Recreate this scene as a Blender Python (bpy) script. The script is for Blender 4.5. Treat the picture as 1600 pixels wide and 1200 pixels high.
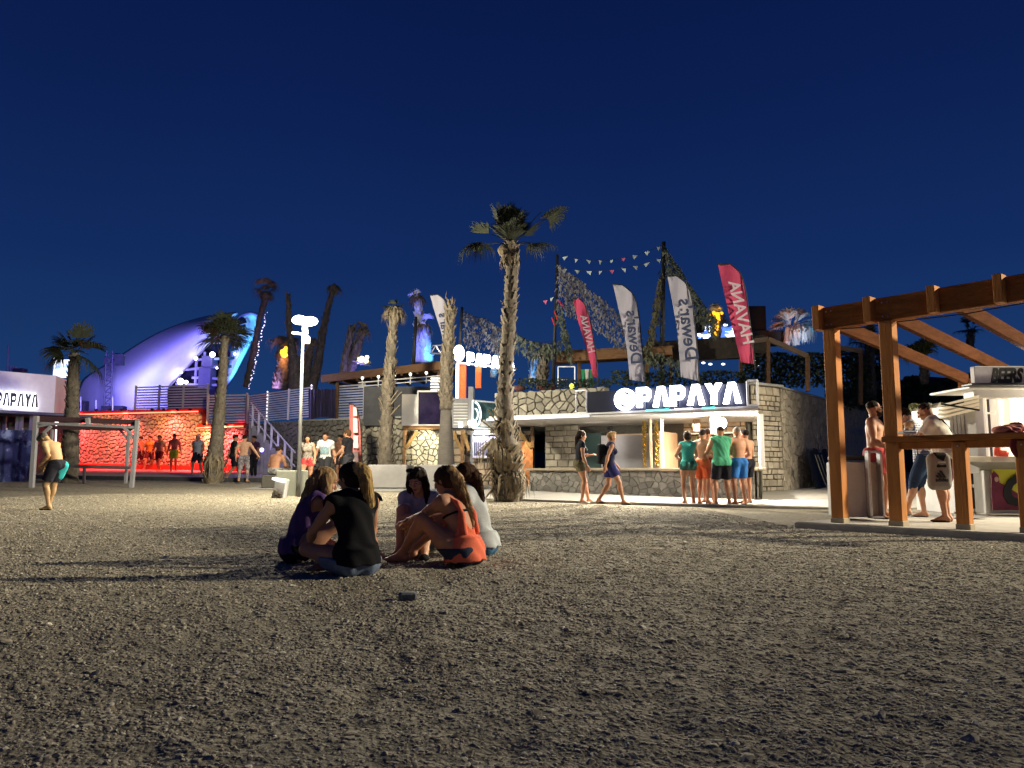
import bpy, math, random
import numpy as np
from mathutils import Vector, Matrix
R = random.Random(7)
PI = math.pi
for o in list(bpy.data.objects): bpy.data.objects.remove(o)
SC = bpy.context.scene
COL = SC.collection

# ---------------------------------------------------------------- camera, world, exposure
CAM_H, FPX, HOR = 0.80, 1200.0, 735.0
PITCH = math.atan((HOR-600)/FPX)
cam_data = bpy.data.cameras.new('camera'); cam = bpy.data.objects.new('camera', cam_data); COL.objects.link(cam)
cam_data.sensor_width = 36; cam_data.lens = 27.0; cam_data.clip_start = 0.05; cam_data.clip_end = 2000
cam.location = (0, 0, CAM_H); cam.rotation_euler = (PI/2+PITCH, 0, 0)
SC.camera = cam
SC.render.engine = 'CYCLES'
SC.cycles.use_denoising = True
SC.cycles.max_bounces = 5; SC.cycles.diffuse_bounces = 3; SC.cycles.glossy_bounces = 3
SC.cycles.transmission_bounces = 4; SC.cycles.transparent_max_bounces = 8
SC.cycles.sample_clamp_indirect = 3.0; SC.cycles.sample_clamp_direct = 0
SC.cycles.caustics_reflective = False; SC.cycles.caustics_refractive = False
SC.view_settings.view_transform = 'Standard'; SC.view_settings.look = 'None'
SC.view_settings.exposure = 0; SC.view_settings.gamma = 1
SC.view_settings.use_curve_mapping = False

W = bpy.data.worlds.new('World'); SC.world = W; W.use_nodes = True
nt = W.node_tree; nt.nodes.clear()
wo = nt.nodes.new('ShaderNodeOutputWorld'); bg = nt.nodes.new('ShaderNodeBackground')
tc = nt.nodes.new('ShaderNodeTexCoord'); sx = nt.nodes.new('ShaderNodeSeparateXYZ'); rp = nt.nodes.new('ShaderNodeValToRGB')
nt.links.new(tc.outputs['Generated'], sx.inputs[0]); nt.links.new(sx.outputs['Z'], rp.inputs[0])
nz = nt.nodes.new('ShaderNodeTexNoise'); nz.inputs['Scale'].default_value = 2.2; nz.inputs['Detail'].default_value = 4; nt.links.new(tc.outputs['Generated'], nz.inputs['Vector'])
mr = nt.nodes.new('ShaderNodeMapRange'); mr.inputs[3].default_value = .90; mr.inputs[4].default_value = 1.12; nt.links.new(nz.outputs[0], mr.inputs[0])
vs_ = nt.nodes.new('ShaderNodeVectorMath'); vs_.operation = 'SCALE'; nt.links.new(rp.outputs[0], vs_.inputs[0]); nt.links.new(mr.outputs[0], vs_.inputs['Scale'])
nt.links.new(vs_.outputs[0], bg.inputs[0]); nt.links.new(bg.outputs[0], wo.inputs[0])
def lin(c): return tuple(((v/255+0.055)/1.055)**2.4 if v > 10 else v/255/12.92 for v in c)
SKY = [(0.0, (32, 66, 112)), (0.10, (26, 57, 106)), (0.25, (18, 43, 94)), (0.45, (11, 30, 78)), (0.65, (6, 20, 63)), (1.0, (4, 14, 48))]
while len(rp.color_ramp.elements) < len(SKY): rp.color_ramp.elements.new(0.5)
for e, (p, c) in zip(rp.color_ramp.elements, SKY): e.position = p; e.color = lin(c)+(1,)
bg.inputs[1].default_value = 1.0

def lamp(kind, name, loc, energy, color, size=0.1, target=None, angle=70, blend=0.5, sy=None, spread=None):
    l = bpy.data.lights.new(name, kind); l.energy = energy; l.color = color
    if kind == 'SPOT': l.spot_size = math.radians(angle); l.spot_blend = blend; l.shadow_soft_size = size
    elif kind == 'POINT': l.shadow_soft_size = size
    elif kind == 'AREA':
        l.size = size
        if sy: l.shape = 'RECTANGLE'; l.size_y = sy
        if spread: l.spread = math.radians(spread)
    o = bpy.data.objects.new(name, l); COL.objects.link(o); o.location = loc
    if target is not None:
        d = Vector(target)-Vector(loc); o.rotation_euler = d.to_track_quat('-Z', 'Y').to_euler()
    return o

# ---------------------------------------------------------------- layout helpers
cp, sp = math.cos(PITCH), math.sin(PITCH)
def wp(px, py, d):
    """world point at distance d ahead whose direction is that of a photo pixel"""
    xc = (px-800)/FPX; yc = (600-py)/FPX
    Y = cp-yc*sp; Z = sp+yc*cp
    return Vector((xc/Y*d, d, CAM_H+Z/Y*d))
def hx(px, d): return wp(px, 735, d).x
def hz(py, d): return wp(800, py, d).z
def sstep(a, b, v):
    t = np.clip((v-a)/(b-a), 0, 1); return t*t*(3-2*t)
def gz(x, y):
    x = np.asarray(x, float); y = np.asarray(y, float)
    sl = 0.035-0.010*sstep(-1, 5, x)
    return sl*np.clip(y-17, 0, 23)*1.0
def G(x, y, dz=0.0): return Vector((x, y, float(gz(x, y))+dz))
def _h(ix, iy, s):
    v = np.sin(ix*127.1+iy*311.7+s*74.7)*43758.5453
    return v-np.floor(v)
def vnoise(x, y, s=0.0):
    ix = np.floor(x); iy = np.floor(y); fx = x-ix; fy = y-iy
    fx = fx*fx*(3-2*fx); fy = fy*fy*(3-2*fy)
    a = _h(ix, iy, s); b = _h(ix+1, iy, s); c = _h(ix, iy+1, s); d = _h(ix+1, iy+1, s)
    return (a+(b-a)*fx+(c-a)*fy+(a-b-c+d)*fx*fy)*2-1
def ground_detail(x, y):
    r = np.hypot(x, y)
    f = (1-sstep(13.5, 17, y))*np.where(x > 3.6, 1-sstep(7.6, 9.6, y+ (x-4)*1.0), 1.0)
    big = 0.008*vnoise(x*1.1, y*1.1, 1)+0.005*vnoise(x*2.7+3, y*2.7, 2)
    dents = -0.014*np.clip(vnoise(x*3.9, y*3.9, 5)-0.35, 0, 1)*2
    fine = 0.006*vnoise(x*7.5, y*7.5, 3)+0.004*vnoise(x*17, y*17, 4)
    return f*(big+dents+fine)-0.012*f

# ---------------------------------------------------------------- materials
MATS = {}
def mat(name, col, rough=0.8, var=0.15, nscale=6.0, bump=0.0, bscale=40.0, metal=0.0, emit=None, es=0.0, alpha=None, trans=0.0, rnd=0.0, stretch=None, spec=0.3, col2=None):
    if name in MATS: return MATS[name]
    m = bpy.data.materials.new(name); m.use_nodes = True; t = m.node_tree; N = t.nodes; L = t.links
    b = N['Principled BSDF']; b.inputs['Roughness'].default_value = rough; b.inputs['Metallic'].default_value = metal
    b.inputs['Specular IOR Level'].default_value = spec
    co = N.new('ShaderNodeTexCoord'); src = co.outputs['Object']
    if stretch:
        mp = N.new('ShaderNodeMapping'); mp.inputs['Scale'].default_value = stretch; L.new(src, mp.inputs[0]); src = mp.outputs[0]
    no = N.new('ShaderNodeTexNoise'); no.inputs['Scale'].default_value = nscale; no.inputs['Detail'].default_value = 6; no.inputs['Roughness'].default_value = 0.65
    L.new(src, no.inputs['Vector'])
    ra = N.new('ShaderNodeValToRGB'); L.new(no.outputs[0], ra.inputs[0])
    c2 = col2 or tuple(min(1, c*(1+var)) for c in col); c1 = tuple(c*(1-var) for c in col)
    ra.color_ramp.elements[0].position = 0.3; ra.color_ramp.elements[1].position = 0.7
    ra.color_ramp.elements[0].color = c1+(1,); ra.color_ramp.elements[1].color = c2+(1,)
    out = ra.outputs[0]
    if rnd:
        oi = N.new('ShaderNodeObjectInfo'); mr = N.new('ShaderNodeMapRange'); mr.inputs[3].default_value = 1-rnd; mr.inputs[4].default_value = 1+rnd
        L.new(oi.outputs['Random'], mr.inputs[0])
        mx = N.new('ShaderNodeVectorMath'); mx.operation = 'SCALE'; L.new(out, mx.inputs[0]); L.new(mr.outputs[0], mx.inputs['Scale']); out = mx.outputs[0]
    L.new(out, b.inputs['Base Color'])
    if bump:
        n2 = N.new('ShaderNodeTexNoise'); n2.inputs['Scale'].default_value = bscale; n2.inputs['Detail'].default_value = 5
        L.new(src, n2.inputs['Vector'])
        bu = N.new('ShaderNodeBump'); bu.inputs['Strength'].default_value = bump; bu.inputs['Distance'].default_value = 0.02
        L.new(n2.outputs[0], bu.inputs['Height']); L.new(bu.outputs[0], b.inputs['Normal'])
    if emit: b.inputs['Emission Color'].default_value = emit+(1,); b.inputs['Emission Strength'].default_value = es
    if trans: b.inputs['Transmission Weight'].default_value = trans
    if alpha is not None: b.inputs['Alpha'].default_value = alpha
    MATS[name] = m; return m

# ---------------------------------------------------------------- mesh builder
class MB:
    def __init__(s): s.v = []; s.f = []
    def add(s, vs, fs):
        n = len(s.v); s.v += [tuple(v) for v in vs]; s.f += [tuple(i+n for i in f) for f in fs]; return s
    def box(s, c, d, M=None, taper=1.0):
        c = Vector(c); vs = []
        for z in (-1, 1):
            k = taper if z > 0 else 1
            for x, y in ((-1, -1), (1, -1), (1, 1), (-1, 1)):
                p = Vector((x*d[0]/2*k, y*d[1]/2*k, z*d[2]/2)); vs.append(c+(M @ p if M else p))
        return s.add(vs, [(3, 2, 1, 0), (4, 5, 6, 7), (0, 1, 5, 4), (1, 2, 6, 5), (2, 3, 7, 6), (3, 0, 4, 7)])
    def bbox(s, c, d, M=None, b=0.01):
        """box with chamfered edges"""
        c = Vector(c); hx_, hy_, hz_ = d[0]/2, d[1]/2, d[2]/2; b = min(b, hx_*.9, hy_*.9, hz_*.9); vs = []
        for z, k in ((-hz_, 1), (-hz_+b, 0), (hz_-b, 0), (hz_, 1)):
            x, y = hx_-b*k, hy_-b*k; e = b
            for px_, py_ in ((-x, -y+e), (-x+e, -y), (x-e, -y), (x, -y+e), (x, y-e), (x-e, y), (-x+e, y), (-x, y-e)):
                p = Vector((px_, py_, z)); vs.append(c+(M @ p if M else p))
        fs = [tuple(range(7, -1, -1)), tuple(range(24, 32))]
        for r in range(3):
            for i in range(8): j = (i+1) % 8; fs.append((r*8+i, r*8+j, r*8+8+j, r*8+8+i))
        return s.add(vs, fs)
    def beam(s, a, b, w, h, up=(0, 0, 1), bev=0.006):
        a = Vector(a); b = Vector(b); d = b-a; L = d.length; y = d.normalized(); x = y.cross(Vector(up))
        if x.length < 1e-4: x = Vector((1, 0, 0))
        x.normalize(); z = x.cross(y); M = Matrix((x, y, z)).transposed()
        return s.bbox((a+b)/2, (w, L, h), M, bev) if bev else s.box((a+b)/2, (w, L, h), M)
    def tube(s, pts, rs, n=8, cap=True):
        pts = [Vector(p) for p in pts]
        if not hasattr(rs, '__len__'): rs = [rs]*len(pts)
        vs = []; fs = []; prev = None
        for i, p in enumerate(pts):
            d = (pts[min(i+1, len(pts)-1)]-pts[max(i-1, 0)]).normalized()
            x = d.orthogonal().normalized() if prev is None else (prev-d*prev.dot(d)).normalized()
            prev = x; y = d.cross(x)
            for k in range(n):
                a = 2*PI*k/n; vs.append(p+(x*math.cos(a)+y*math.sin(a))*rs[i])
        for i in range(len(pts)-1):
            for k in range(n):
                j = (k+1) % n; fs.append((i*n+k, i*n+j, i*n+n+j, i*n+n+k))
        if cap: fs += [tuple(range(n-1, -1, -1)), tuple(range(len(vs)-n, len(vs)))]
        return s.add(vs, fs)
    def sph(s, c, r, n=10, m=7):
        c = Vector(c); r = r if hasattr(r, '__len__') else (r, r, r); vs = [c+Vector((0, 0, -r[2]))]; fs = []
        for i in range(1, m):
            t = -PI/2+PI*i/m
            for k in range(n):
                a = 2*PI*k/n; vs.append(c+Vector((math.cos(a)*math.cos(t)*r[0], math.sin(a)*math.cos(t)*r[1], math.sin(t)*r[2])))
        vs.append(c+Vector((0, 0, r[2]))); top = len(vs)-1
        for k in range(n):
            j = (k+1) % n; fs.append((0, 1+j, 1+k)); fs.append((top, 1+(m-2)*n+k, 1+(m-2)*n+j))
            for i in range(m-2): fs.append((1+i*n+k, 1+i*n+j, 1+i*n+n+j, 1+i*n+n+k))
        return s.add(vs, fs)
    def prism(s, poly, o, ux, uy, depth):
        """poly (2-D, ccw) in the plane o+ux*x+uy*y, thickened by depth on both sides"""
        o = Vector(o); ux = Vector(ux); uy = Vector(uy); nn = ux.cross(uy).normalized(); n = len(poly)
        vs = [o+ux*x+uy*y-nn*depth/2 for x, y in poly]+[o+ux*x+uy*y+nn*depth/2 for x, y in poly]
        fs = [tuple(range(n-1, -1, -1)), tuple(range(n, 2*n))]+[(i, (i+1) % n, n+(i+1) % n, n+i) for i in range(n)]
        return s.add(vs, fs)
    def build(s, name, m, parent=None, smooth=False, label=None, kind=None):
        me = bpy.data.meshes.new(name)
        vs = s.v
        if parent is not None:
            Mi = wm(parent).inverted(); vs = [Mi @ Vector(v) for v in vs]
        me.from_pydata([tuple(v) for v in vs], [], s.f)
        return link(name, me, m, parent, smooth, label, kind)
def wm(o):
    M = Matrix.LocRotScale(o.location, o.rotation_euler, o.scale)
    return (wm(o.parent) @ M) if o.parent else M
def link(name, me, m, parent=None, smooth=False, label=None, kind=None):
    for k in (m if isinstance(m, (list, tuple)) else [m]): me.materials.append(k)
    if smooth: me.polygons.foreach_set('use_smooth', [True]*len(me.polygons))
    me.update()
    o = bpy.data.objects.new(name, me); COL.objects.link(o)
    if parent is not None: o.parent = parent
    if label: o['label'] = label
    if kind: o['kind'] = kind
    return o
def thing(name, label, cat, loc=(0, 0, 0), rz=0.0, group=None):
    o = bpy.data.objects.new(name, None); COL.objects.link(o); o.location = loc; o.rotation_euler = (0, 0, rz)
    o['label'] = label; o['category'] = cat
    if group: o['group'] = group
    return o
def tag(o, label, cat, group=None):
    o['label'] = label; o['category'] = cat
    if group: o['group'] = group
    return o
def struct(o): o['kind'] = 'structure'; return o
def copy_thing(root, loc, rz=0.0, label=None, scale=None):
    r = root.copy(); COL.objects.link(r); r.location = loc; r.rotation_euler = (0, 0, rz)
    if scale: r.scale = scale
    if label: r['label'] = label
    for ch in list(root.children):
        c = ch.copy(); COL.objects.link(c); c.parent = r
        for g in ch.children:
            d = g.copy(); COL.objects.link(d); d.parent = c
    return r
def Mz(a): return Matrix.Rotation(a, 3, 'Z')
def text_mesh(txt, size, ext, bold=0.0, shear=0.0):
    c = bpy.data.curves.new('lettering', 'FONT'); c.body = txt; c.size = size; c.extrude = ext; c.offset = bold; c.shear = shear
    c.align_x = 'CENTER'; c.align_y = 'CENTER'; c.resolution_u = 3
    o = bpy.data.objects.new('lettering', c); COL.objects.link(o)
    dg = bpy.context.evaluated_depsgraph_get(); me = bpy.data.meshes.new_from_object(o.evaluated_get(dg))
    bpy.data.objects.remove(o); bpy.data.curves.remove(c)
    return me
def lettering(txt, size, o, ux, uy, ext, m, parent, bold=0.0, shear=0.0, name='lettering', xs=1.0):
    """flat print: text laid in the plane o + ux*x + uy*y (world)"""
    me = text_mesh(txt, size, ext, bold, shear); Mi = wm(parent).inverted() if parent is not None else Matrix()
    ux = Vector(ux).normalized(); uy = Vector(uy).normalized(); n = ux.cross(uy)
    for v in me.vertices:
        c = v.co.copy(); v.co = Mi @ (Vector(o)+ux*c.x*xs+uy*c.y+n*c.z)
    me.materials.clear()
    return link(name, me, m, parent)

# ---------------------------------------------------------------- stone walls
def clip(poly, px, py, nx, ny):
    out = []; n = len(poly)
    for i in range(n):
        a = poly[i]; b = poly[(i+1) % n]
        da = (a[0]-px)*nx+(a[1]-py)*ny; db = (b[0]-px)*nx+(b[1]-py)*ny
        if da <= 0: out.append(a)
        if (da < 0 < db) or (db < 0 < da):
            t = da/(da-db); out.append((a[0]+(b[0]-a[0])*t, a[1]+(b[1]-a[1])*t))
    return out
def rubble_cells(w, h, cw, ch, rr, gap=0.012, jit=0.42):
    nx = max(1, round(w/cw)); ny = max(1, round(h/ch)); cw = w/nx; ch = h/ny; P = {}
    for i in range(-1, nx+1):
        for j in range(-1, ny+1): P[i, j] = ((i+.5+rr.uniform(-jit, jit)+(0.5 if j % 2 else 0)*0.6)*cw, (j+.5+rr.uniform(-jit, jit))*ch)
    out = []
    for i in range(-1, nx+1):
        for j in range(-1, ny+1):
            p = P[i, j]; poly = [(0, 0), (w, 0), (w, h), (0, h)]
            for di in (-2, -1, 0, 1, 2):
                for dj in (-2, -1, 0, 1, 2):
                    q = P.get((i+di, j+dj))
                    if q is None or (di == 0 and dj == 0): continue
                    mx, my = (p[0]+q[0])/2, (p[1]+q[1])/2; dx, dy = q[0]-p[0], q[1]-p[1]; L = math.hypot(dx, dy)
                    poly = clip(poly, mx-dx/L*gap/2, my-dy/L*gap/2, dx, dy)
                    if len(poly) < 3: break
                if len(poly) < 3: break
            if len(poly) >= 3:
                A = sum(poly[k][0]*poly[(k+1) % len(poly)][1]-poly[(k+1) % len(poly)][0]*poly[k][1] for k in range(len(poly)))/2
                if A > 0.08*cw*ch: out.append(poly)
    return out
def ashlar_cells(w, h, cw, ch, rr, gap=0.012):
    out = []; y = 0
    while y < h-0.02:
        hh = min(ch*rr.uniform(.7, 1.35), h-y)
        if h-y-hh < ch*.4: hh = h-y
        x = -cw*rr.uniform(0, .5)
        while x < w:
            ww = cw*rr.uniform(.5, 1.6); x0, x1 = max(0, x), min(w, x+ww)
            if x1-x0 > 0.04:
                g = gap/2; j = lambda: rr.uniform(-.012, .012)
                out.append([(x0+g+abs(j()), y+g+abs(j())), (x1-g-abs(j()), y+g+abs(j())), (x1-g-abs(j()), y+hh-g-abs(j())), ((x0+x1)/2, y+hh-g-abs(j())*.5), (x0+g+abs(j()), y+hh-g-abs(j()))])
            x += ww
        y += hh
    return out
def stones(cells, o, u, n, depth, m, parent, rr, pieces=True, up=(0, 0, 1), name='stone', kindname='stonework'):
    """each cell becomes a chamfered stone standing proud of the wall; n points out of the wall"""
    o = Vector(o); u = Vector(u).normalized(); n = Vector(n).normalized(); up = Vector(up)
    big = MB(); flip = u.cross(up).dot(n) < 0
    made = 0
    order = sorted(range(len(cells)), key=lambda k: -len(cells[k]) if False else k)
    for k in order:
        poly = cells[k]; cx = sum(p[0] for p in poly)/len(poly); cy = sum(p[1] for p in poly)/len(poly)
        d1 = depth*rr.uniform(.55, 1.0); tx, ty = rr.uniform(-.12, .12), rr.uniform(-.12, .12); nv = len(poly); vs = []
        for s_, dd in ((1.0, 0.0), (1.0, .6), (.86, 1.0)):
            for x, y in poly:
                X = cx+(x-cx)*s_; Yy = cy+(y-cy)*s_
                z = d1*dd+((x-cx)*tx+(y-cy)*ty if dd > 0 else 0)
                vs.append(o+u*X+up*Yy+n*z)
        fs = [tuple(range(2*nv, 3*nv))]
        for r in range(2): fs += [(r*nv+i, r*nv+(i+1) % nv, r*nv+nv+(i+1) % nv, r*nv+nv+i) for i in range(nv)]
        if flip: fs = [tuple(reversed(f)) for f in fs]
        if pieces and made < 295: MB().add(vs, fs).build(name, m, parent); made += 1
        else: big.add(vs, fs)
    if big.v: big.build(kindname, m, parent, kind='stuff')
# ---------------------------------------------------------------- bodies: one continuous surface from blended volumes
def V(*a): return np.array(a, float)
def nrm(v): v = np.asarray(v, float); return v/(np.linalg.norm(v)+1e-9)
def rotm(yaw=0, lean=0, side=0):
    y, l, s_ = map(math.radians, (yaw, lean, side))
    Rz = np.array([[math.cos(y), -math.sin(y), 0], [math.sin(y), math.cos(y), 0], [0, 0, 1]])
    Rx = np.array([[1, 0, 0], [0, math.cos(-l), -math.sin(-l)], [0, math.sin(-l), math.cos(-l)]])
    Ry = np.array([[math.cos(s_), 0, math.sin(s_)], [0, 1, 0], [-math.sin(s_), 0, math.cos(s_)]])
    return Rz @ Rx @ Ry
class Field:
    def __init__(s, lo, hi, h):
        s.h = h; s.lo = np.array(lo); s.n = np.ceil((np.array(hi)-s.lo)/h).astype(int)+1
        s.F = np.full(s.n, 10.0, np.float32)
        s.ax = [s.lo[i]+np.arange(s.n[i])*h for i in range(3)]
    def sub(s, lo, hi):
        a = np.clip(((np.array(lo)-s.lo)/s.h).astype(int), 0, s.n-1); b = np.clip(((np.array(hi)-s.lo)/s.h).astype(int)+2, 1, s.n)
        if np.any(b <= a): return None, None
        sl = tuple(slice(a[i], b[i]) for i in range(3))
        P = np.stack(np.meshgrid(*[s.ax[i][sl[i]] for i in range(3)], indexing='ij'), -1)
        return sl, P
    def dist(s, p, P):
        t = p[0]
        if t == 'cap':
            a, b, ra, rb = p[1:5]; ba = b-a; L2 = ba@ba+1e-12; h = np.clip(((P-a)@ba)/L2, 0, 1)
            return np.linalg.norm(P-a-h[..., None]*ba, axis=-1)-(ra+(rb-ra)*h)
        if t == 'cyl':
            a, b, ra, rb = p[1:5]; ba = b-a; L = np.linalg.norm(ba); u = ba/L; h = (P-a)@u; hc = np.clip(h/L, 0, 1)
            q = np.linalg.norm(P-a-h[..., None]*u, axis=-1)-(ra+(rb-ra)*hc)
            return np.maximum(q, np.maximum(-h, h-L))
        if t == 'ell':
            c, r, M = p[1:4]; q = (P-c)@M; k0 = np.linalg.norm(q/r, axis=-1)+1e-6; k1 = np.linalg.norm(q/(r*r), axis=-1)+1e-6
            return k0*(k0-1)/k1
        if t == 'box':
            c, r, M = p[1:4]; rd = p[4] if len(p) > 4 else 0.01; q = np.abs((P-c)@M)-(r-rd)
            return np.linalg.norm(np.maximum(q, 0), axis=-1)+np.minimum(q.max(-1), 0)-rd
    def ext(s, p):
        if p[0] in ('cap', 'cyl'):
            r = max(p[3], p[4]); return np.minimum(p[1], p[2])-r, np.maximum(p[1], p[2])+r
        r = np.max(p[2])*(1.75 if p[0] == 'box' else 1); return p[1]-r, p[1]+r
    def add(s, p, k=0.02, sign=1):
        lo, hi = s.ext(p); pad = max(k, 0)+2.5*s.h; sl, P = s.sub(lo-pad, hi+pad)
        if sl is None: return
        d = s.dist(p, P).astype(np.float32); A = s.F[sl]
        if sign > 0:
            if k > 0:
                hh = np.clip(.5+.5*(A-d)/k, 0, 1); s.F[sl] = A*(1-hh)+d*hh-k*hh*(1-hh)
            else: s.F[sl] = np.minimum(A, d)
        else:
            if k > 0:
                hh = np.clip(.5-.5*(A+d)/k, 0, 1); s.F[sl] = A*(1-hh)-d*hh+k*hh*(1-hh)
            else: s.F[sl] = np.maximum(A, -d)
    def plane(s, pt, n):
        """keep what is behind the plane"""
        n = nrm(n); X, Y, Z = np.ix_(*s.ax); s.F = np.maximum(s.F, (X*n[0]+Y*n[1]+Z*n[2]-np.dot(pt, n)).astype(np.float32))
    def ripple(s, amp, freq, seed=0, dirz=1.0):
        X, Y, Z = np.ix_(*s.ax)
        w = np.sin(X*freq+seed+2.2*np.sin(Z*freq*.35*dirz+seed))*np.sin(Y*freq*.9+1.3*seed+1.7*np.sin(Z*freq*.3+X*freq*.4))+.6*np.sin((X+Y)*freq*1.9+Z*freq*.8+seed)
        s.F = s.F+(amp*w).astype(np.float32)
    def mesh(s):
        F = s.F; S = F < 0; nx, ny, nz = F.shape
        c = [(0, 0, 0), (1, 0, 0), (0, 1, 0), (1, 1, 0), (0, 0, 1), (1, 0, 1), (0, 1, 1), (1, 1, 1)]
        cnt = sum(S[a:nx-1+a, b:ny-1+b, d:nz-1+d].astype(np.int8) for a, b, d in c)
        act = (cnt > 0) & (cnt < 8); I = np.argwhere(act)
        if len(I) == 0: return np.zeros((0, 3)), np.zeros((0, 4), int)
        idx = -np.ones(act.shape, int); idx[act] = np.arange(len(I))
        val = [F[I[:, 0]+a, I[:, 1]+b, I[:, 2]+d] for a, b, d in c]
        acc = np.zeros((len(I), 3)); num = np.zeros(len(I))
        for i in range(8):
            for j in range(i+1, 8):
                df = np.array(c[j])-np.array(c[i])
                if np.abs(df).sum() != 1: continue
                m = (val[i] < 0) != (val[j] < 0); t = np.where(m, val[i]/(val[i]-val[j]+1e-12), 0)
                acc += np.where(m[:, None], np.array(c[i])+t[:, None]*df, 0); num += m
        P = s.lo+(I+acc/num[:, None])*s.h
        Q = []
        for ax in range(3):
            o1, o2 = [k for k in range(3) if k != ax]
            sa = [slice(None)]*3; sb = [slice(None)]*3; sa[ax] = slice(0, -1); sb[ax] = slice(1, None)
            A = S[tuple(sa)]; B = S[tuple(sb)]; E = np.argwhere(A != B)
            E = E[(E[:, o1] > 0) & (E[:, o2] > 0) & (E[:, o1] < F.shape[o1]-1) & (E[:, o2] < F.shape[o2]-1)]
            if not len(E): continue
            def id_(d1, d2): e = E.copy(); e[:, o1] += d1; e[:, o2] += d2; return idx[e[:, 0], e[:, 1], e[:, 2]]
            q = np.stack([id_(-1, -1), id_(0, -1), id_(0, 0), id_(-1, 0)], 1)
            inside = S[E[:, 0], E[:, 1], E[:, 2]]; fl = inside if ax != 1 else ~inside
            q = np.where(fl[:, None], q, q[:, ::-1]); Q.append(q)
        return P, np.concatenate(Q)
def field_obj(f, name, m, parent, label=None):
    P, Q = f.mesh()
    if not len(P): return None
    me = bpy.data.meshes.new(name); me.vertices.add(len(P)); me.vertices.foreach_set('co', P.astype(np.float32).ravel())
    me.loops.add(len(Q)*4); me.loops.foreach_set('vertex_index', Q.ravel().astype(np.int32)); me.polygons.add(len(Q))
    me.polygons.foreach_set('loop_start', np.arange(0, len(Q)*4, 4, dtype=np.int32)); me.update(calc_edges=True)
    return link(name, me, m, parent, True, label)
def prims_obj(prims, h, name, m, parent, k=0.02, cuts=(), planes=(), rip=None, label=None):
    f0 = Field(V(0, 0, 0), V(.1, .1, .1), .1); los, his = zip(*[f0.ext(p) for p, _ in prims]); lo = np.min(los, 0)-.06; hi = np.max(his, 0)+.06
    f = Field(lo, hi, h)
    for p, kk in prims: f.add(p, kk if kk is not None else k)
    for p, kk in cuts: f.add(p, kk, -1)
    for pt, n in planes: f.plane(pt, n)
    if rip: f.ripple(*rip)
    return field_obj(f, name, m, parent, label)

def ik(a, t, l1, l2, hint):
    d = t-a; L = np.linalg.norm(d); L2 = min(L, (l1+l2)*.998); u = d/(L+1e-9); t = a+u*L2
    x = (l1*l1-l2*l2+L2*L2)/(2*L2); hh = math.sqrt(max(l1*l1-x*x, 0)); p = np.asarray(hint, float)-u*np.dot(hint, u); p = nrm(p)
    return a+u*x+p*hh, t
def skeleton(q):
    """q: pose dict. Local frame: forward +Y, right +X, up +Z, root on the ground."""
    s = q.get('H', 1.72)/1.70; fem = q.get('fem', False); J = {'s': s, 'fem': fem}
    P = V(*q.get('P', (0, 0, .94)))*s; M0 = rotm(q.get('yaw', 0), q.get('tilt', 0), q.get('side0', 0)); M1 = rotm(q.get('yaw', 0)+q.get('twist', 0)*.5, q.get('lean', 3), q.get('side', 0))
    M2 = rotm(q.get('yaw', 0)+q.get('twist', 0), q.get('lean2', q.get('lean', 3)), q.get('side', 0))
    J['P'] = P; J['M0'] = M0; J['M1'] = M1; J['M2'] = M2
    Wp = P+M1[:, 2]*.14*s; C = Wp+M1[:, 2]*.07*s+M2[:, 2]*.08*s; N = C+M2[:, 2]*.19*s; J['W'] = Wp; J['C'] = C; J['N'] = N
    sw = (.150 if fem else .178)*s*q.get('bw', 1)
    hm = rotm(q.get('hyaw', 0)+q.get('yaw', 0)+q.get('twist', 0), q.get('hpitch', 5), q.get('hside', 0)); J['HM'] = hm
    J['Hc'] = N+M2[:, 2]*.05*s+hm[:, 2]*.095*s+hm[:, 1]*.015*s
    for sd, nm in ((1, 'R'), (-1, 'L')):
        sh = N-M2[:, 2]*.045*s+M2[:, 0]*sw*sd+M2[:, 2]*q.get('shrug'+nm, 0); J['sh'+nm] = sh
        ht = q.get('hand'+nm)
        ht = V(*ht)*s if ht is not None else sh+V(.06*sd, .03, -.52)*s
        el, wr = ik(sh, ht, .285*s, .245*s, V(*q.get('elb'+nm, (sd*.35, -1, -.2)))); J['el'+nm] = el; J['wr'+nm] = wr
        hip = P+M0[:, 0]*.088*s*sd-M0[:, 2]*.02*s; J['hip'+nm] = hip
        ft = q.get('foot'+nm); ft = V(*ft)*s if ft is not None else V(.10*sd, 0, .075)*s
        kn, an = ik(hip, ft, .43*s, .42*s, V(*q.get('knee'+nm, (sd*.15, 1, 0)))); J['kn'+nm] = kn; J['an'+nm] = an
        J['fd'+nm] = nrm(V(*q.get('fdir'+nm, (sd*.25, 1, 0)))); J['hd'+nm] = nrm(V(*q['hdir'+nm])) if 'hdir'+nm in q else nrm(wr-el)
        J['curl'+nm] = q.get('curl'+nm, .35)
    return J
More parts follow.
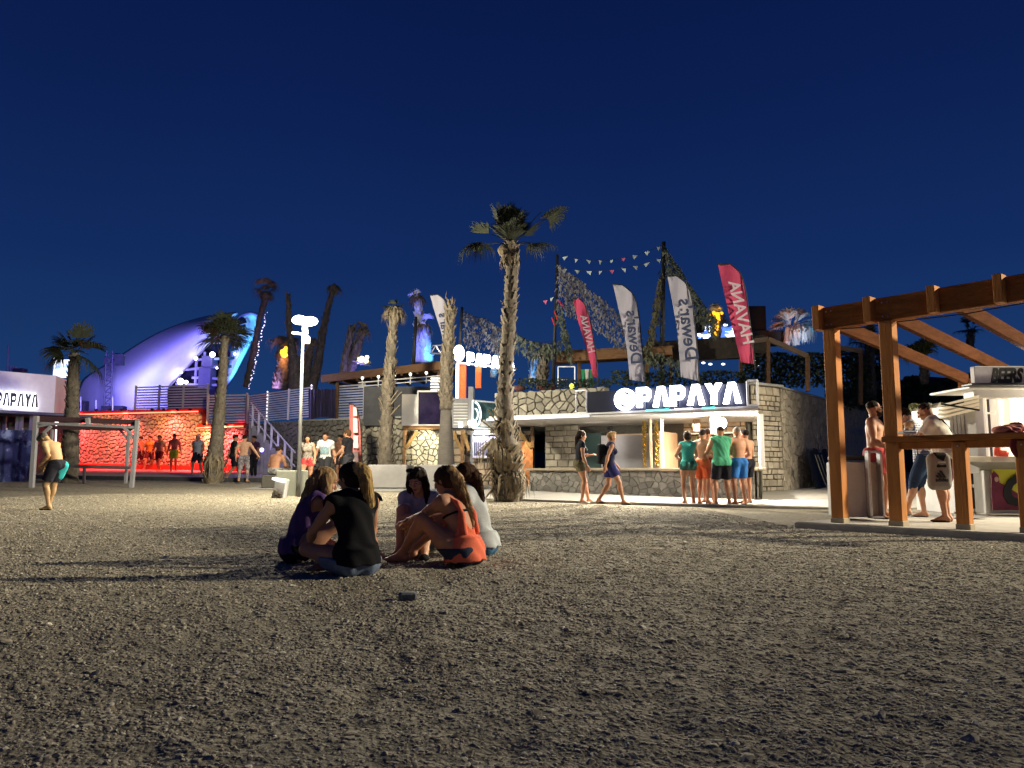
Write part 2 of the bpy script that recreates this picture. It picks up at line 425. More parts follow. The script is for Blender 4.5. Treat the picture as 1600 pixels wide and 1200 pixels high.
def body_prims(J, bw=1.0, belly=0.0):
    s, fem = J['s'], J['fem']; g = {}
    P, Wp, C, N = J['P'], J['W'], J['C'], J['N']; M0, M1, M2 = J['M0'], J['M1'], J['M2']
    E = lambda c, r, M, k=.05: (('ell', c, np.array(r)*s, M), k)
    Cp = lambda a, b, ra, rb, k=.02: (('cap', a, b, ra*s, rb*s), k)
    sh = np.array([bw, bw, 1])
    pel = .168 if fem else .155
    g['torso'] = [E(P-M0[:, 1]*.005*s, np.array((pel, .108, .105))*sh, M0), E(Wp, np.array((.122 if fem else .135, .092+belly*.5, .13))*sh, M1), E(C+M2[:, 1]*.0*s, np.array((.136 if fem else .155, .100, .15))*sh, M2), E(C+M2[:, 2]*.08*s, np.array((.138 if fem else .165, .088, .09))*sh, M2),
                  Cp(J['shL']-M2[:, 0]*-.015*s, J['shR']+M2[:, 0]*-.015*s, .048, .048, .06)]
    if belly: g['torso'].append(E(Wp+M1[:, 1]*.06*s, (.12, .07+belly, .12), M1))
    for sd, nm in ((1, 'R'), (-1, 'L')):
        g['torso'] += [Cp(N+M2[:, 2]*.02*s, J['sh'+nm]+M2[:, 2]*.0, .038, .044, .05), E(P-M0[:, 1]*.055*s+M0[:, 0]*.07*s*sd-M0[:, 2]*.03*s, (.08, .075, .085), M0, .04), E(J['sh'+nm]+(J['el'+nm]-J['sh'+nm])*.12, (.052, .052, .06), M2, .04)]
        if fem: g['torso'].append(E(C+M2[:, 1]*.095*s+M2[:, 0]*.065*s*sd+M2[:, 2]*.01*s, (.055, .045, .055), M2, .03))
        else: g['torso'].append(E(C+M2[:, 1]*.075*s+M2[:, 0]*.07*s*sd+M2[:, 2]*.055*s, (.075, .035, .05), M2, .03))
    ar = (.040 if fem else .049)*bw
    for sd, nm in ((1, 'R'), (-1, 'L')):
        a, e, w = J['sh'+nm], J['el'+nm], J['wr'+nm]
        g['ua'+nm] = [Cp(a, e, ar, ar*.82, .03), E(a+(e-a)*.5, (ar*1.05, ar*1.05, .09), basis(e-a), .03)]
        g['fa'+nm] = [Cp(e, w, ar*.86, .024 if fem else .028, .02), E(e+(w-e)*.3, (ar*.98, ar*.98, .075), basis(w-e), .02)]
        g['ha'+nm] = hand_prims(w, J['hd'+nm], J, sd, nm)
        h, k, an = J['hip'+nm], J['kn'+nm], J['an'+nm]
        tr = (.086 if fem else .082)*bw
        g['th'+nm] = [Cp(h, k, tr, .052*bw, .05), E(h+(k-h)*.35, (tr*1.0, tr*1.0, .15), basis(k-h), .04)]
        g['sn'+nm] = [Cp(k, an, .050*bw, .034, .03), E(k+(an-k)*.28-J_fwd(k, an, h)*.016*s, (.052*bw, .055*bw, .11), basis(an-k), .03)]
        fd = J['fd'+nm]; up = nrm(V(0, 0, 1)-fd*fd[2]) if abs(fd[2]) < .8 else nrm(np.cross(np.cross(fd, k-an), fd)); Mf = np.stack([np.cross(fd, up), fd, up], 1)
        g['ft'+nm] = [Cp(an, an-up*.035*s-fd*.03*s, .034, .034, .02), Cp(an-up*.045*s-fd*.025*s, an-up*.05*s+fd*.11*s, .029, .024, .02), E(an-up*.054*s+fd*.12*s, (.043, .062, .019), Mf, .02), Cp(an+fd*.01*s, an+fd*.09*s-up*.035*s, .03, .02, .03)]
        J['Mf'+nm] = Mf
    g['neck'] = [Cp(N-M2[:, 2]*.02*s, J['Hc']-J['HM'][:, 2]*.05*s-J['HM'][:, 1]*.02*s, .050 if not fem else .043, .050 if not fem else .043, .03)]
    g['head'] = head_prims(J)
    return g
def basis(d):
    z = nrm(d); x = nrm(np.cross(z, V(.3, .8, .5))); return np.stack([x, np.cross(z, x), z], 1)
def J_fwd(k, an, h):
    u = nrm(an-k); v = (k-(h+an)/2); v = v-u*np.dot(v, u); return nrm(v) if np.linalg.norm(v) > 1e-3 else V(0, 1, 0)
def hand_prims(w, d, J, sd, nm):
    s = J['s']; d = nrm(d); side = nrm(np.cross(d, V(0, 0, 1)))*sd if abs(d[2]) < .9 else V(0, 1, 0)
    n = nrm(np.cross(side, d))*(1 if True else 1)
    if n[2] > 0.2: n = -n
    if abs(d[2]) > .85: n = V(-sd, 0, 0); side = V(0, 1, 0)
    thumb = -side if abs(d[2]) <= .85 else side
    M = np.stack([side, d, n], 1); c = J['curl'+nm]
    out = [(('ell', w+d*.045*s, np.array((.040, .052, .017))*s, M), .015), (('cap', w, w+d*.03*s, .024*s, .022*s), .02)]
    for i, (o, L) in enumerate(((-.031, .055), (-.0105, .065), (.0105, .070), (.031, .062))):
        a = w+d*.083*s-thumb*-o*s; d1 = nrm(d*math.cos(c)+n*math.sin(c)); d2 = nrm(d*math.cos(c*2.3)+n*math.sin(c*2.3))
        b = a+d1*L*.55*s; e = b+d2*L*.55*s
        out += [(('cap', a-d*.02*s, b, .0095*s, .009*s), .004), (('cap', b, e, .009*s, .0075*s), .004)]
    a = w+d*.02*s+thumb*.028*s; b = a+nrm(d+thumb*.8+n*.3)*.045*s; e = b+nrm(d+thumb*.25+n*.4)*.032*s
    out += [(('cap', a, b, .013*s, .011*s), .01), (('cap', b, e, .011*s, .009*s), .004)]
    return out
def head_prims(J):
    s = J['s']; c = J['Hc']; M = J['HM']; T = lambda x, y, z: c+M@V(x, y, z)*s
    E = lambda p, r, k=.03: (('ell', T(*p), np.array(r)*s, M), k)
    Cp = lambda a, b, ra, rb, k=.012: (('cap', T(*a), T(*b), ra*s, rb*s), k)
    j = .90 if J['fem'] else 1.0
    return [E((0, -.012, .030), (.076, .094, .088)), E((0, .030, -.035), (.058*j, .062, .075)), E((0, .055, -.088), (.030*j, .028, .022), .03), E((0, -.01, -.04), (.060*j, .06, .05)),
            Cp((-.035, .083, .030), (.035, .083, .030), .011, .011, .015), Cp((0, .090, .018), (0, .112, -.022), .008, .0115, .01), E((0, .104, -.026), (.017, .012, .009), .008),
            E((0, .091, -.054), (.024, .012, .0065), .008), E((0, .089, -.063), (.020, .011, .006), .008), E((-.042, .066, -.018), (.022, .02, .02), .02), E((.042, .066, -.018), (.022, .02, .02), .02),
            E((-.077, -.008, -.002), (.010, .019, .031), .01), E((.077, -.008, -.002), (.010, .019, .031), .01)]
def head_cuts(J):
    s = J['s']; c = J['Hc']; M = J['HM']; T = lambda x, y, z: c+M@V(x, y, z)*s
    return [(('ell', T(x, .108, .006), np.array((.019, .016, .013))*s, M), .012) for x in (-.032, .032)]+[(('cap', T(-.02, .104, -.0585), T(.02, .104, -.0585), .0022*s, .0022*s), .004)]
def infl(pr, d, k=None, typ=None):
    out = []
    for p, kk in pr:
        if p[0] == 'ell': out.append((('ell', p[1], p[2]+d, p[3]), kk if k is None else k))
        else: out.append(((typ or p[0], p[1], p[2], p[3]+d, p[4]+d), kk if k is None else k))
    return out
SKINS = {}
def skin(name, c): 
    if name not in SKINS:
        m = mat(name, c, .6, .16, 9, .10, 120, spec=.3); SKINS[name] = m
        b = m.node_tree.nodes['Principled BSDF']; b.inputs['Subsurface Weight'].default_value = .12; b.inputs['Subsurface Radius'].default_value = (.02, .008, .005); b.inputs['Subsurface Scale'].default_value = .5
    return SKINS[name]
def cloth(name, c, rough=.9, var=.12): return mat('cloth_'+name, c, rough, var, 9, .25, 120, spec=.15)
def hairmat(name, c, c2=None): return mat('hair_'+name, c, .7, .35, 55, .35, 160, stretch=(1, 1, .12), spec=.10, col2=c2)
def person(label, loc, face, pose, skinm, wear, hair, h=.014, group=None, face_detail=False, bw=1.0, belly=0.0, kind='person'):
    """wear: list of (type, material, opts). face: heading in degrees, 0 = away from the camera, 90 = to the left."""
    t = thing('person', label, 'person', loc, math.radians(face), group)
    J = skeleton(pose); g = body_prims(J, bw, belly); s = J['s']; allp = [p for k_ in ('torso', 'thR', 'thL', 'snR', 'snL', 'neck', 'uaR', 'uaL', 'faR', 'faL', 'ftR', 'ftL', 'haR', 'haL', 'head') for p in g[k_]]
    # limbs that only touch keep sharp joins
    prims_obj(allp, h, 'body', skinm, t, cuts=head_cuts(J))
    hc = max(h, .011)
    P, N, M0, M1, M2 = J['P'], J['N'], J['M0'], J['M1'], J['M2']
    for w in wear:
        ty, mt = w[0], w[1]; o = w[2] if len(w) > 2 else {}
        nm = o.get('name'); lab = o.get('label')
        if ty in ('tee', 'tank', 'bra', 'drape'):
            d = o.get('d', .014); pr = infl(g['torso'], d*s)
            cuts = []; planes = []
            hem = o.get('hem', -.02)
            if ty in ('tee', 'drape'):
                for sd in 'RL': a, e = J['sh'+sd], J['el'+sd]; pr.append((('cyl', a-(e-a)*.05, a+(e-a)*o.get('sleeve', .55), .064*s*bw, .066*s*bw), .03))
            if hem < -.05:
                pr += [(('cyl', P+M0[:, 2]*.05*s, P+M0[:, 2]*hem*s, .13*s, .15*s), .08)] if o.get('loose') else infl(g['thR'][:1]+g['thL'][:1], d*s)
            if o.get('flare'): pr += [(('cyl', P+M0[:, 2]*.09*s, P+M0[:, 2]*(hem-.02)*s, (o['flare']-.03)*s, o['flare']*s), .05)]
            if ty == 'tank':
                for sd, x in (('R', 1), ('L', -1)): cuts.append((('cap', J['sh'+sd]+M2[:, 0]*.035*x*s-M2[:, 2]*.02*s, J['sh'+sd]+M2[:, 0]*.07*x*s-M2[:, 2]*o.get('arm', .10)*s, .062*s, .07*s), .01))
            nd = o.get('neck', .075)
            cuts.append((('ell', N+M2[:, 2]*.045*s+M2[:, 1]*.02*s, np.array((.068, .085, nd))*s, M2), .01))
            if o.get('scoop'): cuts.append((('ell', N+M2[:, 1]*o['scoop'][0]*s-M2[:, 2]*.02*s, np.array((.07, .07, o['scoop'][1]))*s, M2), .01))
            planes.append((P+M0[:, 2]*hem*s, -M0[:, 2]))
            if ty == 'bra': planes = [(J['C']-M2[:, 2]*.03*s, -M2[:, 2]), (J['C']+M2[:, 2]*.03*s, M2[:, 2])]
            prims_obj(pr, hc, nm or {'tee': 't_shirt', 'tank': 'tank_top', 'bra': 'bikini_top', 'drape': 'shirt'}[ty], mt, t, cuts=cuts, planes=planes, rip=o['rip'] if isinstance(o.get('rip'), tuple) else (.004, 38, R.uniform(0, 6)), label=lab)
        elif ty in ('shorts', 'jeans', 'skirt'):
            d = o.get('d', .016); f = o.get('len', .55); pr = [p for i, p in enumerate(infl(g['torso'], d*s)) if i in (0,) or (i > 5 and False)]
            for sd, x in (('R', 1), ('L', -1)):
                pr += infl([(('ell', P-M0[:, 1]*.055*s+M0[:, 0]*.07*s*x-M0[:, 2]*.03*s, np.array((.08, .075, .085))*s, M0), .04)], d*s)
                a, k, an = J['hip'+sd], J['kn'+sd], J['an'+sd]
                r0 = .092*bw*s+d*s; r1 = (.092+(.058-.092)*f)*bw*s+d*s*o.get('flare', 1.6)
                pr.append((('cyl', a, a+(k-a)*f, r0, r1), .03))
                if ty == 'jeans':
                    pr.append((('cap', a+(k-a)*.5, k, .08*bw*s, .066*bw*s), .02)); L2 = o.get('shin', .9); pr.append((('cyl', k, k+(an-k)*L2, .066*bw*s, .052*bw*s), .03))
            prims_obj(pr, hc, nm or {'shorts': 'shorts', 'jeans': 'jeans', 'skirt': 'skirt'}[ty], mt, t, planes=[(P+M0[:, 2]*o.get('top', .07)*s, M0[:, 2])], rip=(.0035, 34, R.uniform(0, 6)), label=lab)
        elif ty == 'shoes':
            for sd in 'RL':
                pr = infl(g['ft'+sd][1:3], .007*s)
                fd = J['fd'+sd]; up = J['Mf'+sd][:, 2]; an = J['an'+sd]
                pl = [] if not o.get('flat') else [(an-up*.048*s, up)]
                prims_obj(pr, hc*.9, 'shoe', mt, t, planes=pl)
        elif ty == 'prims':
            prims_obj(w[3](J, g), hc, nm or 'strap', mt, t, label=lab)
    # hair
    c = J['Hc']; M = J['HM']; T = lambda x, y, z: c+M@V(x, y, z)*s
    if hair:
        hk, hm_ = hair[0], hair[1]; ho = hair[2] if len(hair) > 2 else {}
        E = lambda p, r, k=.03: (('ell', T(*p), np.array(r)*s, M), k)
        gr = {'short': 1.0, 'crop': .93}.get(hk, 1.06)
        pr = [E((0, -.018, .040), (.083*gr, .100*gr, .090*gr))]
        cuts = [E((0, .105, -.035), (.072, .062, .088), .015)]; planes = []
        if hk in ('short', 'crop'):
            planes = [(T(0, .02, -.010), M@nrm(V(0, .75, -1.0)))]
            if hk == 'short': pr.append(E((0, .05, .105), (.055, .05, .03), .03))
        else: pr += [E((0, -.035, -.01), (.078, .075, .085))]
        if hk == 'bun': pr.append(E((0, -.115, .06), (.038, .036, .038), .015)); cuts.append(E((0, 0, -.14), (.12, .12, .07), .01))
        strands = []
        for ch in ho.get('locks', []):
            pts, ra, rb = ch[0], ch[1], ch[2]
            Q = [T(*p) for p in pts]
            for i in range(len(Q)-1):
                f0, f1 = i/(len(Q)-1), (i+1)/(len(Q)-1)
                pr.append((('cap', Q[i], Q[i+1], (ra+(rb-ra)*f0)*s, (ra+(rb-ra)*f1)*s), .025))
            strands.append((Q, ra*s, rb*s))
        ob = prims_obj(pr, max(h*.8, .008), 'hair', hm_, t, cuts=cuts, planes=planes, rip=(.003, 95, 1.0, .15))
        if ho.get('strands'):
            mb = MB(); rr = random.Random(3)
            for Q, ra, rb in strands:
                Q = [Vector(q) for q in Q]
                for _ in range(ho['strands']):
                    a = rr.uniform(0, 2*PI); ph = rr.uniform(0, 6); off = rr.uniform(.86, 1.14); st = rr.uniform(0, .5); en = rr.uniform(.75, 1.08); pts = []
                    for kk in range(7):
                        f = st+(en-st)*kk/6; x = f*(len(Q)-1); i = min(int(x), len(Q)-2); u = x-i; p = Q[i].lerp(Q[i+1], u)
                        dd = (Q[i+1]-Q[i]).normalized(); ex = dd.orthogonal().normalized(); ey = dd.cross(ex); r_ = (ra+(rb-ra)*min(f, 1))*off
                        b_ = a+.25*math.sin(ph+f*5); pts.append(p+(ex*math.cos(b_)+ey*math.sin(b_))*r_)
                    wv = rr.uniform(.0016, .0032); mb.tube(pts, [wv*.6, wv, wv, wv, wv, wv*.7, wv*.2], 3, False)
            me = bpy.data.meshes.new('hair_strands'); me.from_pydata([tuple(v) for v in mb.v], [], mb.f); link('hair_strands', me, ho.get('smat', hm_), t, True)
    if face_detail:
        for x in (-.032, .032):
            e = MB(); e.sph((0, 0, 0), .0125*s, 12, 8); me = bpy.data.meshes.new('eye'); me.from_pydata([tuple(Vector(v)+Vector(T(x, .083, .005))) for v in e.v], [], e.f); eo = link('eye', me, mat('eye_white', (.55, .52, .5), .2), t, True)
            e = MB(); e.sph((0, 0, 0), .0062*s, 10, 6); me = bpy.data.meshes.new('iris'); me.from_pydata([tuple(Vector(v)+Vector(T(x, .0915, .003))) for v in e.v], [], e.f); link('iris', me, mat('iris_dark', (.02, .012, .008), .2), eo, True)
            prims_obj([(('cap', T(x-.018*(1 if x > 0 else -1)*1, .098, .024), T(x+.017*(1 if x > 0 else -1), .09, .026), .0035*s, .0028*s), .0)], .003, 'eyebrow', mat('brow_dark', (.02, .013, .01), .8), t)
        prims_obj([(('ell', T(0, .098, -.0545), np.array((.021, .008, .004))*s, M), .003), (('ell', T(0, .096, -.063), np.array((.018, .008, .005))*s, M), .003)], .003, 'lips', mat('lips', (.28, .09, .08), .45), t)
    return t, J
# ================================================================ materials of the place
M_gravel = mat('gravel_bed', (.25, .225, .175), .95, .55, 14, 1.0, 45, spec=.1)
M_pave = mat('pale_paving', (.42, .40, .36), .85, .12, 2.5, .25, 50)
M_stone = mat('limestone', (.27, .25, .205), .9, .22, 5, .5, 30, rnd=.3)
M_stone2 = mat('grey_limestone', (.19, .18, .165), .9, .25, 5, .5, 30, rnd=.35)
M_block = mat('cut_stone', (.30, .235, .17), .9, .25, 5, .5, 30, rnd=.25)
M_mortar2 = mat('pale_mortar', (.13, .12, .10), .95, .3, 12, .4, 50)
M_mortar = mat('mortar', (.07, .065, .055), .95, .3, 12, .4, 50)
M_concrete = mat('concrete', (.30, .295, .28), .85, .18, 3, .3, 40)
M_white = mat('white_paint', (.62, .61, .60), .55, .08, 4, .08, 60)
M_white2 = mat('white_boards', (.55, .54, .52), .6, .12, 4, .1, 50)
M_greyw = mat('weathered_white_timber', (.25, .25, .27), .75, .2, 8, .2, 60, stretch=(1, 1, .3))
M_dark = mat('dark_metal', (.02, .021, .024), .5, .3, 8)
M_black = mat('black_plastic', (.012, .012, .014), .5, .3, 8)
M_steel = mat('brushed_steel', (.55, .55, .56), .32, .1, 30, metal=1.0)
M_alu = mat('aluminium', (.5, .5, .52), .4, .1, 20, metal=.8)
M_wood = mat('glazed_orange_timber', (.40, .165, .05), .75, .28, 5, .3, 40, stretch=(1, 1, .18), spec=.1)
M_woodL = mat('glazed_orange_beam', (.26, .10, .03), .75, .3, 7, .3, 40, stretch=(.5, .5, 2.5), spec=.1)
M_rafter = mat('darkened_rafter', (.075, .028, .012), .9, .3, 7, .3, 40, stretch=(.5, .5, 2.5), spec=.02)  # pergola timber darkened in colour to look less lit
M_brown = mat('brown_timber', (.16, .085, .04), .7, .3, 7, .3, 40, stretch=(.4, .4, 2))
M_ply = mat('plywood_panel', (.36, .25, .16), .75, .2, 3, .1, 30, stretch=(1, 1, .4))
M_red = mat('red_lit_render', (.62, .05, .03), .85, .15, 4, .2, 40)  # red of the wall lights put into the colour of coping and bench
M_redst = mat('red_lit_stone', (.42, .36, .33), .9, .2, 6, .4, 30, rnd=.2)
M_kerb = mat('concrete_kerb', (.36, .34, .29), .9, .2, 5, .5, 60)
def glow(name, c, s): return mat(name, c, .5, .02, 4, emit=c, es=s)
M_bulb = glow('lit_bulb', (1, .93, .80), 40)
M_led = glow('white_led_letters', (.93, .93, 1.0), 12)

# ================================================================ ground
def radial_ground():
    rs = [0.25]
    while rs[-1] < 22: rs.append(rs[-1]*1.0155+.002)
    while rs[-1] < 900: rs.append(rs[-1]*1.12)
    th = list(np.linspace(math.radians(-46), math.radians(46), 430))+list(np.linspace(math.radians(49), math.radians(311), 60))
    rs = np.array(rs); th = np.array(th); Rr, T = np.meshgrid(rs, th, indexing='ij')
    X = Rr*np.sin(T); Y = Rr*np.cos(T); Z = gz(X, Y)+ground_detail(X, Y)*(Y > 0)
    n, m = X.shape; I = np.arange(n*m).reshape(n, m); J = np.roll(I, -1, 1)
    q = np.stack([I[:-1].ravel(), J[:-1].ravel(), J[1:].ravel(), I[1:].ravel()], 1)
    me = bpy.data.meshes.new('ground'); me.vertices.add(n*m+1)
    co = np.concatenate([np.stack([X, Y, Z], -1).reshape(-1, 3), [[0, 0, 0]]]).astype(np.float32); me.vertices.foreach_set('co', co.ravel())
    tri = np.stack([J[0], I[0], np.full(m, n*m)], 1)
    me.loops.add(len(q)*4+len(tri)*3); me.loops.foreach_set('vertex_index', np.concatenate([q.ravel()[::1], tri.ravel()]).astype(np.int32))
    me.polygons.add(len(q)+len(tri)); ls = np.concatenate([np.arange(len(q))*4, len(q)*4+np.arange(len(tri))*3]).astype(np.int32)
    me.polygons.foreach_set('loop_start', ls); me.update(calc_edges=True); me.flip_normals()
    return struct(link('ground', me, M_gravel, None, True))
radial_ground()

# pebbles: real stones scattered by geometry nodes over the beach
def pebbles():
    rng = np.random.default_rng(4); n = 620000
    e = 1.45; a0, a1 = 1.5**e, 24**e
    r = (a0+(a1-a0)*rng.random(n))**(1/e); th = rng.uniform(math.radians(-37), math.radians(37), n)
    x = r*np.sin(th); y = r*np.cos(th)
    clump = vnoise(x*1.7, y*1.7, 9)*.5+vnoise(x*5, y*5, 8)*.5
    keep = rng.random(n) < .82+.5*clump
    keep &= (y < np.where(x > -1.3, 19.2-(x+1.2)*.4545, 21.5))
    keep &= ~((x > 4.0) & (y > 11.0-(x-4.5)*1.2))
    x, y, r = x[keep], y[keep], r[keep]
    s = .0055*r**.16*np.exp(rng.normal(0, .38, len(x)))*(1+.8*(rng.random(len(x)) > .996))
    z = gz(x, y)+ground_detail(x, y)+s*.02
    me = bpy.data.meshes.new('gravel'); me.vertices.add(len(x)); me.vertices.foreach_set('co', np.stack([x, y, z], 1).astype(np.float32).ravel())
    at = me.attributes.new('size', 'FLOAT', 'POINT'); at.data.foreach_set('value', s.astype(np.float32))
    o = bpy.data.objects.new('gravel', me); COL.objects.link(o); o['kind'] = 'stuff'; o['label'] = 'coarse grey brown beach gravel in front of the bar'; o['category'] = 'gravel'
    ng = bpy.data.node_groups.new('scatter', 'GeometryNodeTree')
    ng.interface.new_socket('Geometry', in_out='INPUT', socket_type='NodeSocketGeometry'); ng.interface.new_socket('Geometry', in_out='OUTPUT', socket_type='NodeSocketGeometry')
    N = ng.nodes; L = ng.links; gi = N.new('NodeGroupInput'); go = N.new('NodeGroupOutput')
    gg = N.new('GeometryNodeJoinGeometry')
    for k in range(5):
        ic = N.new('GeometryNodeMeshIcoSphere'); ic.inputs['Radius'].default_value = 1; ic.inputs['Subdivisions'].default_value = 2
        sp_ = N.new('GeometryNodeSetPosition'); no = N.new('ShaderNodeTexNoise'); no.noise_dimensions = '4D'; no.inputs['W'].default_value = k*3.7; no.inputs['Scale'].default_value = .75; no.inputs['Detail'].default_value = 1
        sb = N.new('ShaderNodeVectorMath'); sb.operation = 'SUBTRACT'; sb.inputs[1].default_value = (.5, .5, .5)
        sc_ = N.new('ShaderNodeVectorMath'); sc_.operation = 'SCALE'; sc_.inputs['Scale'].default_value = 1.5
        L.new(no.outputs['Color'], sb.inputs[0]); L.new(sb.outputs[0], sc_.inputs[0]); L.new(ic.outputs[0], sp_.inputs['Geometry']); L.new(sc_.outputs[0], sp_.inputs['Offset'])
        sm = N.new('GeometryNodeSetMaterial'); sm.inputs['Material'].default_value = M_peb; L.new(sp_.outputs[0], sm.inputs[0])
        ti = N.new('GeometryNodeGeometryToInstance'); L.new(sm.outputs[0], ti.inputs[0]); L.new(ti.outputs[0], gg.inputs[0])
    ip = N.new('GeometryNodeInstanceOnPoints'); L.new(gi.outputs[0], ip.inputs['Points']); L.new(gg.outputs[0], ip.inputs['Instance']); ip.inputs['Pick Instance'].default_value = True
    rr_ = N.new('FunctionNodeRandomValue'); rr_.data_type = 'FLOAT_VECTOR'; rr_.inputs[0].default_value = (-.3, -.3, 0); rr_.inputs[1].default_value = (.3, .3, 6.28)
    L.new(rr_.outputs[0], ip.inputs['Rotation'])
    rs_ = N.new('FunctionNodeRandomValue'); rs_.data_type = 'FLOAT_VECTOR'; rs_.inputs[0].default_value = (.75, .6, .28); rs_.inputs[1].default_value = (1.35, 1.1, .6); rs_.inputs['Seed'].default_value = 5
    na = N.new('GeometryNodeInputNamedAttribute'); na.data_type = 'FLOAT'; na.inputs[0].default_value = 'size'
    ml = N.new('ShaderNodeVectorMath'); ml.operation = 'SCALE'; L.new(rs_.outputs[0], ml.inputs[0]); L.new(na.outputs[0], ml.inputs['Scale']); L.new(ml.outputs[0], ip.inputs['Scale'])
    L.new(ip.outputs[0], go.inputs[0]); md = o.modifiers.new('scatter', 'NODES'); md.node_group = ng
    me.materials.append(M_peb)
def pebble_mat():
    m = mat('pebble', (.2, .18, .15), .8, .3, 1.5, spec=.25); t = m.node_tree; N = t.nodes; L = t.links; b = N['Principled BSDF']
    oi = N.new('ShaderNodeObjectInfo'); ra = N.new('ShaderNodeValToRGB'); ra.color_ramp.interpolation = 'LINEAR'
    cs = [(0, (.16, .145, .12)), (.3, (.26, .235, .185)), (.6, (.34, .305, .235)), (.8, (.29, .24, .175)), (.94, (.44, .40, .32)), (1, (.62, .58, .49))]
    while len(ra.color_ramp.elements) < len(cs): ra.color_ramp.elements.new(.5)
    for e, (p, c) in zip(ra.color_ramp.elements, cs): e.position = p; e.color = c+(1,)
    L.new(oi.outputs['Random'], ra.inputs[0]); L.new(ra.outputs[0], b.inputs['Base Color']); return m
M_peb = pebble_mat(); pebbles()

def sheet(name, poly, dz, m, nx=24, ny=24):
    """a paved patch that follows the ground; poly = 4 corners (x, y)"""
    mb = MB(); vs = []
    for j in range(ny+1):
        for i in range(nx+1):
            u, v = i/nx, j/ny
            x = (poly[0][0]*(1-u)+poly[1][0]*u)*(1-v)+(poly[3][0]*(1-u)+poly[2][0]*u)*v; y = (poly[0][1]*(1-u)+poly[1][1]*u)*(1-v)+(poly[3][1]*(1-u)+poly[2][1]*u)*v
            vs.append(G(x, y, dz))
    mb.add(vs, [(j*(nx+1)+i, j*(nx+1)+i+1, (j+1)*(nx+1)+i+1, (j+1)*(nx+1)+i) for j in range(ny) for i in range(nx)])
    return struct(mb.build(name, m, None, True))
sheet('pavement', [(-1.2, 19.6), (7.6, 15.6), (26, 33), (0, 33)], .012, M_pave)
# low kerb where the paving meets the gravel
kb = MB(); kb.beam(G(-1.2, 19.5, -.03), G(7.6, 15.5, -.03), .16, .14, bev=.015); struct(kb.build('kerb', M_kerb))
sheet('promenade', [(-34, 35.5), (-8.0, 27.5), (-8, 40.5), (-34, 43)], .10, mat('promenade_concrete', (.3, .28, .27), .85, .15, 3, .2, 40))
kb = MB(); kb.beam(G(-34, 35.5, -.10), G(-8, 27.5, -.06), .3, .42, bev=.02); struct(kb.build('promenade_kerb', mat('dark_kerb', (.06, .06, .065), .9, .3, 5, .3, 40)))
sheet('path', [(-8.2, 23.6), (-1, 21.8), (-1, 29.0), (-8.2, 29.5)], .012, M_concrete)

# ================================================================ main bar (right of centre)
BA = G(hx(828, 22.8), 22.8); BB = G(hx(1178, 19.5), 19.5); bu = (BB-BA); bu.z = 0; BL = bu.length; bu.normalize(); bn = Vector((bu.y, -bu.x, 0))  # bn points at the camera side
if bn.y > 0: bn = -bn
bar = thing('beach_bar', 'stone fronted beach bar with white canopy and glowing sign on its balustrade', 'bar', G(3.5, 21))
def bp(s, off, z): return Vector((BA.x, BA.y, 0))+bu*s+bn*off+Vector((0, 0, z))      # along the front, out towards the beach, height
cnt = MB(); cnt.beam(bp(0, -.25, .37), bp(BL, -.25, .37), .5, .84, bev=0); cnt.build('counter_base', M_mortar2, bar)
ret = bp(BL, 0, 0)+Vector((1.15, 3.4, 0)); rd = (ret-bp(BL, 0, 0)).normalized()
cnt = MB(); cnt.beam(bp(BL, -.1, .37)+rd*.1, ret+Vector((0, 0, .37)), .3, .80, bev=0); cnt.build('counter_return', M_mortar, bar)
rr = random.Random(5)
stones(rubble_cells(BL, .76, .21, .15, rr, .010), bp(0, .002, 0.03), bu, bn, .03, M_stone2, bar, rr, name='stone')
rn = Vector((rd.y, -rd.x, 0))
stones(rubble_cells(3.5, .76, .42, .21, rr, .014), bp(BL, 0, .03)+rn*.06, rd, rn, .05, M_stone2, bar, rr, pieces=False)
ct = MB(); ct.beam(bp(-.05, -.2, .83), bp(BL+.06, -.2, .83), .72, .07, bev=.015); ct.beam(bp(BL, -.1, .835)+rd*.05, ret+Vector((0, 0, .835)), .55, .07, bev=.015)
ct.build('counter_top', mat('counter_stone', (.30, .25, .18), .5, .15, 5), bar)
# back wall, floor, ceiling of the bar room
DEP = 3.4
bw_ = MB(); bw_.beam(bp(0, -DEP, 1.2), bp(BL-.9, -DEP, 1.2), .3, 2.5, bev=0); bw_.build('back_wall', M_mortar, bar)
stones(ashlar_cells(BL*.44-.95, 1.9, .46, .24, rr), bp(BL*.56, -DEP+.16, .5), bu, bn, .05, M_block, bar, rr, name='wall_block')
pl = MB(); pl.beam(bp(1.55, -DEP+.9, 1.25), bp(BL*.56, -DEP+.9, 1.25), .06, 1.35, bev=.004); pl.build('plywood_partition', M_ply, bar)
pl = MB(); pl.beam(bp(BL*.56, -DEP+.85, 1.25), bp(BL*.56+.05, -.9, 1.25), .06, 1.3, bev=.004); pl.build('plywood_return', M_ply, bar)
pw_ = MB(); pw_.beam(bp(-.4, -1.75, 1.3), bp(.78, -1.75, 1.3), .1, 1.8, bev=0); pw_.build('inner_wall', M_mortar2, bar)
stones(ashlar_cells(1.15, 1.45, .3, .17, rr), bp(-.38, -1.70, .75), bu, bn, .04, M_stone, bar, rr, name='wall_block')
dk = MB(); dk.beam(bp(.8, -1.9, 1.25), bp(1.5, -1.9, 1.25), .3, 1.4, bev=.01); dk.build('fridge', mat('dark_green_fridge', (.02, .04, .04), .3), bar)
dk = MB(); dk.beam(bp(1.55, -1.7, 1.28), bp(3.6, -1.7, 1.28), .05, 1.15, bev=.004); dk.build('grey_partition', mat('grey_partition', (.2, .2, .22), .6, .1, 3), bar)
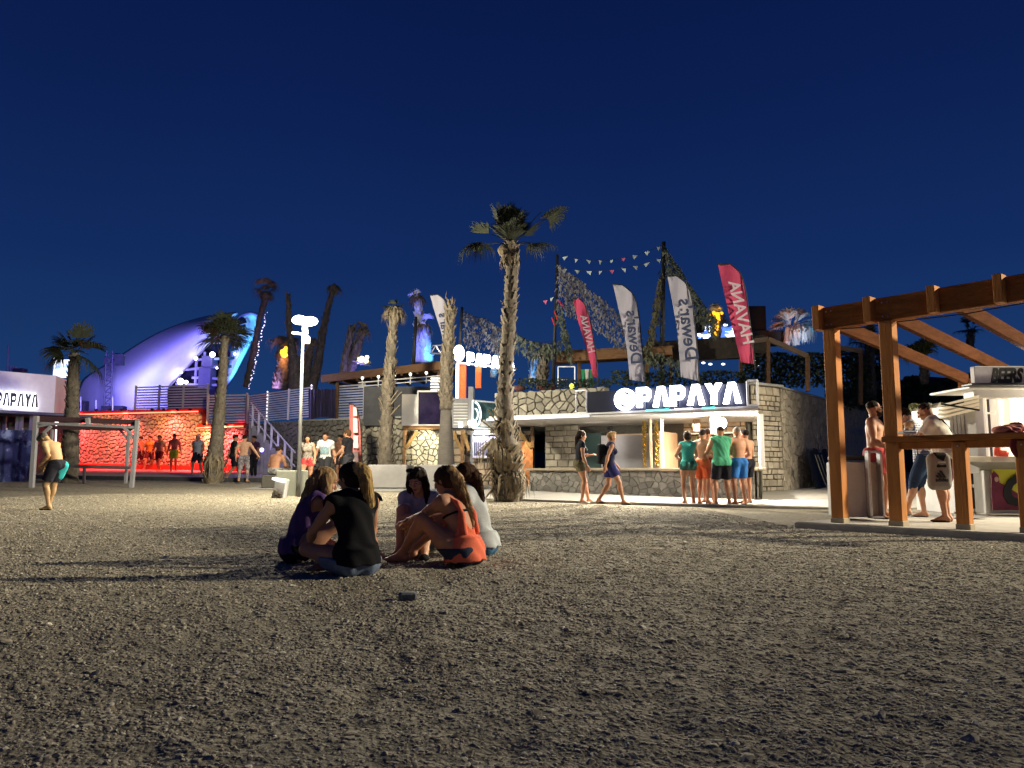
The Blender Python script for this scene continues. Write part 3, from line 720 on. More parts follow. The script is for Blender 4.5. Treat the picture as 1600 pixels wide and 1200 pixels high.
for k in range(2):
    sp_ = MB(); sp_.beam(bp(2.2+k*1.3, -.9, 2.05), bp(2.28+k*1.3, -.6, 1.95), .10, .10, bev=.01); sp_.build('ceiling_spotlight', M_black, bar)
# canopy slab (a long white soffit), its left part tapering away
def slab(name, pts, z0, z1, m, par):
    n = len(pts); v = [Vector((p.x, p.y, a)) for a in (z0, z1) for p in pts]; MB().add(v, [tuple(range(n-1, -1, -1)), tuple(range(n, 2*n))]+[(i, (i+1) % n, n+(i+1) % n, n+i) for i in range(n)]).build(name, m, par)
CZ = 2.24
slab('canopy', [bp(-.9, .85, 0), bp(BL+.35, .85, 0), bp(BL-.75, -DEP-.1, 0), bp(-1.0, -DEP, 0)], CZ, CZ+.13, M_white, bar)
tr = MB(); tr.beam(bp(-.95, .90, CZ+.03), bp(2.35, .90, CZ+.03), .06, .05, bev=.01); tr.build('canopy_lip', glow('lip_glow', (.85, .88, 1.0), 1.2), bar)  # white fabric lip; its brightness is put in as emission
# columns in the opening
for s_ in (3.72, ):
    c = MB(); c.beam(bp(s_, -1.0, .86), bp(s_, -1.0, CZ), .09, .09, bev=.008); c.build('canopy_post', M_white, bar)
c = MB(); c.beam(bp(BL*.70, -1.6, 1.9), bp(BL*.70, -1.6, CZ), .16, .16, bev=.008); c.build('hanging_box', M_ply, bar)
c = MB(); c.beam(bp(BL+.14, -.3, .87), bp(BL+.14, -.3, CZ), .12, .12, bev=.01); c.build('canopy_post', M_white, bar, label='bright white post beside the stone tower')
c = MB(); c.beam(bp(BL-1.05, -.2, 1.75), bp(BL-1.05, -.2, CZ), .20, .20, bev=.01); c.build('lamp_box', M_white, bar)
gl_ = MB(); gl_.sph(bp(BL-.8, -.0, 2.02), .15, 16, 10); gl_.build('globe_lamp', glow('lit_globe', (1, .97, .9), 30), bar, True)
sh = MB()
for k in range(2): sh.beam(bp(BL-2.6, -DEP+.5, 1.55+k*.35), bp(BL-1.1, -DEP+.5, 1.55+k*.35), .3, .04, bev=.004)
sh.build('back_shelf', M_white, bar)
# things on the shelf
rr = random.Random(11)
for k in range(9):
    b = MB(); p = bp(BL-2.5+k*.15, -DEP+.5, 1.57); b.tube([p, p+Vector((0, 0, .17)), p+Vector((0, 0, .21)), p+Vector((0, 0, .28))], [.035, .035, .013, .013], 8)
    o = b.build('bottle', mat('bottle_glass', (.12, .16, .06), .15, .2, 3, rnd=.5), None, True); tag(o, 'small bottle standing on the shelf behind the bar group', 'bottle', 'bottles on the bar shelf')
# gold tinsel garlands round the middle column
tn = thing('tinsel_column', 'bar column wound with two hanging strings of gold tinsel', 'decoration', bp(BL*.545, -.6, .87))
c = MB(); q0 = bp(BL*.545, -.6, .87); c.tube([q0, q0+Vector((0, 0, CZ-.88))], .05, 10); c.build('column', M_ply, tn)
M_tin = mat('gold_tinsel', (.9, .62, .18), .22, .3, 60, metal=1.0)
for sd in (-1, 1):
    t_ = MB()
    for k in range(900):
        z = rr.random()**.9*1.30; a = rr.uniform(0, 2*PI); r_ = rr.uniform(0, .07)*(1 if z < 1.15 else .7)
        p = q0+Vector((sd*.17+math.cos(a)*r_, math.sin(a)*r_, z+.02)); d = Vector((rr.gauss(0, 1), rr.gauss(0, 1), rr.gauss(0, 1))).normalized()*rr.uniform(.015, .035); e = d.orthogonal().normalized()*.006
        t_.add([p-d-e, p+d-e, p+d+e, p-d+e], [(0, 1, 2, 3)])
    t_.build('tinsel', M_tin, tn)
# balustrade with the glowing sign
BZ0, BZ1 = CZ+.10, CZ+.74
s0, s1 = 1.95, BL+.38
balu = thing('sign_balustrade', 'metal balustrade above the bar carrying the bright sign', 'balustrade', bp(3, .9, CZ+.13))
def frame(mb, s, off, w, z0, z1, t=.035):
    for ds in (0, w): mb.beam(bp(s+ds, off, z0), bp(s+ds, off, z1), t, t, bev=.004)
    mb.beam(bp(s, off, z1), bp(s+w, off, z1), t, t, bev=.004); mb.beam(bp(s, off, z0), bp(s+w, off, z0), t, t, bev=.004)
f_ = MB(); frame(f_, s0, .88, .32, BZ0+.03, BZ1); f_.build('end_frame', M_alu, balu)
f_ = MB(); frame(f_, s1-.26, .88, .24, BZ0+.03, BZ1, .05); f_.build('end_frame', M_white, balu)
rl = MB(); rl.beam(bp(s0, .88, BZ0-.01), bp(s1, .88, BZ0-.01), .05, .05, bev=.004); rl.build('bottom_rail', M_alu, balu)
for k in range(5):
    p_ = MB(); a = s0+.34+k*(s1-s0-.62)/5; p_.beam(bp(a, .86, (BZ0+BZ1)/2-.01), bp(a+(s1-s0-.62)/5-.03, .86, (BZ0+BZ1)/2-.01), .02, BZ1-BZ0-.08, bev=0)
    p_.build('glass_panel', mat('tinted_glass', (.015, .017, .03), .25, .1, 2, spec=.2), balu)
# glowing letters P A P A Y A
def blocky(word, H, mk, stroke=.28, gap=.2):
    """thick letters as polygons; A without a crossbar. Returns list of (poly list) in metres"""
    x = 0; out = []; t = stroke*H
    for ch in word:
        if ch == 'P':
            w = .78*H; out.append((ch, [[(x, 0), (x+t, 0), (x+t, H), (x, H)], [(x+t, H*.72), (x+w*.8, H*.72), (x+w, H*.86), (x+w*.8, H), (x+t, H)], [(x+w*.8-t*.1, H*.45), (x+w, H*.5), (x+w, H*.86), (x+w*.8-t*.1, H*.72)], [(x+t, H*.30), (x+w*.8, H*.30), (x+w, H*.5), (x+w*.8-t*.1, H*.50), (x+t, H*.50)]]))
        elif ch == 'A':
            w = .92*H; c = x+w/2; out.append((ch, [[(x, 0), (x+t*.95, 0), (c+t*.08, H), (c-t*.62, H)], [(c+t*.1, H), (x+w-t*.95, 0), (x+w, 0), (c+t*.62, H)]]))
        else:
            w = .86*H; c = x+w/2; out.append((ch, [[(c-t*.5, 0), (c+t*.5, 0), (c+t*.5, H*.5), (c-t*.5, H*.5)], [(c-t*.5, H*.5), (c+t*.5, H*.5), (x+t, H), (x, H)], [(c-t*.48, H*.501), (c+t*.5, H*.501), (x+w, H), (x+w-t, H)]]))
        x += w+gap*H*(.35 if ch in 'AY' else .8)
    return out, x
def put_letters(word, Wd, H, o, ux, mk, par, depth=.08, nm='letter', halo=None, hm=None, italic=0.0):
    L_, tot = blocky(word, H, mk); k = Wd/tot; ux = Vector(ux).normalized(); uz = Vector((0, 0, 1)); n = ux.cross(uz)
    if n.y > 0: n = -n
    for ch, polys in L_:
        mb = MB(); hb = MB()
        for j, p in enumerate(polys):
            mb.prism([(a*k+b*italic, b) for a, b in p], Vector(o)+n*(.001*j), ux, uz, depth)
            if halo:
                cx = sum(a for a, b in p)/len(p); cy = sum(b for a, b in p)/len(p)
                hb.prism([((a+(halo if a > cx else -halo))*k, b+(halo if b > cy else -halo)) for a, b in p], Vector(o)-n*(depth*.75+.002*j), ux, uz, .02)
        lo = mb.build(nm, mk, par)
        if halo: hb.build('letter_glow', hm, lo)
sg = thing('glowing_sign', 'big white glowing PAPAYA sign with round star emblem over the bar counter', 'sign', bp(4.5, 1.05, CZ+.2))
sA = (hx(997, 21)-BA.x)/bu.x*1.0
def s_of(px, off=1.0):
    # where along the front a photo column falls
    best = min(np.arange(-2, BL+3, .01), key=lambda s: abs(bp(s, off, 0).x/bp(s, off, 0).y-(px-800)/1200)); return float(best)
sl0, sl1 = s_of(996), s_of(1160)
put_letters('PAPAYA', sl1-sl0+.02, .52, bp(sl0, 1.0, CZ+.19), bu, M_led, sg, .10)
ec = bp(s_of(977), 1.0, CZ+.42)
e_ = MB(); ring = []
for k in range(40): a = 2*PI*k/40; ring.append(ec+bu*math.cos(a)*.25+Vector((0, 0, math.sin(a)*.25)))
for k in range(40): e_.beam(ring[k], ring[(k+1) % 40], .08, .075, up=bn, bev=0)
e_.build('emblem_ring', M_led, sg)
e_ = MB(); e_.prism([(math.cos(2*PI*(k+.25)/12+.0)*(.165 if k % 2 else .13), math.sin(2*PI*(k+.25)/12)*(.165 if k % 2 else .13)) for k in range(12)], ec, bu, (0, 0, 1), .08); e_.build('emblem_star', M_led, sg)
for (p0, p1, c, nm) in ((1010, 1046, (.1, .9, .8), 'teal'), (1055, 1083, (.95, .9, 1), 'white'), (1098, 1118, (.05, .8, .85), 'teal')):
    t_ = MB(); t_.beam(bp(s_of(p0), 1.0, CZ+.11), bp(s_of(p1), 1.0, CZ+.11), .04, .03, bev=.005); t_.build('light_strip', glow('strip_'+nm, c, 1.6), sg)
for a, e in ((sl0+.6, 55), (sl0+1.9, 55)):
    lamp('AREA', 'sign_light', bp(a, 1.25, CZ+.44), e*.55, (.8, .85, 1), .5, bp(a, 6, 0), sy=1.2)
lamp('SPOT', 'gravel_fill_spot', bp(BL*.55, 1.15, CZ+.75), 3600, (1, .90, .70), .12, (1.5, 8, 0), 140, .7)  # added spot that fills the gravel; no real fitting hangs here
lamp('POINT', 'bar_globe_light', bp(BL-.75, .28, 2.02), 1100, (1, .93, .80), .12)
lamp('AREA', 'bar_room_light', bp(BL*.72, -1.8, CZ-.06), 150, (1, .72, .45), .6, bp(BL*.72, -2.4, 0), sy=1.6)
lamp('AREA', 'bar_room_light_2', bp(1.6, -1.0, CZ-.06), 30, (1, .85, .68), .6, bp(1.6, -2.8, 0), sy=1.2)

# stone tower + long wall running back on the right
tw = thing('stone_tower', 'tall pale stone corner tower at the right end of the bar', 'wall', G(hx(1210, 24.0), 24.2))
tA = wp(1196, 735, 23.4); tA.z = 0; tB = wp(1222, 735, 23.9); tB.z = 0
g0 = float(gz(tB.x, tB.y)); TZ = hz(606, 23.9)
tdir = (tB-tA).normalized(); tn_ = Vector((tdir.y, -tdir.x, 0))
wl_end = Vector((15.5, 33.5, 0)); wd = (wl_end-tB).normalized(); wn = Vector((wd.y, -wd.x, 0))
core = MB(); c4 = [tA-Vector((.9, -.1, 0)), tB, tB+Vector((.7, .9, 0)), tA+Vector((-.6, 1.8, 0))]
def pcore(mb, pts, z0, z1): n = len(pts); mb.add([Vector((p.x, p.y, z)) for z in (z0, z1) for p in pts], [tuple(range(n-1, -1, -1)), tuple(range(n, 2*n))]+[(i, (i+1) % n, n+(i+1) % n, n+i) for i in range(n)])
pcore(core, c4, -.1, TZ); core.build('wall_core', M_mortar2, tw)
rr = random.Random(21)
twl = (tB-tA).length+.6
stones(ashlar_cells(twl, TZ-g0, .30, .17, rr, .012), tA-tdir*.6+Vector((0, 0, g0)), tdir, tn_, .06, mat('tower_stone', (.40, .35, .27), .9, .22, 5, .5, 30, rnd=.2), tw, rr)
cp_ = MB(); cp_.beam(tA-tdir*.6+Vector((0, 0, TZ+.04)), tB+tdir*.06+Vector((0, 0, TZ+.04)), .3, .08, bev=.015); cp_.build('coping', M_concrete, tw)
lw = thing('long_stone_wall', 'long rough grey stone wall receding into shade behind the pergola', 'wall', G(tB.x+3, tB.y+3))
core = MB(); wlen = (wl_end-tB).length; gE = float(gz(wl_end.x, wl_end.y))
pcore(core, [tB+wd*.02-wn*.02, wl_end-wn*.02, wl_end-wn*.5, tB+wd*.3-wn*.5], -.1, TZ-.01); core.build('wall_core', M_mortar, lw)
stones(rubble_cells(wlen*.55, TZ-g0-.02, .31, .22, rr, .014), tB+wd*.04+Vector((0, 0, g0)), wd, wn, .05, MATS['tower_stone'], lw, rr)
stones(rubble_cells(wlen*.45, TZ-g0-.02, .34, .24, rr, .016), tB+wd*(.04+wlen*.55)+Vector((0, 0, g0)), wd, wn, .06, MATS['tower_stone'], lw, rr, pieces=False)
cp_ = MB(); cp_.beam(tB+wd*.0-wn*.15+Vector((0, 0, TZ+.03)), wl_end-wn*.15+Vector((0, 0, TZ+.03)), .42, .07, bev=.015); cp_.build('coping', M_concrete, lw)
# dark tarpaulin with hanging cords against that wall
tp = thing('wall_tarpaulin', 'dark tarpaulin bundle with pale hanging cords against the long stone wall', 'tarpaulin', G(*(tB+wd*2.4+wn*.3).xy))
t_ = MB(); b0 = tB+wd*1.5+wn*.22; rows = 10; cols = 14; vs = []
for j in range(rows+1):
    for i in range(cols+1):
        z = g0+1.25*(1-j/rows)+.05; vs.append(b0+wd*(2.3*i/cols)+wn*(.10+.05*math.sin(i*1.9+j*.2)+.25*(j/rows)**2)+Vector((0, 0, z*(1-.05*math.sin(i*.8)))))
t_.add(vs, [(j*(cols+1)+i, (j+1)*(cols+1)+i, (j+1)*(cols+1)+i+1, j*(cols+1)+i+1) for j in range(rows) for i in range(cols)]); t_.build('sheet', mat('dark_tarp', (.015, .018, .026), .6, .3, 4, .3, 12), tp, True)
for k in range(3): c_ = MB(); x0 = b0+wd*(.55+k*.38); c_.tube([x0+wn*.22+Vector((0, 0, g0+1.15)), x0+wd*.05+wn*.36+Vector((0, 0, g0+.6)), x0+wd*.1+wn*.48+Vector((0, 0, g0+.2)), x0+wd*(.25-.1*k)+wn*.5+Vector((0, 0, g0+.08))], .012, 6); c_.build('cord', mat('pale_cord', (.4, .38, .3), .8), tp)

# stone parapet left of the balustrade, and the terrace slab behind
TER = 2.5
terr = MB(); pcore(terr, [Vector((-16, 41, 0)), Vector((-11.9, 36.4, 0)), Vector((-8.2, 31.9, 0)), Vector((-4.2, 30, 0)), Vector((-3.4, 26.6, 0)), Vector((-.3, 25.8, 0)), Vector((.1, 24.5, 0)), Vector((6.9, 22.8, 0)), Vector((9.2, 25.5, 0)), Vector((17, 35, 0)), Vector((17, 60, 0)), Vector((-14, 60, 0))], TER-.22, TER)
struct(terr.build('terrace', M_concrete))
par_ = thing('stone_parapet', 'parapet of pale irregular stones above the left half of the bar', 'wall', Vector((1.2, 23.2, TER)))
pa, pb_ = bp(-1.15, .10, 0), bp(s_of(945, .1), .10, 0)
PZ0, PZ1 = CZ+.14, hz(613, 23)
core = MB(); core.beam(pa+Vector((0, 0, (PZ0+PZ1)/2))-bn*.17, pb_+Vector((0, 0, (PZ0+PZ1)/2))-bn*.17, .3, PZ1-PZ0-.02, bev=0); core.build('wall_core', M_mortar, par_)
stones(rubble_cells((pb_-pa).length, PZ1-PZ0, .28, .21, rr, .022), pa+Vector((0, 0, PZ0)), bu, bn, .06, M_stone, par_, rr)
lamp('SPOT', 'parapet_floodlight', bp(.6, 5.5, 4.4), 150, (.95, .95, .9), .1, bp(.6, 0, 2.9), 60, .8)

# ================================================================ middle building
def rd_(px, d): return Vector((hx(px, d), d, 0))
midw = thing('middle_stone_wall', 'rough stone retaining wall behind the pale concrete planters', 'wall', G(-5, 28))
a_, b_ = rd_(466, 29.0), rd_(633, 27.0); mu = (b_-a_).normalized(); mn = Vector((mu.y, -mu.x, 0)); gz0 = .32
MZ = hz(657, 28.3)
core = MB(); core.beam(a_-mn*.2+Vector((0, 0, (MZ+gz0)/2)), b_-mn*.2+Vector((0, 0, (MZ+gz0)/2)), .38, MZ-gz0, bev=0); core.build('wall_core', M_mortar, midw)
rr = random.Random(31)
stones(rubble_cells((b_-a_).length*.62, MZ-gz0, .20, .19, rr, .03), a_+Vector((0, 0, gz0)), mu, mn, .10, M_stone2, midw, rr, pieces=False)
stones(rubble_cells((b_-a_).length*.38, MZ-gz0, .21, .21, rr, .03), a_+mu*((b_-a_).length*.62)+Vector((0, 0, gz0)), mu, mn, .10, M_stone, midw, rr, name='stone')
cp_ = MB(); cp_.beam(a_-mn*.1+Vector((0, 0, MZ+.03)), b_-mn*.1+Vector((0, 0, MZ+.03)), .45, .07, bev=.01); cp_.build('coping', M_concrete, midw)
# small gatehouse: lit wall, kiosk window, balcony boxes
gh = thing('gatehouse', 'small gatehouse with floodlit stone wall, bar window and glass balconies', 'building', G(-3, 26.5))
def face_box(mb, x0, x1, y0, y1, d, dep, bev=.01):
    """box whose front face spans the given photo rectangle at distance d"""
    X0, X1 = hx(x0, d), hx(x1, d); Z1, Z0 = hz(y0, d), hz(y1, d)
    mb.bbox(((X0+X1)/2, d+dep/2, (Z0+Z1)/2), (X1-X0, dep, Z1-Z0), None, bev)
D = 26.0
b = MB(); face_box(b, 628, 703, 671, 742, D+.12, .4, 0); b.build('wall_core', M_mortar, gh)
stones(rubble_cells(hx(703, D)-hx(632, D), hz(672, D)-hz(742, D), .19, .17, rr, .022), Vector((hx(632, D), D+.11, hz(742, D))), (1, 0, 0), (0, -1, 0), .06, M_stone, gh, rr)
b = MB(); face_box(b, 628, 690, 665, 671, D-.25, .5); face_box(b, 606, 632, 741, 745, D, .3); b.build('lintel', M_brown, gh)
for (x, y0, y1) in ((631, 671, 742), (722, 671, 742), (832, 662, 700)):
    b = MB(); face_box(b, x-2.5, x+2.5, y0, y1, D-.15, .14); b.build('post', M_brown, gh)
for (x0, y0, x1, y1) in ((634, 700, 652, 674), (707, 674, 722, 704), (733, 704, 724, 676), (812, 676, 830, 700)):
    b = MB(); b.beam(wp(x0, y0, D-.1), wp(x1, y1, D-.1), .11, .13, up=(0, 1, 0)); b.build('brace', mat('rope_brown', (.22, .13, .05), .8, .3, 20, .4, 60), gh)
# right part with the window
b = MB(); face_box(b, 703, 836, 671, 764, D+.25, .35, 0); b.build('wall_core', M_mortar, gh)
cells = [c for c in ashlar_cells(hx(832, D)-hx(706, D), hz(672, D)-hz(760, D), .34, .2, rr) if not (hx(738, D)-hx(706, D)-.05 < sum(p[0] for p in c)/len(c) < hx(790, D)-hx(706, D)+.05 and hz(716, D)-hz(760, D) < sum(p[1] for p in c)/len(c))]
stones(cells, Vector((hx(706, D), D+.24, hz(760, D))), (1, 0, 0), (0, -1, 0), .05, M_block, gh, rr, name='wall_block')
b = MB(); face_box(b, 739, 779, 682, 714, D+.16, .06, 0); b.build('lit_window', glow('lit_cold_drinks', (.55, .55, .8), .5), gh)
b = MB()
for x in (738, 756, 779): face_box(b, x-.9, x+.9, 678, 715, D+.05, .12)
for y in (678, 715): face_box(b, 737, 781, y-1, y+1, D+.05, .12)
wf = b.build('window_frame', M_white, gh)
for k in range(12):
    b = MB(); x = 741+k*3.1+(2 if k > 4 else 0); face_box(b, x, x+1.7, 690, 712, D+.10, .05); b.build('bottle_row', mat('dark_bottles', (.03, .03, .06), .2, .3, 4, rnd=.6), gh)
b = MB(); face_box(b, 741, 765, 673, 679, D-.2, .1); face_box(b, 716, 722, 659, 667, D-.3, .1); face_box(b, 731, 743, 658, 664, D-.3, .1); b.build('lit_lamp', glow('lamp_white', (1, .97, .85), 14), gh)
b = MB(); face_box(b, 735, 738, 673, 742, D-.1, .12); b.build('blue_post', mat('blue_grey_paint', (.1, .13, .2), .5), gh)
b = MB(); face_box(b, 815, 833, 690, 758, D-.1, .06); b.build('poster_board', mat('orange_poster', (.5, .2, .08), .6, .5, 6), gh)
b = MB(); face_box(b, 815, 834, 765, 767.2, D-.15, .4); b.build('step', M_concrete, gh)
# balconies / boxes above
b = MB(); face_box(b, 566, 700, 604, 665, 27.3, .3, 0); b.build('upper_wall', mat('dark_render', (.045, .047, .055), .7, .25, 3), gh)
b = MB(); face_box(b, 626, 651, 616, 664, 26.2, 1.0); b.build('white_pier', M_white, gh)
b = MB(); face_box(b, 651, 690, 612, 663, 26.3, .1); b.build('glass_panel', mat('violet_glass', (.016, .012, .03), .12, .6, 2.2, emit=(.10, .05, .28), es=.05), gh)  # faint violet emission put into the glass, which is no lamp
b = MB()
for x in (651, 690): face_box(b, x-1, x+1, 611, 664, 26.2, .12)
face_box(b, 650, 691, 610, 612.5, 26.2, .12); face_box(b, 626, 700, 663, 666.5, 26.0, .5); b.build('balcony_frame', M_white, gh)
b = MB(); face_box(b, 700, 738, 622, 669, 26.2, .7); face_box(b, 731, 739, 604, 669, 26.0, .9); b.build('louvred_box', M_greyw, gh)
b = MB()
for k in range(8): face_box(b, 708, 730, 630+k*4.6, 632+k*4.6, 26.16, .05, .002)
b.build('louvres', M_white2, gh)
# glass balcony with ring emblem
q0, q1 = wp(738, 665, 26.0), wp(800, 674, 27.0)
q0 = Vector((hx(738, 25.8), 25.8, 0)); q1 = Vector((hx(800, 27.2), 27.2, 0)); z0, z1 = hz(670, 26.3), hz(628, 26.3); zz = z1-z0
b = MB(); b.beam(q0+Vector((0, 0, (z0+z1)/2)), q1+Vector((0, 0, (z0+z1)/2)), .03, zz, bev=0); gb = b.build('glass_panel', mat('teal_glass', (.10, .20, .22), .12, .35, 2, stretch=(6, 6, .3)), gh)
b = MB()
for z in (z0, z1): b.beam(q0+Vector((0, -.02, z)), q1+Vector((0, -.02, z)), .06, .05)
for q in (q0, q1): b.beam(q+Vector((0, -.02, z0)), q+Vector((0, -.02, z1)), .06, .06)
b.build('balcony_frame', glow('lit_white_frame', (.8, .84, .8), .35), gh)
b = MB(); uu = (q1-q0).normalized(); cc = q0+uu*.12+Vector((0, -.05, (z0+z1)/2)); pv = None
for k in range(25):
    a = -PI/2+PI*k/24; p = cc+uu*math.cos(a)*.26+Vector((0, 0, math.sin(a)*.40))
    if pv is not None: b.beam(pv, p, .05, .07, up=(0, 1, 0), bev=0)
    pv = p
b.build('ring_emblem', glow('ring_white', (.9, .9, .95), 1.8), gh)
b = MB(); pv = None
for k in range(13):
    a = -PI/2+PI*k/12; p = cc+uu*math.cos(a)*.13+Vector((0, 0, math.sin(a)*.19))
    if pv is not None: b.beam(pv, p, .04, .05, up=(0, 1, 0), bev=0)
    pv = p
b.build('ring_emblem', glow('ring_white', (.9, .9, .95), 1.8), gh)
lamp('SPOT', 'wall_washer', wp(690, 672, 25.2), 330, (1, .92, .60), .05, wp(650, 705, 26.1), 75, .35)
lamp('SPOT', 'kiosk_light', wp(752, 675, 25.4), 55, (1, .88, .7), .05, wp(760, 730, 26.1), 130, .5)
lamp('SPOT', 'kiosk_light_2', wp(812, 676, 25.3), 60, (1, .85, .55), .03, wp(840, 722, 25.9), 60, .2)
lamp('POINT', 'balcony_strip', wp(800, 664, 25.4), 14, (.9, 1, .95), .05)
# white rail and brown timber roof over the upper terrace
ru = thing('terrace_railing', 'white tubular railing with small globe lights above the dark wall', 'railing', Vector((-4.5, 27, 3)))
for (z_a, z_b) in ((604, 594), (598, 588)):
    b = MB(); b.tube([wp(560, z_a, 28), wp(693, z_b-1.5, 26.8)], .022, 6); b.build('rail', M_white, ru)
for k in range(6):
    b = MB(); p = wp(566+k*25, 606-k*1.9, 27.9-k*.2); b.tube([p, p+Vector((0, 0, .32))], .02, 6); po = b.build('baluster', M_white, ru)
    b = MB(); b.sph(p+Vector((0, 0, .36)), .05, 8, 6); b.build('globe_light', glow('tiny_globe', (1, .95, .85), 5), po, True)
b = MB()
for k in range(5): face_box(b, 671, 694, 590+k*4.6, 592.4+k*4.6, 26.6, .06, .004)
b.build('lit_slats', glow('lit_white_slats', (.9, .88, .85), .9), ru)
tr_ = thing('timber_roof', 'flat brown timber roof over the upper terrace left of centre', 'roof', wp(600, 585, 29))
b = MB(); A1, A2 = wp(503, 592, 31), wp(690, 571, 27.6)
b.beam(A1, A2, .12, .30); b.build('fascia', M_brown, tr_)
b = MB(); b.add([A1+Vector((0, .06, .08)), A2+Vector((0, .06, .08)), A2+Vector((.6, 3.5, .12)), A1+Vector((.6, 3.5, .12)), A1+Vector((0, .06, .16)), A2+Vector((0, .06, .16)), A2+Vector((.6, 3.5, .2)), A1+Vector((.6, 3.5, .2))], [(3, 2, 1, 0), (4, 5, 6, 7), (0, 1, 5, 4), (1, 2, 6, 5), (2, 3, 7, 6), (3, 0, 4, 7)]); b.build('roof_deck', M_brown, tr_)
for k in range(8):
    b = MB(); p = A1.lerp(A2, (k+.5)/8); b.beam(p+Vector((0, .1, -.12)), p+Vector((.5, 3.3, -.10)), .07, .16); b.build('rafter', M_brown, tr_)
for k in (0.12, .55, .97):
    b = MB(); p = A1.lerp(A2, k)+Vector((0, .5, -.15)); b.beam(p, Vector((p.x, p.y, TER)), .12, .12); b.build('post', M_brown, tr_)
lamp('SPOT', 'roof_uplight', wp(600, 640, 25), 30, (1, .75, .4), .1, wp(640, 575, 28), 60, .8)
# ring-and-letters sign on its orange gate
gs = thing('gate_sign', 'orange lattice gate tower with round lit disc and white glowing PAPAYA letters', 'sign', wp(740, 640, 27))
dc = wp(717, 552, 26.4); b = MB(); b.prism([(math.cos(2*PI*k/28)*.20, math.sin(2*PI*k/28)*.29) for k in range(28)], dc, (1, 0, 0), (0, 0, 1), .06); b.build('round_disc', glow('disc_cream', (1, .93, .66), 3.2), gs)
g_a, g_b = wp(730, 566, 26.2), wp(806, 577, 27.6); g_a.z = hz(567, 26.2)
put_letters('PAPAYA', (g_b-g_a).length*.98, .44, g_a-Vector((0, 0, .06)), g_b-g_a, M_led, gs, .06)
for (x0, x1, y0, y1) in ((716, 727, 566, 626), (742, 751, 566, 606)):
    b = MB(); X0, X1 = hx(x0, 26.6), hx(x1, 26.6); Z0, Z1 = hz(y1, 26.6), hz(y0, 26.6)
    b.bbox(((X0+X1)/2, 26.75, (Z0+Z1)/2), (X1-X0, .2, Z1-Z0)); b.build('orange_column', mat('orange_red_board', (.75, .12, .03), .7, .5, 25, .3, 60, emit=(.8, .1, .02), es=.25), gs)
b = MB(); face_box(b, 711, 715.5, 567, 630, 26.5, .12); b.build('lit_tube', glow('tube_white', (1, 1, .95), 3), gs)
b = MB(); b.beam(wp(712, 567, 26.5), wp(806, 577, 27.6), .2, .07); b.build('crossbeam', M_alu, gs)
lamp('POINT', 'gate_sign_light', wp(745, 556, 25.6), 26, (.95, .95, 1), .2)
# hanging garland roof truss left of the disc
ts = thing('roof_truss', 'small pale lighting truss left of the round lit disc', 'truss', wp(690, 550, 27))
b = MB()
for k in range(5): b.tube([wp(674+k*7, 551-(k % 2)*11, 27), wp(681+k*7, 540+(k % 2)*11, 27)], .02, 5)
b.tube([wp(676, 540, 27), wp(708, 538, 27)], .025, 5); b.tube([wp(672, 552, 27), wp(708, 553, 27)], .025, 5); b.build('bars', M_alu, ts)

# ================================================================ slatted fences of the upper terrace
def slat_fence(label, p0, p1, z0, z1, n, nb, lit_posts=()):
    f = thing('slat_fence', label, 'fence', Vector((p0.x, p0.y, z0)), group='slatted white fences of the upper terrace')
    for k in range(nb+1):
        b = MB(); p = p0.lerp(p1, k/nb); b.beam(Vector((p.x, p.y-.04, z0)), Vector((p.x, p.y-.04, z1)), .09, .09, bev=.006); po = b.build('post', M_white2, f)
        if k in lit_posts:
            for j in range(9):
                b = MB(); b.sph((p.x, p.y-.11, z0+.1+(z1-z0-.1)*j/8), .032, 6, 4); b.build('string_light', glow('post_light', (.9, .85, 1), 2.2), po)
    for k in range(nb):
        a = p0.lerp(p1, (k+.03)/nb); c = p0.lerp(p1, (k+.97)/nb); me = None
        for j in range(n):
            z = z0+(z1-z0)*(j+.7)/(n+.4); mb = MB(); mb.beam(Vector((a.x, a.y, z)), Vector((c.x, c.y, z)), .025, (z1-z0)/n*.52, bev=0); mb.build('slat', M_white2, f)
    return f
def vz(p, d): return hz(p, d)
slat_fence('tall slatted fence above the left end of the red lit wall', rd_(206, 40), rd_(320, 39), hz(640, 39.5), hz(601, 39.5), 9, 3)
slat_fence('slatted fence between the palm and the stairs, lower than its neighbour', rd_(321, 37.5), rd_(382, 37), hz(668, 37), hz(614, 37), 12, 1)
slat_fence('slatted fence with string lit posts behind the lamp post', rd_(384, 36.3), rd_(484, 32.3), hz(657, 34), hz(609, 34), 13, 3, (1, 3))
slat_fence('slatted fence right of the hanging dark cloth', rd_(524, 31.2), rd_(567, 30.6), hz(655, 31), hz(600, 31), 13, 1, (0,))
hc_ = thing('hanging_cloth', 'dark violet cloth draped over the slatted fence right of the lamp post', 'cloth', wp(503, 655, 31))
b = MB(); vs = []; rows, cols = 8, 40
for j in range(rows+1):
    for i in range(cols+1):
        u = i/cols; x = 482+u*44; vs.append(wp(x, 608+j*6.2*(1-.12*math.sin(u*3)), 31.0+.10*math.sin(i*1.3)+.06*math.sin(i*.5+j*.4)))
b.add(vs, [(j*(cols+1)+i, j*(cols+1)+i+1, (j+1)*(cols+1)+i+1, (j+1)*(cols+1)+i) for j in range(rows) for i in range(cols)]); b.build('fabric', cloth('violet_drape', (.07, .06, .13)), hc_, True)

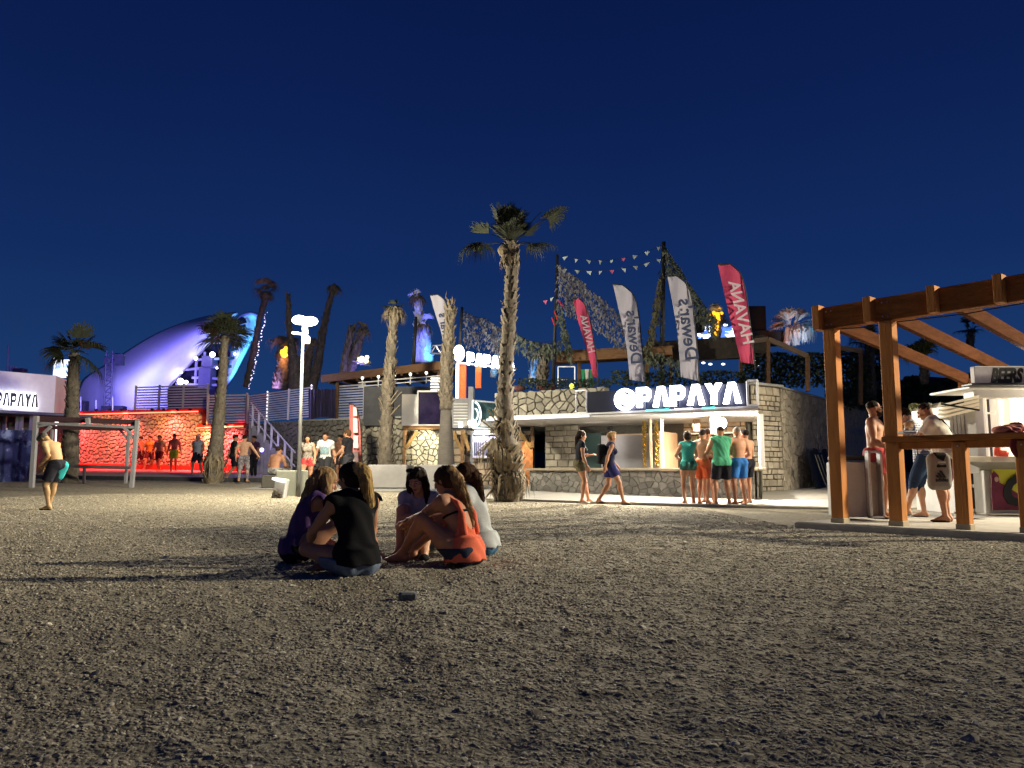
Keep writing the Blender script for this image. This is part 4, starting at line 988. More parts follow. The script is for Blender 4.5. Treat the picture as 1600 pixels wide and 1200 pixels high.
# ================================================================ red lit wall
redw = thing('red_lit_wall', 'long rubble wall washed in red light behind the promenade', 'wall', G(-18, 40))
segs = [(92, 40.5, 312, 38.0, 644, 640), (312, 37.9, 385, 36.4, 664, 662)]
rr = random.Random(41)
for i, (x0, d0, x1, d1, t0, t1) in enumerate(segs):
    a, c = rd_(x0, d0), rd_(x1, d1); u = (c-a).normalized(); n = Vector((u.y, -u.x, 0)); zt = hz((t0+t1)/2, (d0+d1)/2); zb = .5
    b = MB(); b.beam(a-n*.3+Vector((0, 0, (zt+zb)/2)), c-n*.3+Vector((0, 0, (zt+zb)/2)), .5, zt-zb, bev=0); b.build('wall_core', mat('red_lit_mortar', (.22, .03, .025), .9), redw)  # mortar coloured red: part of the red light is put into it
    L_ = (c-a).length
    stones(rubble_cells(L_, zt-zb-.18, .22, .18, rr, .045), a+Vector((0, 0, zb)), u, n, .12, M_redst, redw, rr, pieces=False, kindname='rubble_stonework')
    b = MB(); b.beam(a+n*.05+Vector((0, 0, zt-.05)), c+n*.05+Vector((0, 0, zt-.05)), .5, .14, bev=.01); b.build('coping', M_red, redw)
    b = MB(); b.beam(a+n*.32+Vector((0, 0, zt-.15)), c+n*.32+Vector((0, 0, zt-.15)), .05, .05, bev=0); b.build('led_strip', glow('red_led', (1, .12, .06), 6), redw)
    k = max(2, int(L_/2.2))
    for j in range(k):
        p = a.lerp(c, (j+.5)/k)+n*.55+Vector((0, 0, zt-.12)); lamp('AREA', 'red_wall_light', p, 340, (1, .085, .08), .3, a.lerp(c, (j+.5)/k)+n*.1+Vector((0, 0, zb+.2)), sy=1.8, spread=130)
    b = MB(); b.beam(a+n*.35+Vector((0, 0, 1.0)), c+n*.35+Vector((0, 0, .86)), .5, .35, bev=.01); b.build('bench_step', M_red, redw)
for x, hot in ((150, 1), (172, .6), (190, .8), (238, 1.4), (256, 1.3), (277, .8), (297, 2.2), (319, 2.0), (352, .9)):
    dd = 39.3-(x-92)*.012 if x < 312 else 37.3; yy = 648 if x < 312 else 671
    p = wp(x, yy-5, dd-.7); lamp('SPOT', 'warm_wall_spot', p, 110*hot, (1, .42, .10), .03, wp(x, yy+13, dd), 74, .2)
    b = MB(); b.box(p+Vector((0, 0, .08)), (.12, .12, .1)); b.build('spot_fixture', M_dark, redw)
# stairs going up to the terrace
st = thing('stairs', 'concrete stairs with white balusters right of the red wall', 'stairs', G(-11.5, 33))
sa, sb_ = rd_(462, 31.5), rd_(388, 34); su = (sb_-sa)/14
for k in range(14):
    b = MB(); z = .5+(k+1)*.165; p = sa+su*(k+.5); b.bbox((p.x, p.y+.9, z/2+.1), (abs(su.x)*1.02, 1.9, z), None, .01); b.build('step', M_concrete, st)
for k in range(7):
    p = sa+su*(2*k+1); z = .5+(2*k+1)*.165; b = MB(); b.beam(Vector((p.x, p.y-.1, z)), Vector((p.x, p.y-.1, z+1.0)), .09, .06); b.build('baluster', M_white, st)
for dz in (.45, 1.0): b = MB(); b.beam(sa+Vector((0, -.1, .5+dz)), sb_+Vector((0, -.1, .5+14*.165+dz)), .05, .05); b.build('handrail', M_white, st)
ra_, rc_ = rd_(383, 35.9), rd_(466, 33.2); ru_ = (rc_-ra_).normalized(); rn_ = Vector((ru_.y, -ru_.x, 0))
b = MB(); b.beam(ra_-rn_*.2+Vector((0, 0, 1.7)), rc_-rn_*.2+Vector((0, 0, 1.7)), .3, hz(659, 34)*2-3.4, bev=0); b.build('rear_wall', M_mortar, st)
stones(rubble_cells((rc_-ra_).length, hz(659, 34)-.4, .24, .2, rr, .03), ra_+Vector((0, 0, .4)), ru_, rn_, .10, M_stone, st, rr, pieces=False, kindname='rubble')
b = MB()
for k in range(30):
    u, v = rr.random(), rr.random(); p = wp(385+u*75, 662+v*60*(1-.3*u), 34.9); b.sph(p, rr.uniform(.07, .16), 6, 4)
b.build('rocks', M_stone2, st, kind='stuff')
lamp('POINT', 'stair_violet_light', wp(409, 700, 31.4), 16, (.30, .18, 1), .1)
b = MB(); b.sph(wp(409, 703, 31.2), .09, 10, 6); b.sph(wp(400, 692, 31.3), .06, 10, 6); b.build('violet_lamp', glow('violet_bulb', (.35, .25, 1), 7), st, True)

# ================================================================ white building far left with halo-lit letters
wbA, wbB = rd_(-90, 31), rd_(78, 34.0); wu = (wbB-wbA).normalized(); wn2 = Vector((wu.y, -wu.x, 0))
wb = thing('white_building', 'white rendered block at the far left with dark halo lit PAPAYA letters', 'building', G(-21, 33))
zt, zb = hz(587, 34), hz(650, 34)
b = MB(); pcore(b, [wbA, wbB, wbB+Vector((-.85, 3.0, 0)), wbA+Vector((-3, 5, 0))], zb, zt); b.build('upper_block', M_white, wb)
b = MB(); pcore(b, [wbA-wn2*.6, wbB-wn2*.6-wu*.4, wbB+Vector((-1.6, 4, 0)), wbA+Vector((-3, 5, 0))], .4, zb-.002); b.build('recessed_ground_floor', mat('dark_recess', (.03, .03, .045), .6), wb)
b = MB(); b.beam(wbA+wn2*1.0+Vector((0, 0, zb-.06)), wbB+wn2*1.0+wu*.8+Vector((0, 0, zb-.06)), 2.2, .12, bev=.02); b.build('canopy', mat('blue_grey_metal', (.06, .07, .10), .5), wb)
for x in (2, 22, 28, 44): b = MB(); p = rd_(x, 32.0); b.beam(Vector((p.x, p.y, .5)), Vector((p.x, p.y, zb-.1)), .12, .12); b.build('post', M_greyw, wb)
p0 = wbA+wu*((hx(2, 33)-wbA.x)/wu.x)+wn2*.14; p0.z = hz(636, 33)
put_letters('PAPAYA', 1.62, .58, p0, wu, M_black, wb, .05, halo=.05, hm=glow('halo_white', (.85, .88, 1), 5))
lamp('AREA', 'letters_halo', p0+wu*.8+wn2*.9+Vector((0, 0, .3)), 5, (.75, .75, 1), .8, p0+wu*.8+Vector((0, 0, .3)), sy=.4)
lamp('SPOT', 'white_block_violet_wash', rd_(10, 26.5)+Vector((0, 0, 4.5)), 900, (.50, .34, 1), .3, rd_(70, 34)+Vector((0, 0, 4)), 50, .9)
# glowing projection panel
pp = thing('video_screen', 'bright cloud patterned screen panel on the roof of the white building', 'screen', wp(90, 590, 36))
b = MB(); face_box(b, 73.5, 106, 562, 590, 36, .12); 
m_ = mat('cloud_screen', (.8, .85, 1), .5, .1, 3); t_ = m_.node_tree; ra = [n for n in t_.nodes if n.type == 'VALTORGB'][0]; t_.links.new(ra.outputs[0], t_.nodes['Principled BSDF'].inputs['Emission Color'])
ra.color_ramp.elements[0].color = (.25, .4, .75, 1); ra.color_ramp.elements[1].color = (1, 1, 1, 1); ra.color_ramp.elements[0].position = .42; ra.color_ramp.elements[1].position = .55; t_.nodes['Principled BSDF'].inputs['Emission Strength'].default_value = 2.0
b.build('screen', m_, pp)
b = MB(); face_box(b, 72, 74.5, 556, 592, 36, .1); b.build('frame_edge', glow('panel_edge', (.8, .85, 1), .8), pp)
bt = thing('blue_banner', 'dark blue banner fence with faint pale print at the left edge', 'banner', G(-20, 28))
b = MB(); q0, q1 = rd_(-80, 26), rd_(52, 29); vs = []; cols = 40
for j in range(5):
    for i in range(cols+1): p = q0.lerp(q1, i/cols); vs.append(Vector((p.x, p.y+.05*math.sin(i*.9)+.03*math.sin(i*.37+j), float(gz(p.x, p.y))-.02+1.9*j/4)))
b.add(vs, [(j*(cols+1)+i, j*(cols+1)+i+1, (j+1)*(cols+1)+i+1, (j+1)*(cols+1)+i) for j in range(4) for i in range(cols)])
m_ = mat('blue_tarp_print', (.02, .03, .14), .6, .2, 1.6, .1, 5, col2=(.16, .2, .42)); r_ = [n for n in m_.node_tree.nodes if n.type == 'VALTORGB'][0]; r_.color_ramp.elements[0].position = .52; r_.color_ramp.elements[1].position = .62
b.build('sheet', m_, bt, True)
for k in range(6): p = q0.lerp(q1, k/5); b = MB(); b.beam(G(p.x, p.y+.1, 0), G(p.x, p.y+.1, 1.95), .05, .05); b.build('post', M_alu, bt)

# ================================================================ blue lit stage shell
dome = thing('stage_shell', 'big shell shaped stage roof lit violet blue with glowing cyan rim', 'stage', G(-24, 60))
outl = [(118, 642), (121, 612), (130, 592), (150, 578), (170, 566), (195, 550), (222, 533), (250, 518), (282, 505), (312, 496), (342, 490), (370, 487)]
rim = [(262, 642), (262, 606), (276, 590), (290, 575), (303, 560), (316, 546), (328, 534), (338, 523), (348, 512), (359, 500), (371, 490)]
def spline(pts, n):
    pts = [pts[0]]+pts+[pts[-1]]; out = []
    for k in range(n):
        t = k/(n-1)*(len(pts)-3); i = min(int(t), len(pts)-4); u = t-i; p0, p1, p2, p3 = pts[i:i+4]
        out.append(tuple(.5*((2*p1[a])+(-p0[a]+p2[a])*u+(2*p0[a]-5*p1[a]+4*p2[a]-p3[a])*u*u+(-p0[a]+3*p1[a]-3*p2[a]+p3[a])*u**3) for a in (0, 1)))
    return out
def shell(A, B, dA, dB, bulge, n=34, m=26, thick=.12):
    A = spline(A, n); B = spline(B, n); vs = []
    for j in range(m+1):
        v = j/m
        for i in range(n):
            x = A[i][0]*(1-v)+B[i][0]*v; y = A[i][1]*(1-v)+B[i][1]*v; d = dA*(1-v)+dB*v-bulge*math.sin(PI*min(1, v))*(1-.35*i/n)
            vs.append(wp(x, y, d))
    n1 = len(vs); vs += [v+Vector((0, thick, -.02)) for v in vs]
    fs = [(j*n+i, (j+1)*n+i, (j+1)*n+i+1, j*n+i+1) for j in range(m) for i in range(n-1)]
    fs += [tuple(n1+k for k in reversed(f)) for f in fs]
    bd = [i for i in range(n)]+[j*n+n-1 for j in range(1, m+1)]+[m*n+i for i in range(n-2, -1, -1)]+[j*n for j in range(m-1, 0, -1)]
    fs += [(bd[k], bd[(k+1) % len(bd)], n1+bd[(k+1) % len(bd)], n1+bd[k]) for k in range(len(bd))]
    return MB().add(vs, fs)
M_mem = mat('white_membrane', (.72, .72, .74), .6, .05, 2)
shell(outl, rim, 64, 60.5, 3.6).build('membrane', M_mem, dome, True)
# inner cyan face of the far rim and outer lip
r1 = [(352, 600), (362, 585), (372, 566), (383, 545), (393, 525), (400, 507), (403, 497), (398, 492), (388, 491), (378, 495), (372, 502)]
r2 = [(346, 604), (352, 588), (357, 570), (360, 552), (366, 530), (372, 515), (374, 506), (374, 502), (374, 500), (376, 501), (372, 503)]
r3 = [(355, 603), (366, 587), (376, 568), (387, 547), (397, 527), (404, 508), (407, 497), (401, 489), (389, 487), (376, 492), (369, 502)]
shell(r1, r2, 59, 62.5, .3, 34, 6).build('inner_face', mat('cyan_lit_membrane', (.72, .8, .8), .6, .04, 2), dome, True)
shell(r3, r1, 59.2, 59, .5, 34, 3).build('outer_lip', M_mem, dome, True)
b = MB(); 
for (x0, y0, x1, y1) in ((262, 606, 335, 527), (285, 578, 352, 572), (300, 562, 365, 560), (300, 590, 345, 592), (275, 600, 345, 602), (335, 527, 372, 503), (318, 604, 320, 550), (305, 604, 307, 562), (330, 535, 352, 535)):
    for o_ in (0, .55): b.tube([wp(x0, y0, 61+o_), wp(x1, y1, 61+o_)], .11, 6)
    n_ = 7
    for k in range(n_): a = wp(x0, y0, 61).lerp(wp(x1, y1, 61), k/n_); c = wp(x0, y0, 61.55).lerp(wp(x1, y1, 61.55), (k+1)/n_); b.tube([a, c], .05, 5)
b.build('truss', mat('truss_grey', (.35, .34, .36), .5, .2, 5), dome)
b = MB(); b.add([wp(*p, 63) for p in ((262, 644), (262, 606), (338, 526), (372, 506), (360, 570), (350, 644))], [(0, 1, 2, 3, 4, 5)]); b.add([wp(*p, 63.2) for p in ((262, 644), (262, 606), (338, 526), (372, 506), (360, 570), (350, 644))], [(5, 4, 3, 2, 1, 0)]); b.build('dark_backdrop', mat('stage_black', (.012, .01, .02), .8), dome)
for (x, y, r_, s_) in ((332, 554, .34, 22), (306, 560, .22, 18), (282, 596, .40, 20), (291, 597, .22, 14), (283, 582, .12, 14), (339, 575, .12, 14), (352, 549, .10, 12), (367, 553, .15, 20), (343, 570, .1, 8)):
    b = MB(); b.sph(wp(x, y, 60), r_*.62, 10, 7); b.build('stage_light', glow('stage_light_white' if s_ > 10 else 'stage_light_blue', (.95, .85, 1) if s_ > 10 else (.4, .5, 1), s_*.6), dome, True)
b = MB(); face_box(b, 303, 322, 575, 608, 60.5, 1.2); face_box(b, 307, 324, 556, 573, 60.5, 1.2); b.build('speaker_stack', mat('stack_grey', (.12, .11, .16), .7), dome)
for k in range(14):
    u = (k+.5)/14*10; i = int(u); f = u-i; a_1 = Vector((r1[i][0]*(1-f)+r1[i+1][0]*f, r1[i][1]*(1-f)+r1[i+1][1]*f)); a_2 = Vector((r2[i][0]*(1-f)+r2[i+1][0]*f, r2[i][1]*(1-f)+r2[i+1][1]*f))
    m_1 = a_2.lerp(a_1, .38); b = MB(); b.beam(wp(a_2.x-2, a_2.y, 58.5), wp(m_1.x, m_1.y, 58.3), .10 if k != 5 else .5, .2, bev=0); b.build('rib', M_dark, dome)
lamp('POINT', 'fence_lilac_fill', wp(430, 600, 30.5), 130, (.62, .55, 1), .15)  # added lilac fill that brightens the slatted fences
lamp('SPOT', 'shell_violet_low', wp(170, 625, 42), 21000, (.32, .26, 1), .3, wp(190, 598, 60), 62, 1)
lamp('SPOT', 'shell_violet_high', wp(235, 610, 42), 26000, (.13, .11, 1), .3, wp(240, 552, 60), 66, 1)
lamp('SPOT', 'shell_white_spot', wp(190, 600, 53), 600, (.8, .66, 1), .3, wp(200, 588, 57), 55, 1)
lamp('SPOT', 'shell_cyan_spot', wp(235, 610, 54.5), 350, (.45, .9, 1), .3, wp(228, 590, 58), 50, 1)
lamp('SPOT', 'rim_cyan', wp(350, 590, 55), 4200, (.05, .50, 1), .3, wp(388, 545, 60.5), 60, .6)
# lighting tower in front of the shell
lt = thing('lighting_tower', 'thin lattice lighting tower standing before the violet shell', 'tower', wp(168, 640, 52))
for (x0, x1) in ((163, 166), (173, 176)):
    b = MB(); b.tube([wp(x0, 640, 52), wp(x1, 548, 52)], .05, 5); b.build('leg', M_dark, lt)
b = MB()
for k in range(10): y = 640-k*9; b.tube([wp(163+k*.3, y, 52), wp(173+k*.3, y-9, 52)], .03, 4); b.tube([wp(163+k*.3, y, 52), wp(173+k*.3, y, 52)], .03, 4)
b.build('lattice', M_dark, lt)
b = MB(); b.bbox(wp(187, 562, 52), (.55, .4, .75)); b.bbox(wp(167, 564, 52), (.35, .3, .5)); b.bbox(wp(180, 553, 52), (.8, .1, .1)); b.build('floodlight_head', M_dark, lt)
for (x, y0) in ((126, 620), (150, 625), (176, 620)):
    b = MB(); b.tube([wp(x, 644, 50), wp(x, y0, 50)], .05, 5); o = b.build('railing_post', M_greyw, None); tag(o, {126: 'pale pole at the left foot of the violet shell', 150: 'pale pole before the dark equipment under the shell', 176: 'pale pole just right of the lighting tower foot'}[x], 'pole')
b = MB(); face_box(b, 152, 186, 634, 645, 50.5, .6); face_box(b, 117, 125, 626, 645, 50.5, .6); tag(b.build('equipment_case', M_black), 'dark equipment cases on the red wall below the violet shell', 'case')
a_ = thing('antenna_mast', 'thin blue mast and lamp bars above the far left roof', 'mast', wp(15, 592, 40))
b = MB(); b.tube([wp(11, 592, 40), wp(13, 540, 40)], .04, 5)
for x in (12, 16, 20, 24): b.tube([wp(x, 592, 40), wp(x, 572, 40)], .05, 5)
b.build('bars', mat('blue_paint', (.12, .12, .5), .5), a_); b = MB(); b.bbox(wp(31, 585, 40), (.55, .4, .6)); b.build('floodlight_head', mat('indigo_metal', (.03, .02, .12), .5), a_)
hillb = MB()
vs = []; prof = [(-200, 40), (-60, 9), (-34, 6), (-22, 7.2), (-17, 8.0), (-10, 6), (0, 5), (14, 7), (24, 10.5), (36, 14.5), (48, 12), (70, 16), (120, 10), (200, 8)]
for i in range(len(prof)-1):
    (x0, h0), (x1, h1) = prof[i:i+2]
    for k in range(8): u = k/8; x = x0+(x1-x0)*u; vs.append((x, h0+(h1-h0)*u+.4*math.sin(x*.9)+.25*math.sin(x*2.3)))
n_ = len(vs); hillb.add([(x, 95, -2) for x, h in vs]+[(x, 118, max(h*1.0, 1)) for x, h in vs]+[(x, 160, -2) for x, h in vs], [(i, i+1, n_+i+1, n_+i) for i in range(n_-1)]+[(n_+i, n_+i+1, 2*n_+i+1, 2*n_+i) for i in range(n_-1)])
struct(hillb.build('hills', mat('dark_scrub_hill', (.02, .026, .022), .95, .4, .3, .5, 1), None, True))
# ================================================================ street lamps
lp = thing('street_lamp', 'tall grey street lamp with two glaring white heads, lit', 'street lamp', G(hx(468, 20.3), 20.3))
base = G(hx(467, 20.3), 20.3); top = wp(474, 503, 20.3)
b = MB(); b.tube([base, base+Vector((0, 0, .4)), base+Vector((0, 0, 1.8)), top], [.07, .055, .048, .032], 12); b.build('pole', mat('galvanised_pole', (.13, .13, .125), .5, .15, 6, metal=.3), lp, True)
for (x0, x1, y, r) in ((456, 480, 500, .13), (472, 497, 502, .12)):
    b = MB(); c = wp((x0+x1)/2, y, 20.3); b.sph(c, ((x1-x0)/2/59, .13, .125), 16, 8); b.build('lamp_head', glow('lamp_glare', (1, .97, .90), 14), lp, True)  # heads widened into the outline of their glare
b = MB(); b.tube([wp(476, 505, 20.3), wp(477, 522, 20.3)], .07, 8); b.bbox(wp(478, 531, 20.3), (.18, .16, .18)); b.beam(wp(457, 520, 20.3), wp(474, 522, 20.3), .08, .05); b.build('lit_bracket', glow('bracket_glare', (1, .97, .92), 7), lp)
lamp('POINT', 'street_lamp_light', wp(474, 500, 19.3)-Vector((0, 0, .1)), 3600, (1, .90, .66), .22)
lp2 = thing('street_lamp', 'tall street lamp standing beyond the right edge of the picture, behind the pergola', 'street lamp', (27.6, 10.8, 0))
b = MB(); b.tube([(27.6, 10.8, -.1), (27.6, 10.8, 10.7)], [.09, .05], 10); b.build('pole', MATS['galvanised_pole'], lp2, True)
b = MB(); b.sph((27.2, 10.8, 10.7), (.3, .14, .05), 14, 6); b.build('lamp_head', glow('lamp_glare2', (1, .9, .7), 30), lp2, True)
lamp('SPOT', 'beach_lamp_light', (27.0, 10.8, 10.5), 62000, (1, .88, .64), .55, (-1, 15.0, 0), 62, 1.0)
# concrete box with ground floodlight beside the lamp post
cb = thing('concrete_box', 'square grey concrete block at the foot of the street lamp', 'block', G(hx(452, 20.6), 20.6))
b = MB(); face_box(b, 431, 471, 735, 777, 20.5, .7, .02); b.build('block', mat('green_grey_concrete', (.24, .25, .21), .85, .15, 4, .3, 40), cb)
fl = thing('ground_floodlight', 'small white housing with lit slanted top before the concrete block', 'light box', G(hx(437, 19.9), 19.9))
b = MB(); c = wp(439, 763, 19.9); b.bbox((c.x, c.y, c.z), (.30, .26, .50), Matrix.Rotation(math.radians(8), 3, 'Y'), .02); b.build('housing', M_white, fl)
b = MB(); b.bbox(wp(437, 750, 19.85), (.33, .26, .06), Matrix.Rotation(math.radians(14), 3, 'Y'), .01); b.build('lit_top', glow('flood_top', (1, 1, .9), 2.5), fl)
b = MB(); rr = random.Random(2)
for k in range(22): b.sph(wp(432+rr.uniform(-5, 6), 772+rr.uniform(-6, 6), 19.75), rr.uniform(.03, .08), 6, 4)
b.build('dirt_clods', mat('dark_soil', (.06, .05, .04), .95, .3, 9, .6, 40), fl)

# ================================================================ palms
M_bark = mat('palm_bark', (.105, .09, .072), .95, .45, 9, .9, 22, stretch=(1, 1, .55))
M_boot = mat('palm_boots', (.15, .125, .095), .9, .35, 12, .4, 40, rnd=.1)
M_frond = mat('palm_frond', (.022, .027, .014), .65, .4, 5)
M_dead = mat('dry_palm_leaf', (.17, .135, .09), .9, .35, 8, .2, 40)
def fan(mb, base, d, L, pet, nb=26, spread=150, droop=.35, rr=R, wd=.020, curl=.0):
    """a fan leaf: petiole then stiff segments whose tips droop"""
    base = Vector(base); d = Vector(d).normalized(); hub = base+d*pet+Vector((0, 0, -.06*pet))
    mb.tube([base, base+d*pet*.5+Vector((0, 0, .02)), hub], [.016, .012, .008], 4, False)
    side = d.cross(Vector((0, 0, 1)))
    if side.length < .1: side = Vector((1, 0, 0))
    side.normalize(); side = (side+Vector((rr.gauss(0, .25), rr.gauss(0, .25), rr.gauss(0, .25)))).normalized(); nn = d.cross(side).normalized()
    for k in range(nb):
        a = math.radians(-spread/2+spread*k/(nb-1)+rr.uniform(-3, 3)); u = (d*math.cos(a)+side*math.sin(a)).normalized(); ll = L*(.78+.22*math.cos(a))*rr.uniform(.85, 1.1)
        fold = nn*(.02*((k % 2)*2-1)); w = u.cross(nn).normalized()*wd*(L/.6)
        p1 = hub+u*ll*.35+fold*.3; p2 = hub+u*ll*.68+fold*.5-Vector((0, 0, droop*ll*.10)); p3 = hub+u*ll*.9-Vector((0, 0, droop*ll*.30)); p4 = hub+u*ll-Vector((0, 0, droop*ll*rr.uniform(.5, .85)))
        mb.add([hub-w*.2, hub+w*.2, p1+w, p1-w, p2+w*.75, p2-w*.75, p3+w*.35, p3-w*.35, p4], [(0, 1, 2, 3), (3, 2, 4, 5), (5, 4, 6, 7), (7, 6, 8)])
def trunk(mb, pts, rs, n=14, amp=.12, step=.10, rr=R):
    pts = [Vector(p) for p in pts]; L = sum((pts[i+1]-pts[i]).length for i in range(len(pts)-1)); m = max(6, int(L/step)); Q = []; S = []
    for k in range(m+1):
        f = k/m*(len(pts)-1); i = min(int(f), len(pts)-2); u = f-i; Q.append(pts[i].lerp(pts[i+1], u)); r = rs[i]*(1-u)+rs[i+1]*u; S.append(r*(1+amp*(.6 if k % 2 else -.4)+rr.uniform(-amp, amp)*.5))
    mb.tube(Q, S, n); return Q, S
def boots(mb, Q, S, cnt, rr, f0=0, f1=1, size=.09, out=.8):
    """old leaf bases sticking out of the trunk"""
    for k in range(cnt):
        f = f0+(f1-f0)*rr.random(); x = f*(len(Q)-1); i = min(int(x), len(Q)-2); p = Q[i].lerp(Q[i+1], x-i); ax = (Q[i+1]-Q[i]).normalized(); e1 = ax.orthogonal().normalized(); e2 = ax.cross(e1); a = rr.uniform(0, 2*PI)
        o = e1*math.cos(a)+e2*math.sin(a); t = ax.cross(o); r = S[i]; s_ = size*rr.uniform(.6, 1.4); tip = p+o*(r+s_*out*rr.uniform(.3, 1))+ax*s_*rr.uniform(.7, 1.5); b0 = p+o*r*.85
        w = s_*.38; mb.add([b0-t*w, b0+t*w, tip+t*w*.45, tip-t*w*.45, b0-t*w*.6+ax*s_*.5+o*.01, b0+t*w*.6+ax*s_*.5+o*.01], [(0, 1, 2, 3), (4, 5, 2, 3), (0, 4, 3), (1, 2, 5)])
def wisps(mb, c, rad, cnt, rr, L=.5, w=.012, down=1.0):
    for k in range(cnt):
        a = rr.uniform(0, 2*PI); p = Vector(c)+Vector((math.cos(a)*rad*rr.uniform(.4, 1), math.sin(a)*rad*rr.uniform(.4, 1), rr.uniform(-.1, .1))); l = L*rr.uniform(.5, 1.2); o = Vector((math.cos(a), math.sin(a), 0))
        q = p+o*l*.35-Vector((0, 0, l*.35*down)); e = q+o*l*.12*rr.uniform(-1, 1.4)-Vector((0, 0, l*.6*down)); t = Vector((-math.sin(a), math.cos(a), 0))*w
        mb.add([p-t, p+t, q+t, q-t, e], [(0, 1, 2, 3), (3, 2, 4)])
# the big palm right of the seated group
rr = random.Random(17); d = 18.8
P0 = G(hx(793, d), d)
bigp = thing('palm_tree', 'tallest palm with shaggy base and separate fan leaves, right of the seated women', 'palm tree', P0)
b = MB(); Q, S = trunk(b, [P0-Vector((0, 0, .1)), wp(795, 735, d), wp(792, 680, d), wp(789, 600, d), wp(796, 500, d), wp(800, 420, d), wp(799, 383, d)], [.33, .33, .21, .17, .165, .15, .17], 18, .10, .085, rr); b.build('trunk', M_bark, bigp, True)
b = MB(); boots(b, Q, S, 420, rr, .28, .98, .13, .55); b.build('leaf_bases', M_boot, bigp, kind='stuff')
b = MB(); boots(b, Q, S, 260, rr, .0, .26, .19, .6); wisps(b, wp(775, 690, d), .25, 90, rr, .75, .02); wisps(b, wp(800, 735, d), .26, 120, rr, .7, .02); wisps(b, wp(790, 655, d), .2, 60, rr, .6, .02)
for (x, y, x2, y2) in ((762, 640, 782, 668), (750, 655, 776, 676), (745, 765, 772, 730), (750, 752, 774, 720), (757, 780, 772, 760), (770, 640, 784, 660)):
    b.beam(wp(x, y, d-.25), wp(x2, y2, d-.1), .05, .03, bev=.01)
b.build('dead_skirt', M_dead, bigp, kind='stuff')
b = MB(); t0_ = wp(799, 384, d)
for k in range(120): pass
b.sph(wp(790, 392, d), (.20, .18, .18), 10, 7); b.sph(wp(799, 400, d), (.15, .15, .45), 10, 8); wisps(b, wp(797, 398, d), .15, 160, rr, .35, .02); b.build('fibrous_crownshaft', M_dead, bigp)
C0 = wp(799, 382, d)
def leaf_to(px, py, dd, L, nb=30, spread=150, droop=.4, wd=.022):
    """one fan leaf whose blade is centred near a place in the crown"""
    tgt = wp(px, py, dd); v = tgt-C0; lb = MB(); pet = max(.12, v.length-L*.45); fan(lb, C0, v, L, pet, nb, spread, droop, rr, wd); o = lb.build('leaf', M_frond, bigp); return o
for a in ((735, 380, 18.5, .62, 40, 210, 1.1), (872, 326, 18.6, .66, 40, 210, .5), (853, 376, 18.4, .60, 36, 180, .75), (838, 382, 18.9, .5, 30, 170, .9), (735, 378, 18.6, .55, 34, 240, 1.3), (873, 322, 18.7, .55, 34, 230, .7)):
    leaf_to(*a)
for k in range(24):
    leaf_to(800+rr.gauss(0, 16), 345+rr.uniform(-14, 20), d+rr.uniform(-.4, .4), rr.uniform(.50, .66), 34, 108, .14)
# other fan palms on the promenade
def small_palm(label, px, base_d, ybase_z, pts, rs, crown, nleaf, L, seed, m_t=None, m_l=None, boot=160, bsize=.12, skirt=0, lit=None, dr=.5, thingloc=None, wsp=0):
    rr = random.Random(seed); m_t = m_t or M_bark; m_l = m_l or M_frond
    t = thing('palm_tree', label, 'palm tree', pts[0])
    b = MB(); Q, S = trunk(b, pts, rs, 12, .12, .12, rr); b.build('trunk', m_t, t, True)
    b = MB(); boots(b, Q, S, boot, rr, .05, .98, bsize, .5); b.build('leaf_bases', M_boot if m_t is M_bark else m_t, t, kind='stuff')
    if skirt: b = MB(); boots(b, Q, S, skirt, rr, 0, .24, bsize*1.5, .6); wisps(b, Vector(pts[0])+Vector((0, 0, 1.1)), rs[0]*.8, skirt//2, rr, .8, .025); b.build('dead_skirt', M_dead, t, kind='stuff')
    top = Vector(pts[-1])
    for k in range(nleaf):
        lb = MB(); a = rr.uniform(0, 2*PI); el = rr.uniform(-.35, 1.2) if crown == 'full' else rr.uniform(.3, 1.4); v = Vector((math.cos(a)*math.cos(el), math.sin(a)*math.cos(el), math.sin(el)))
        fan(lb, top, v, L*rr.uniform(.8, 1.1), L*rr.uniform(.3, 1.0), 22, 140, dr, rr, .026); lb.build('leaf', m_l, t)
    if wsp: b = MB(); wisps(b, top, .25, wsp, rr, .5, .02); b.build('dead_fronds', M_dead, t, kind='stuff')
    return t, top
bd = 27.5
t_, top_ = small_palm('fan palm at the far left before the white building', 0, 0, 0, [G(hx(110, bd), bd, -.1), wp(112, 660, bd), wp(114, 600, bd), wp(117, 552, bd)], [.30, .24, .20, .15], 'half', 9, .62, 51, boot=220)
for (x, y, L, dr_) in ((82, 546, .75, 1.0), (100, 527, .7, .3), (137, 560, .75, 1.1), (148, 536, .7, .7), (128, 514, .75, .2), (84, 560, .6, 1.4), (152, 573, .6, 1.3)):
    lb = MB(); v = wp(x, y, bd-.2)-top_; fan(lb, top_, v, L, max(.15, v.length-L*.4), 30, 150, dr_, random.Random(x), .028); lb.build('leaf', M_frond, t_)
bd = 27.0
small_palm('palm with bushy dark crown and wide shaggy base before the red wall', 0, 0, 0, [G(hx(333, bd), bd, -.1), wp(336, 720, bd), wp(341, 660, bd), wp(347, 600, bd), wp(351, 525, bd)], [.30, .30, .19, .16, .12], 'full', 30, .72, 52, boot=300, skirt=120, dr=.45)
bd = 24.6
t_, _ = small_palm('pale shaggy palm trunk with tiny tuft rising from the left planter', 0, 0, 0, [G(hx(603, bd), bd, .3), wp(603, 690, bd), wp(606, 620, bd), wp(611, 560, bd), wp(616, 484, bd)], [.26, .21, .19, .14, .11], 'half', 9, .26, 53, boot=330, bsize=.16, wsp=120)
b = MB(); rr = random.Random(4)
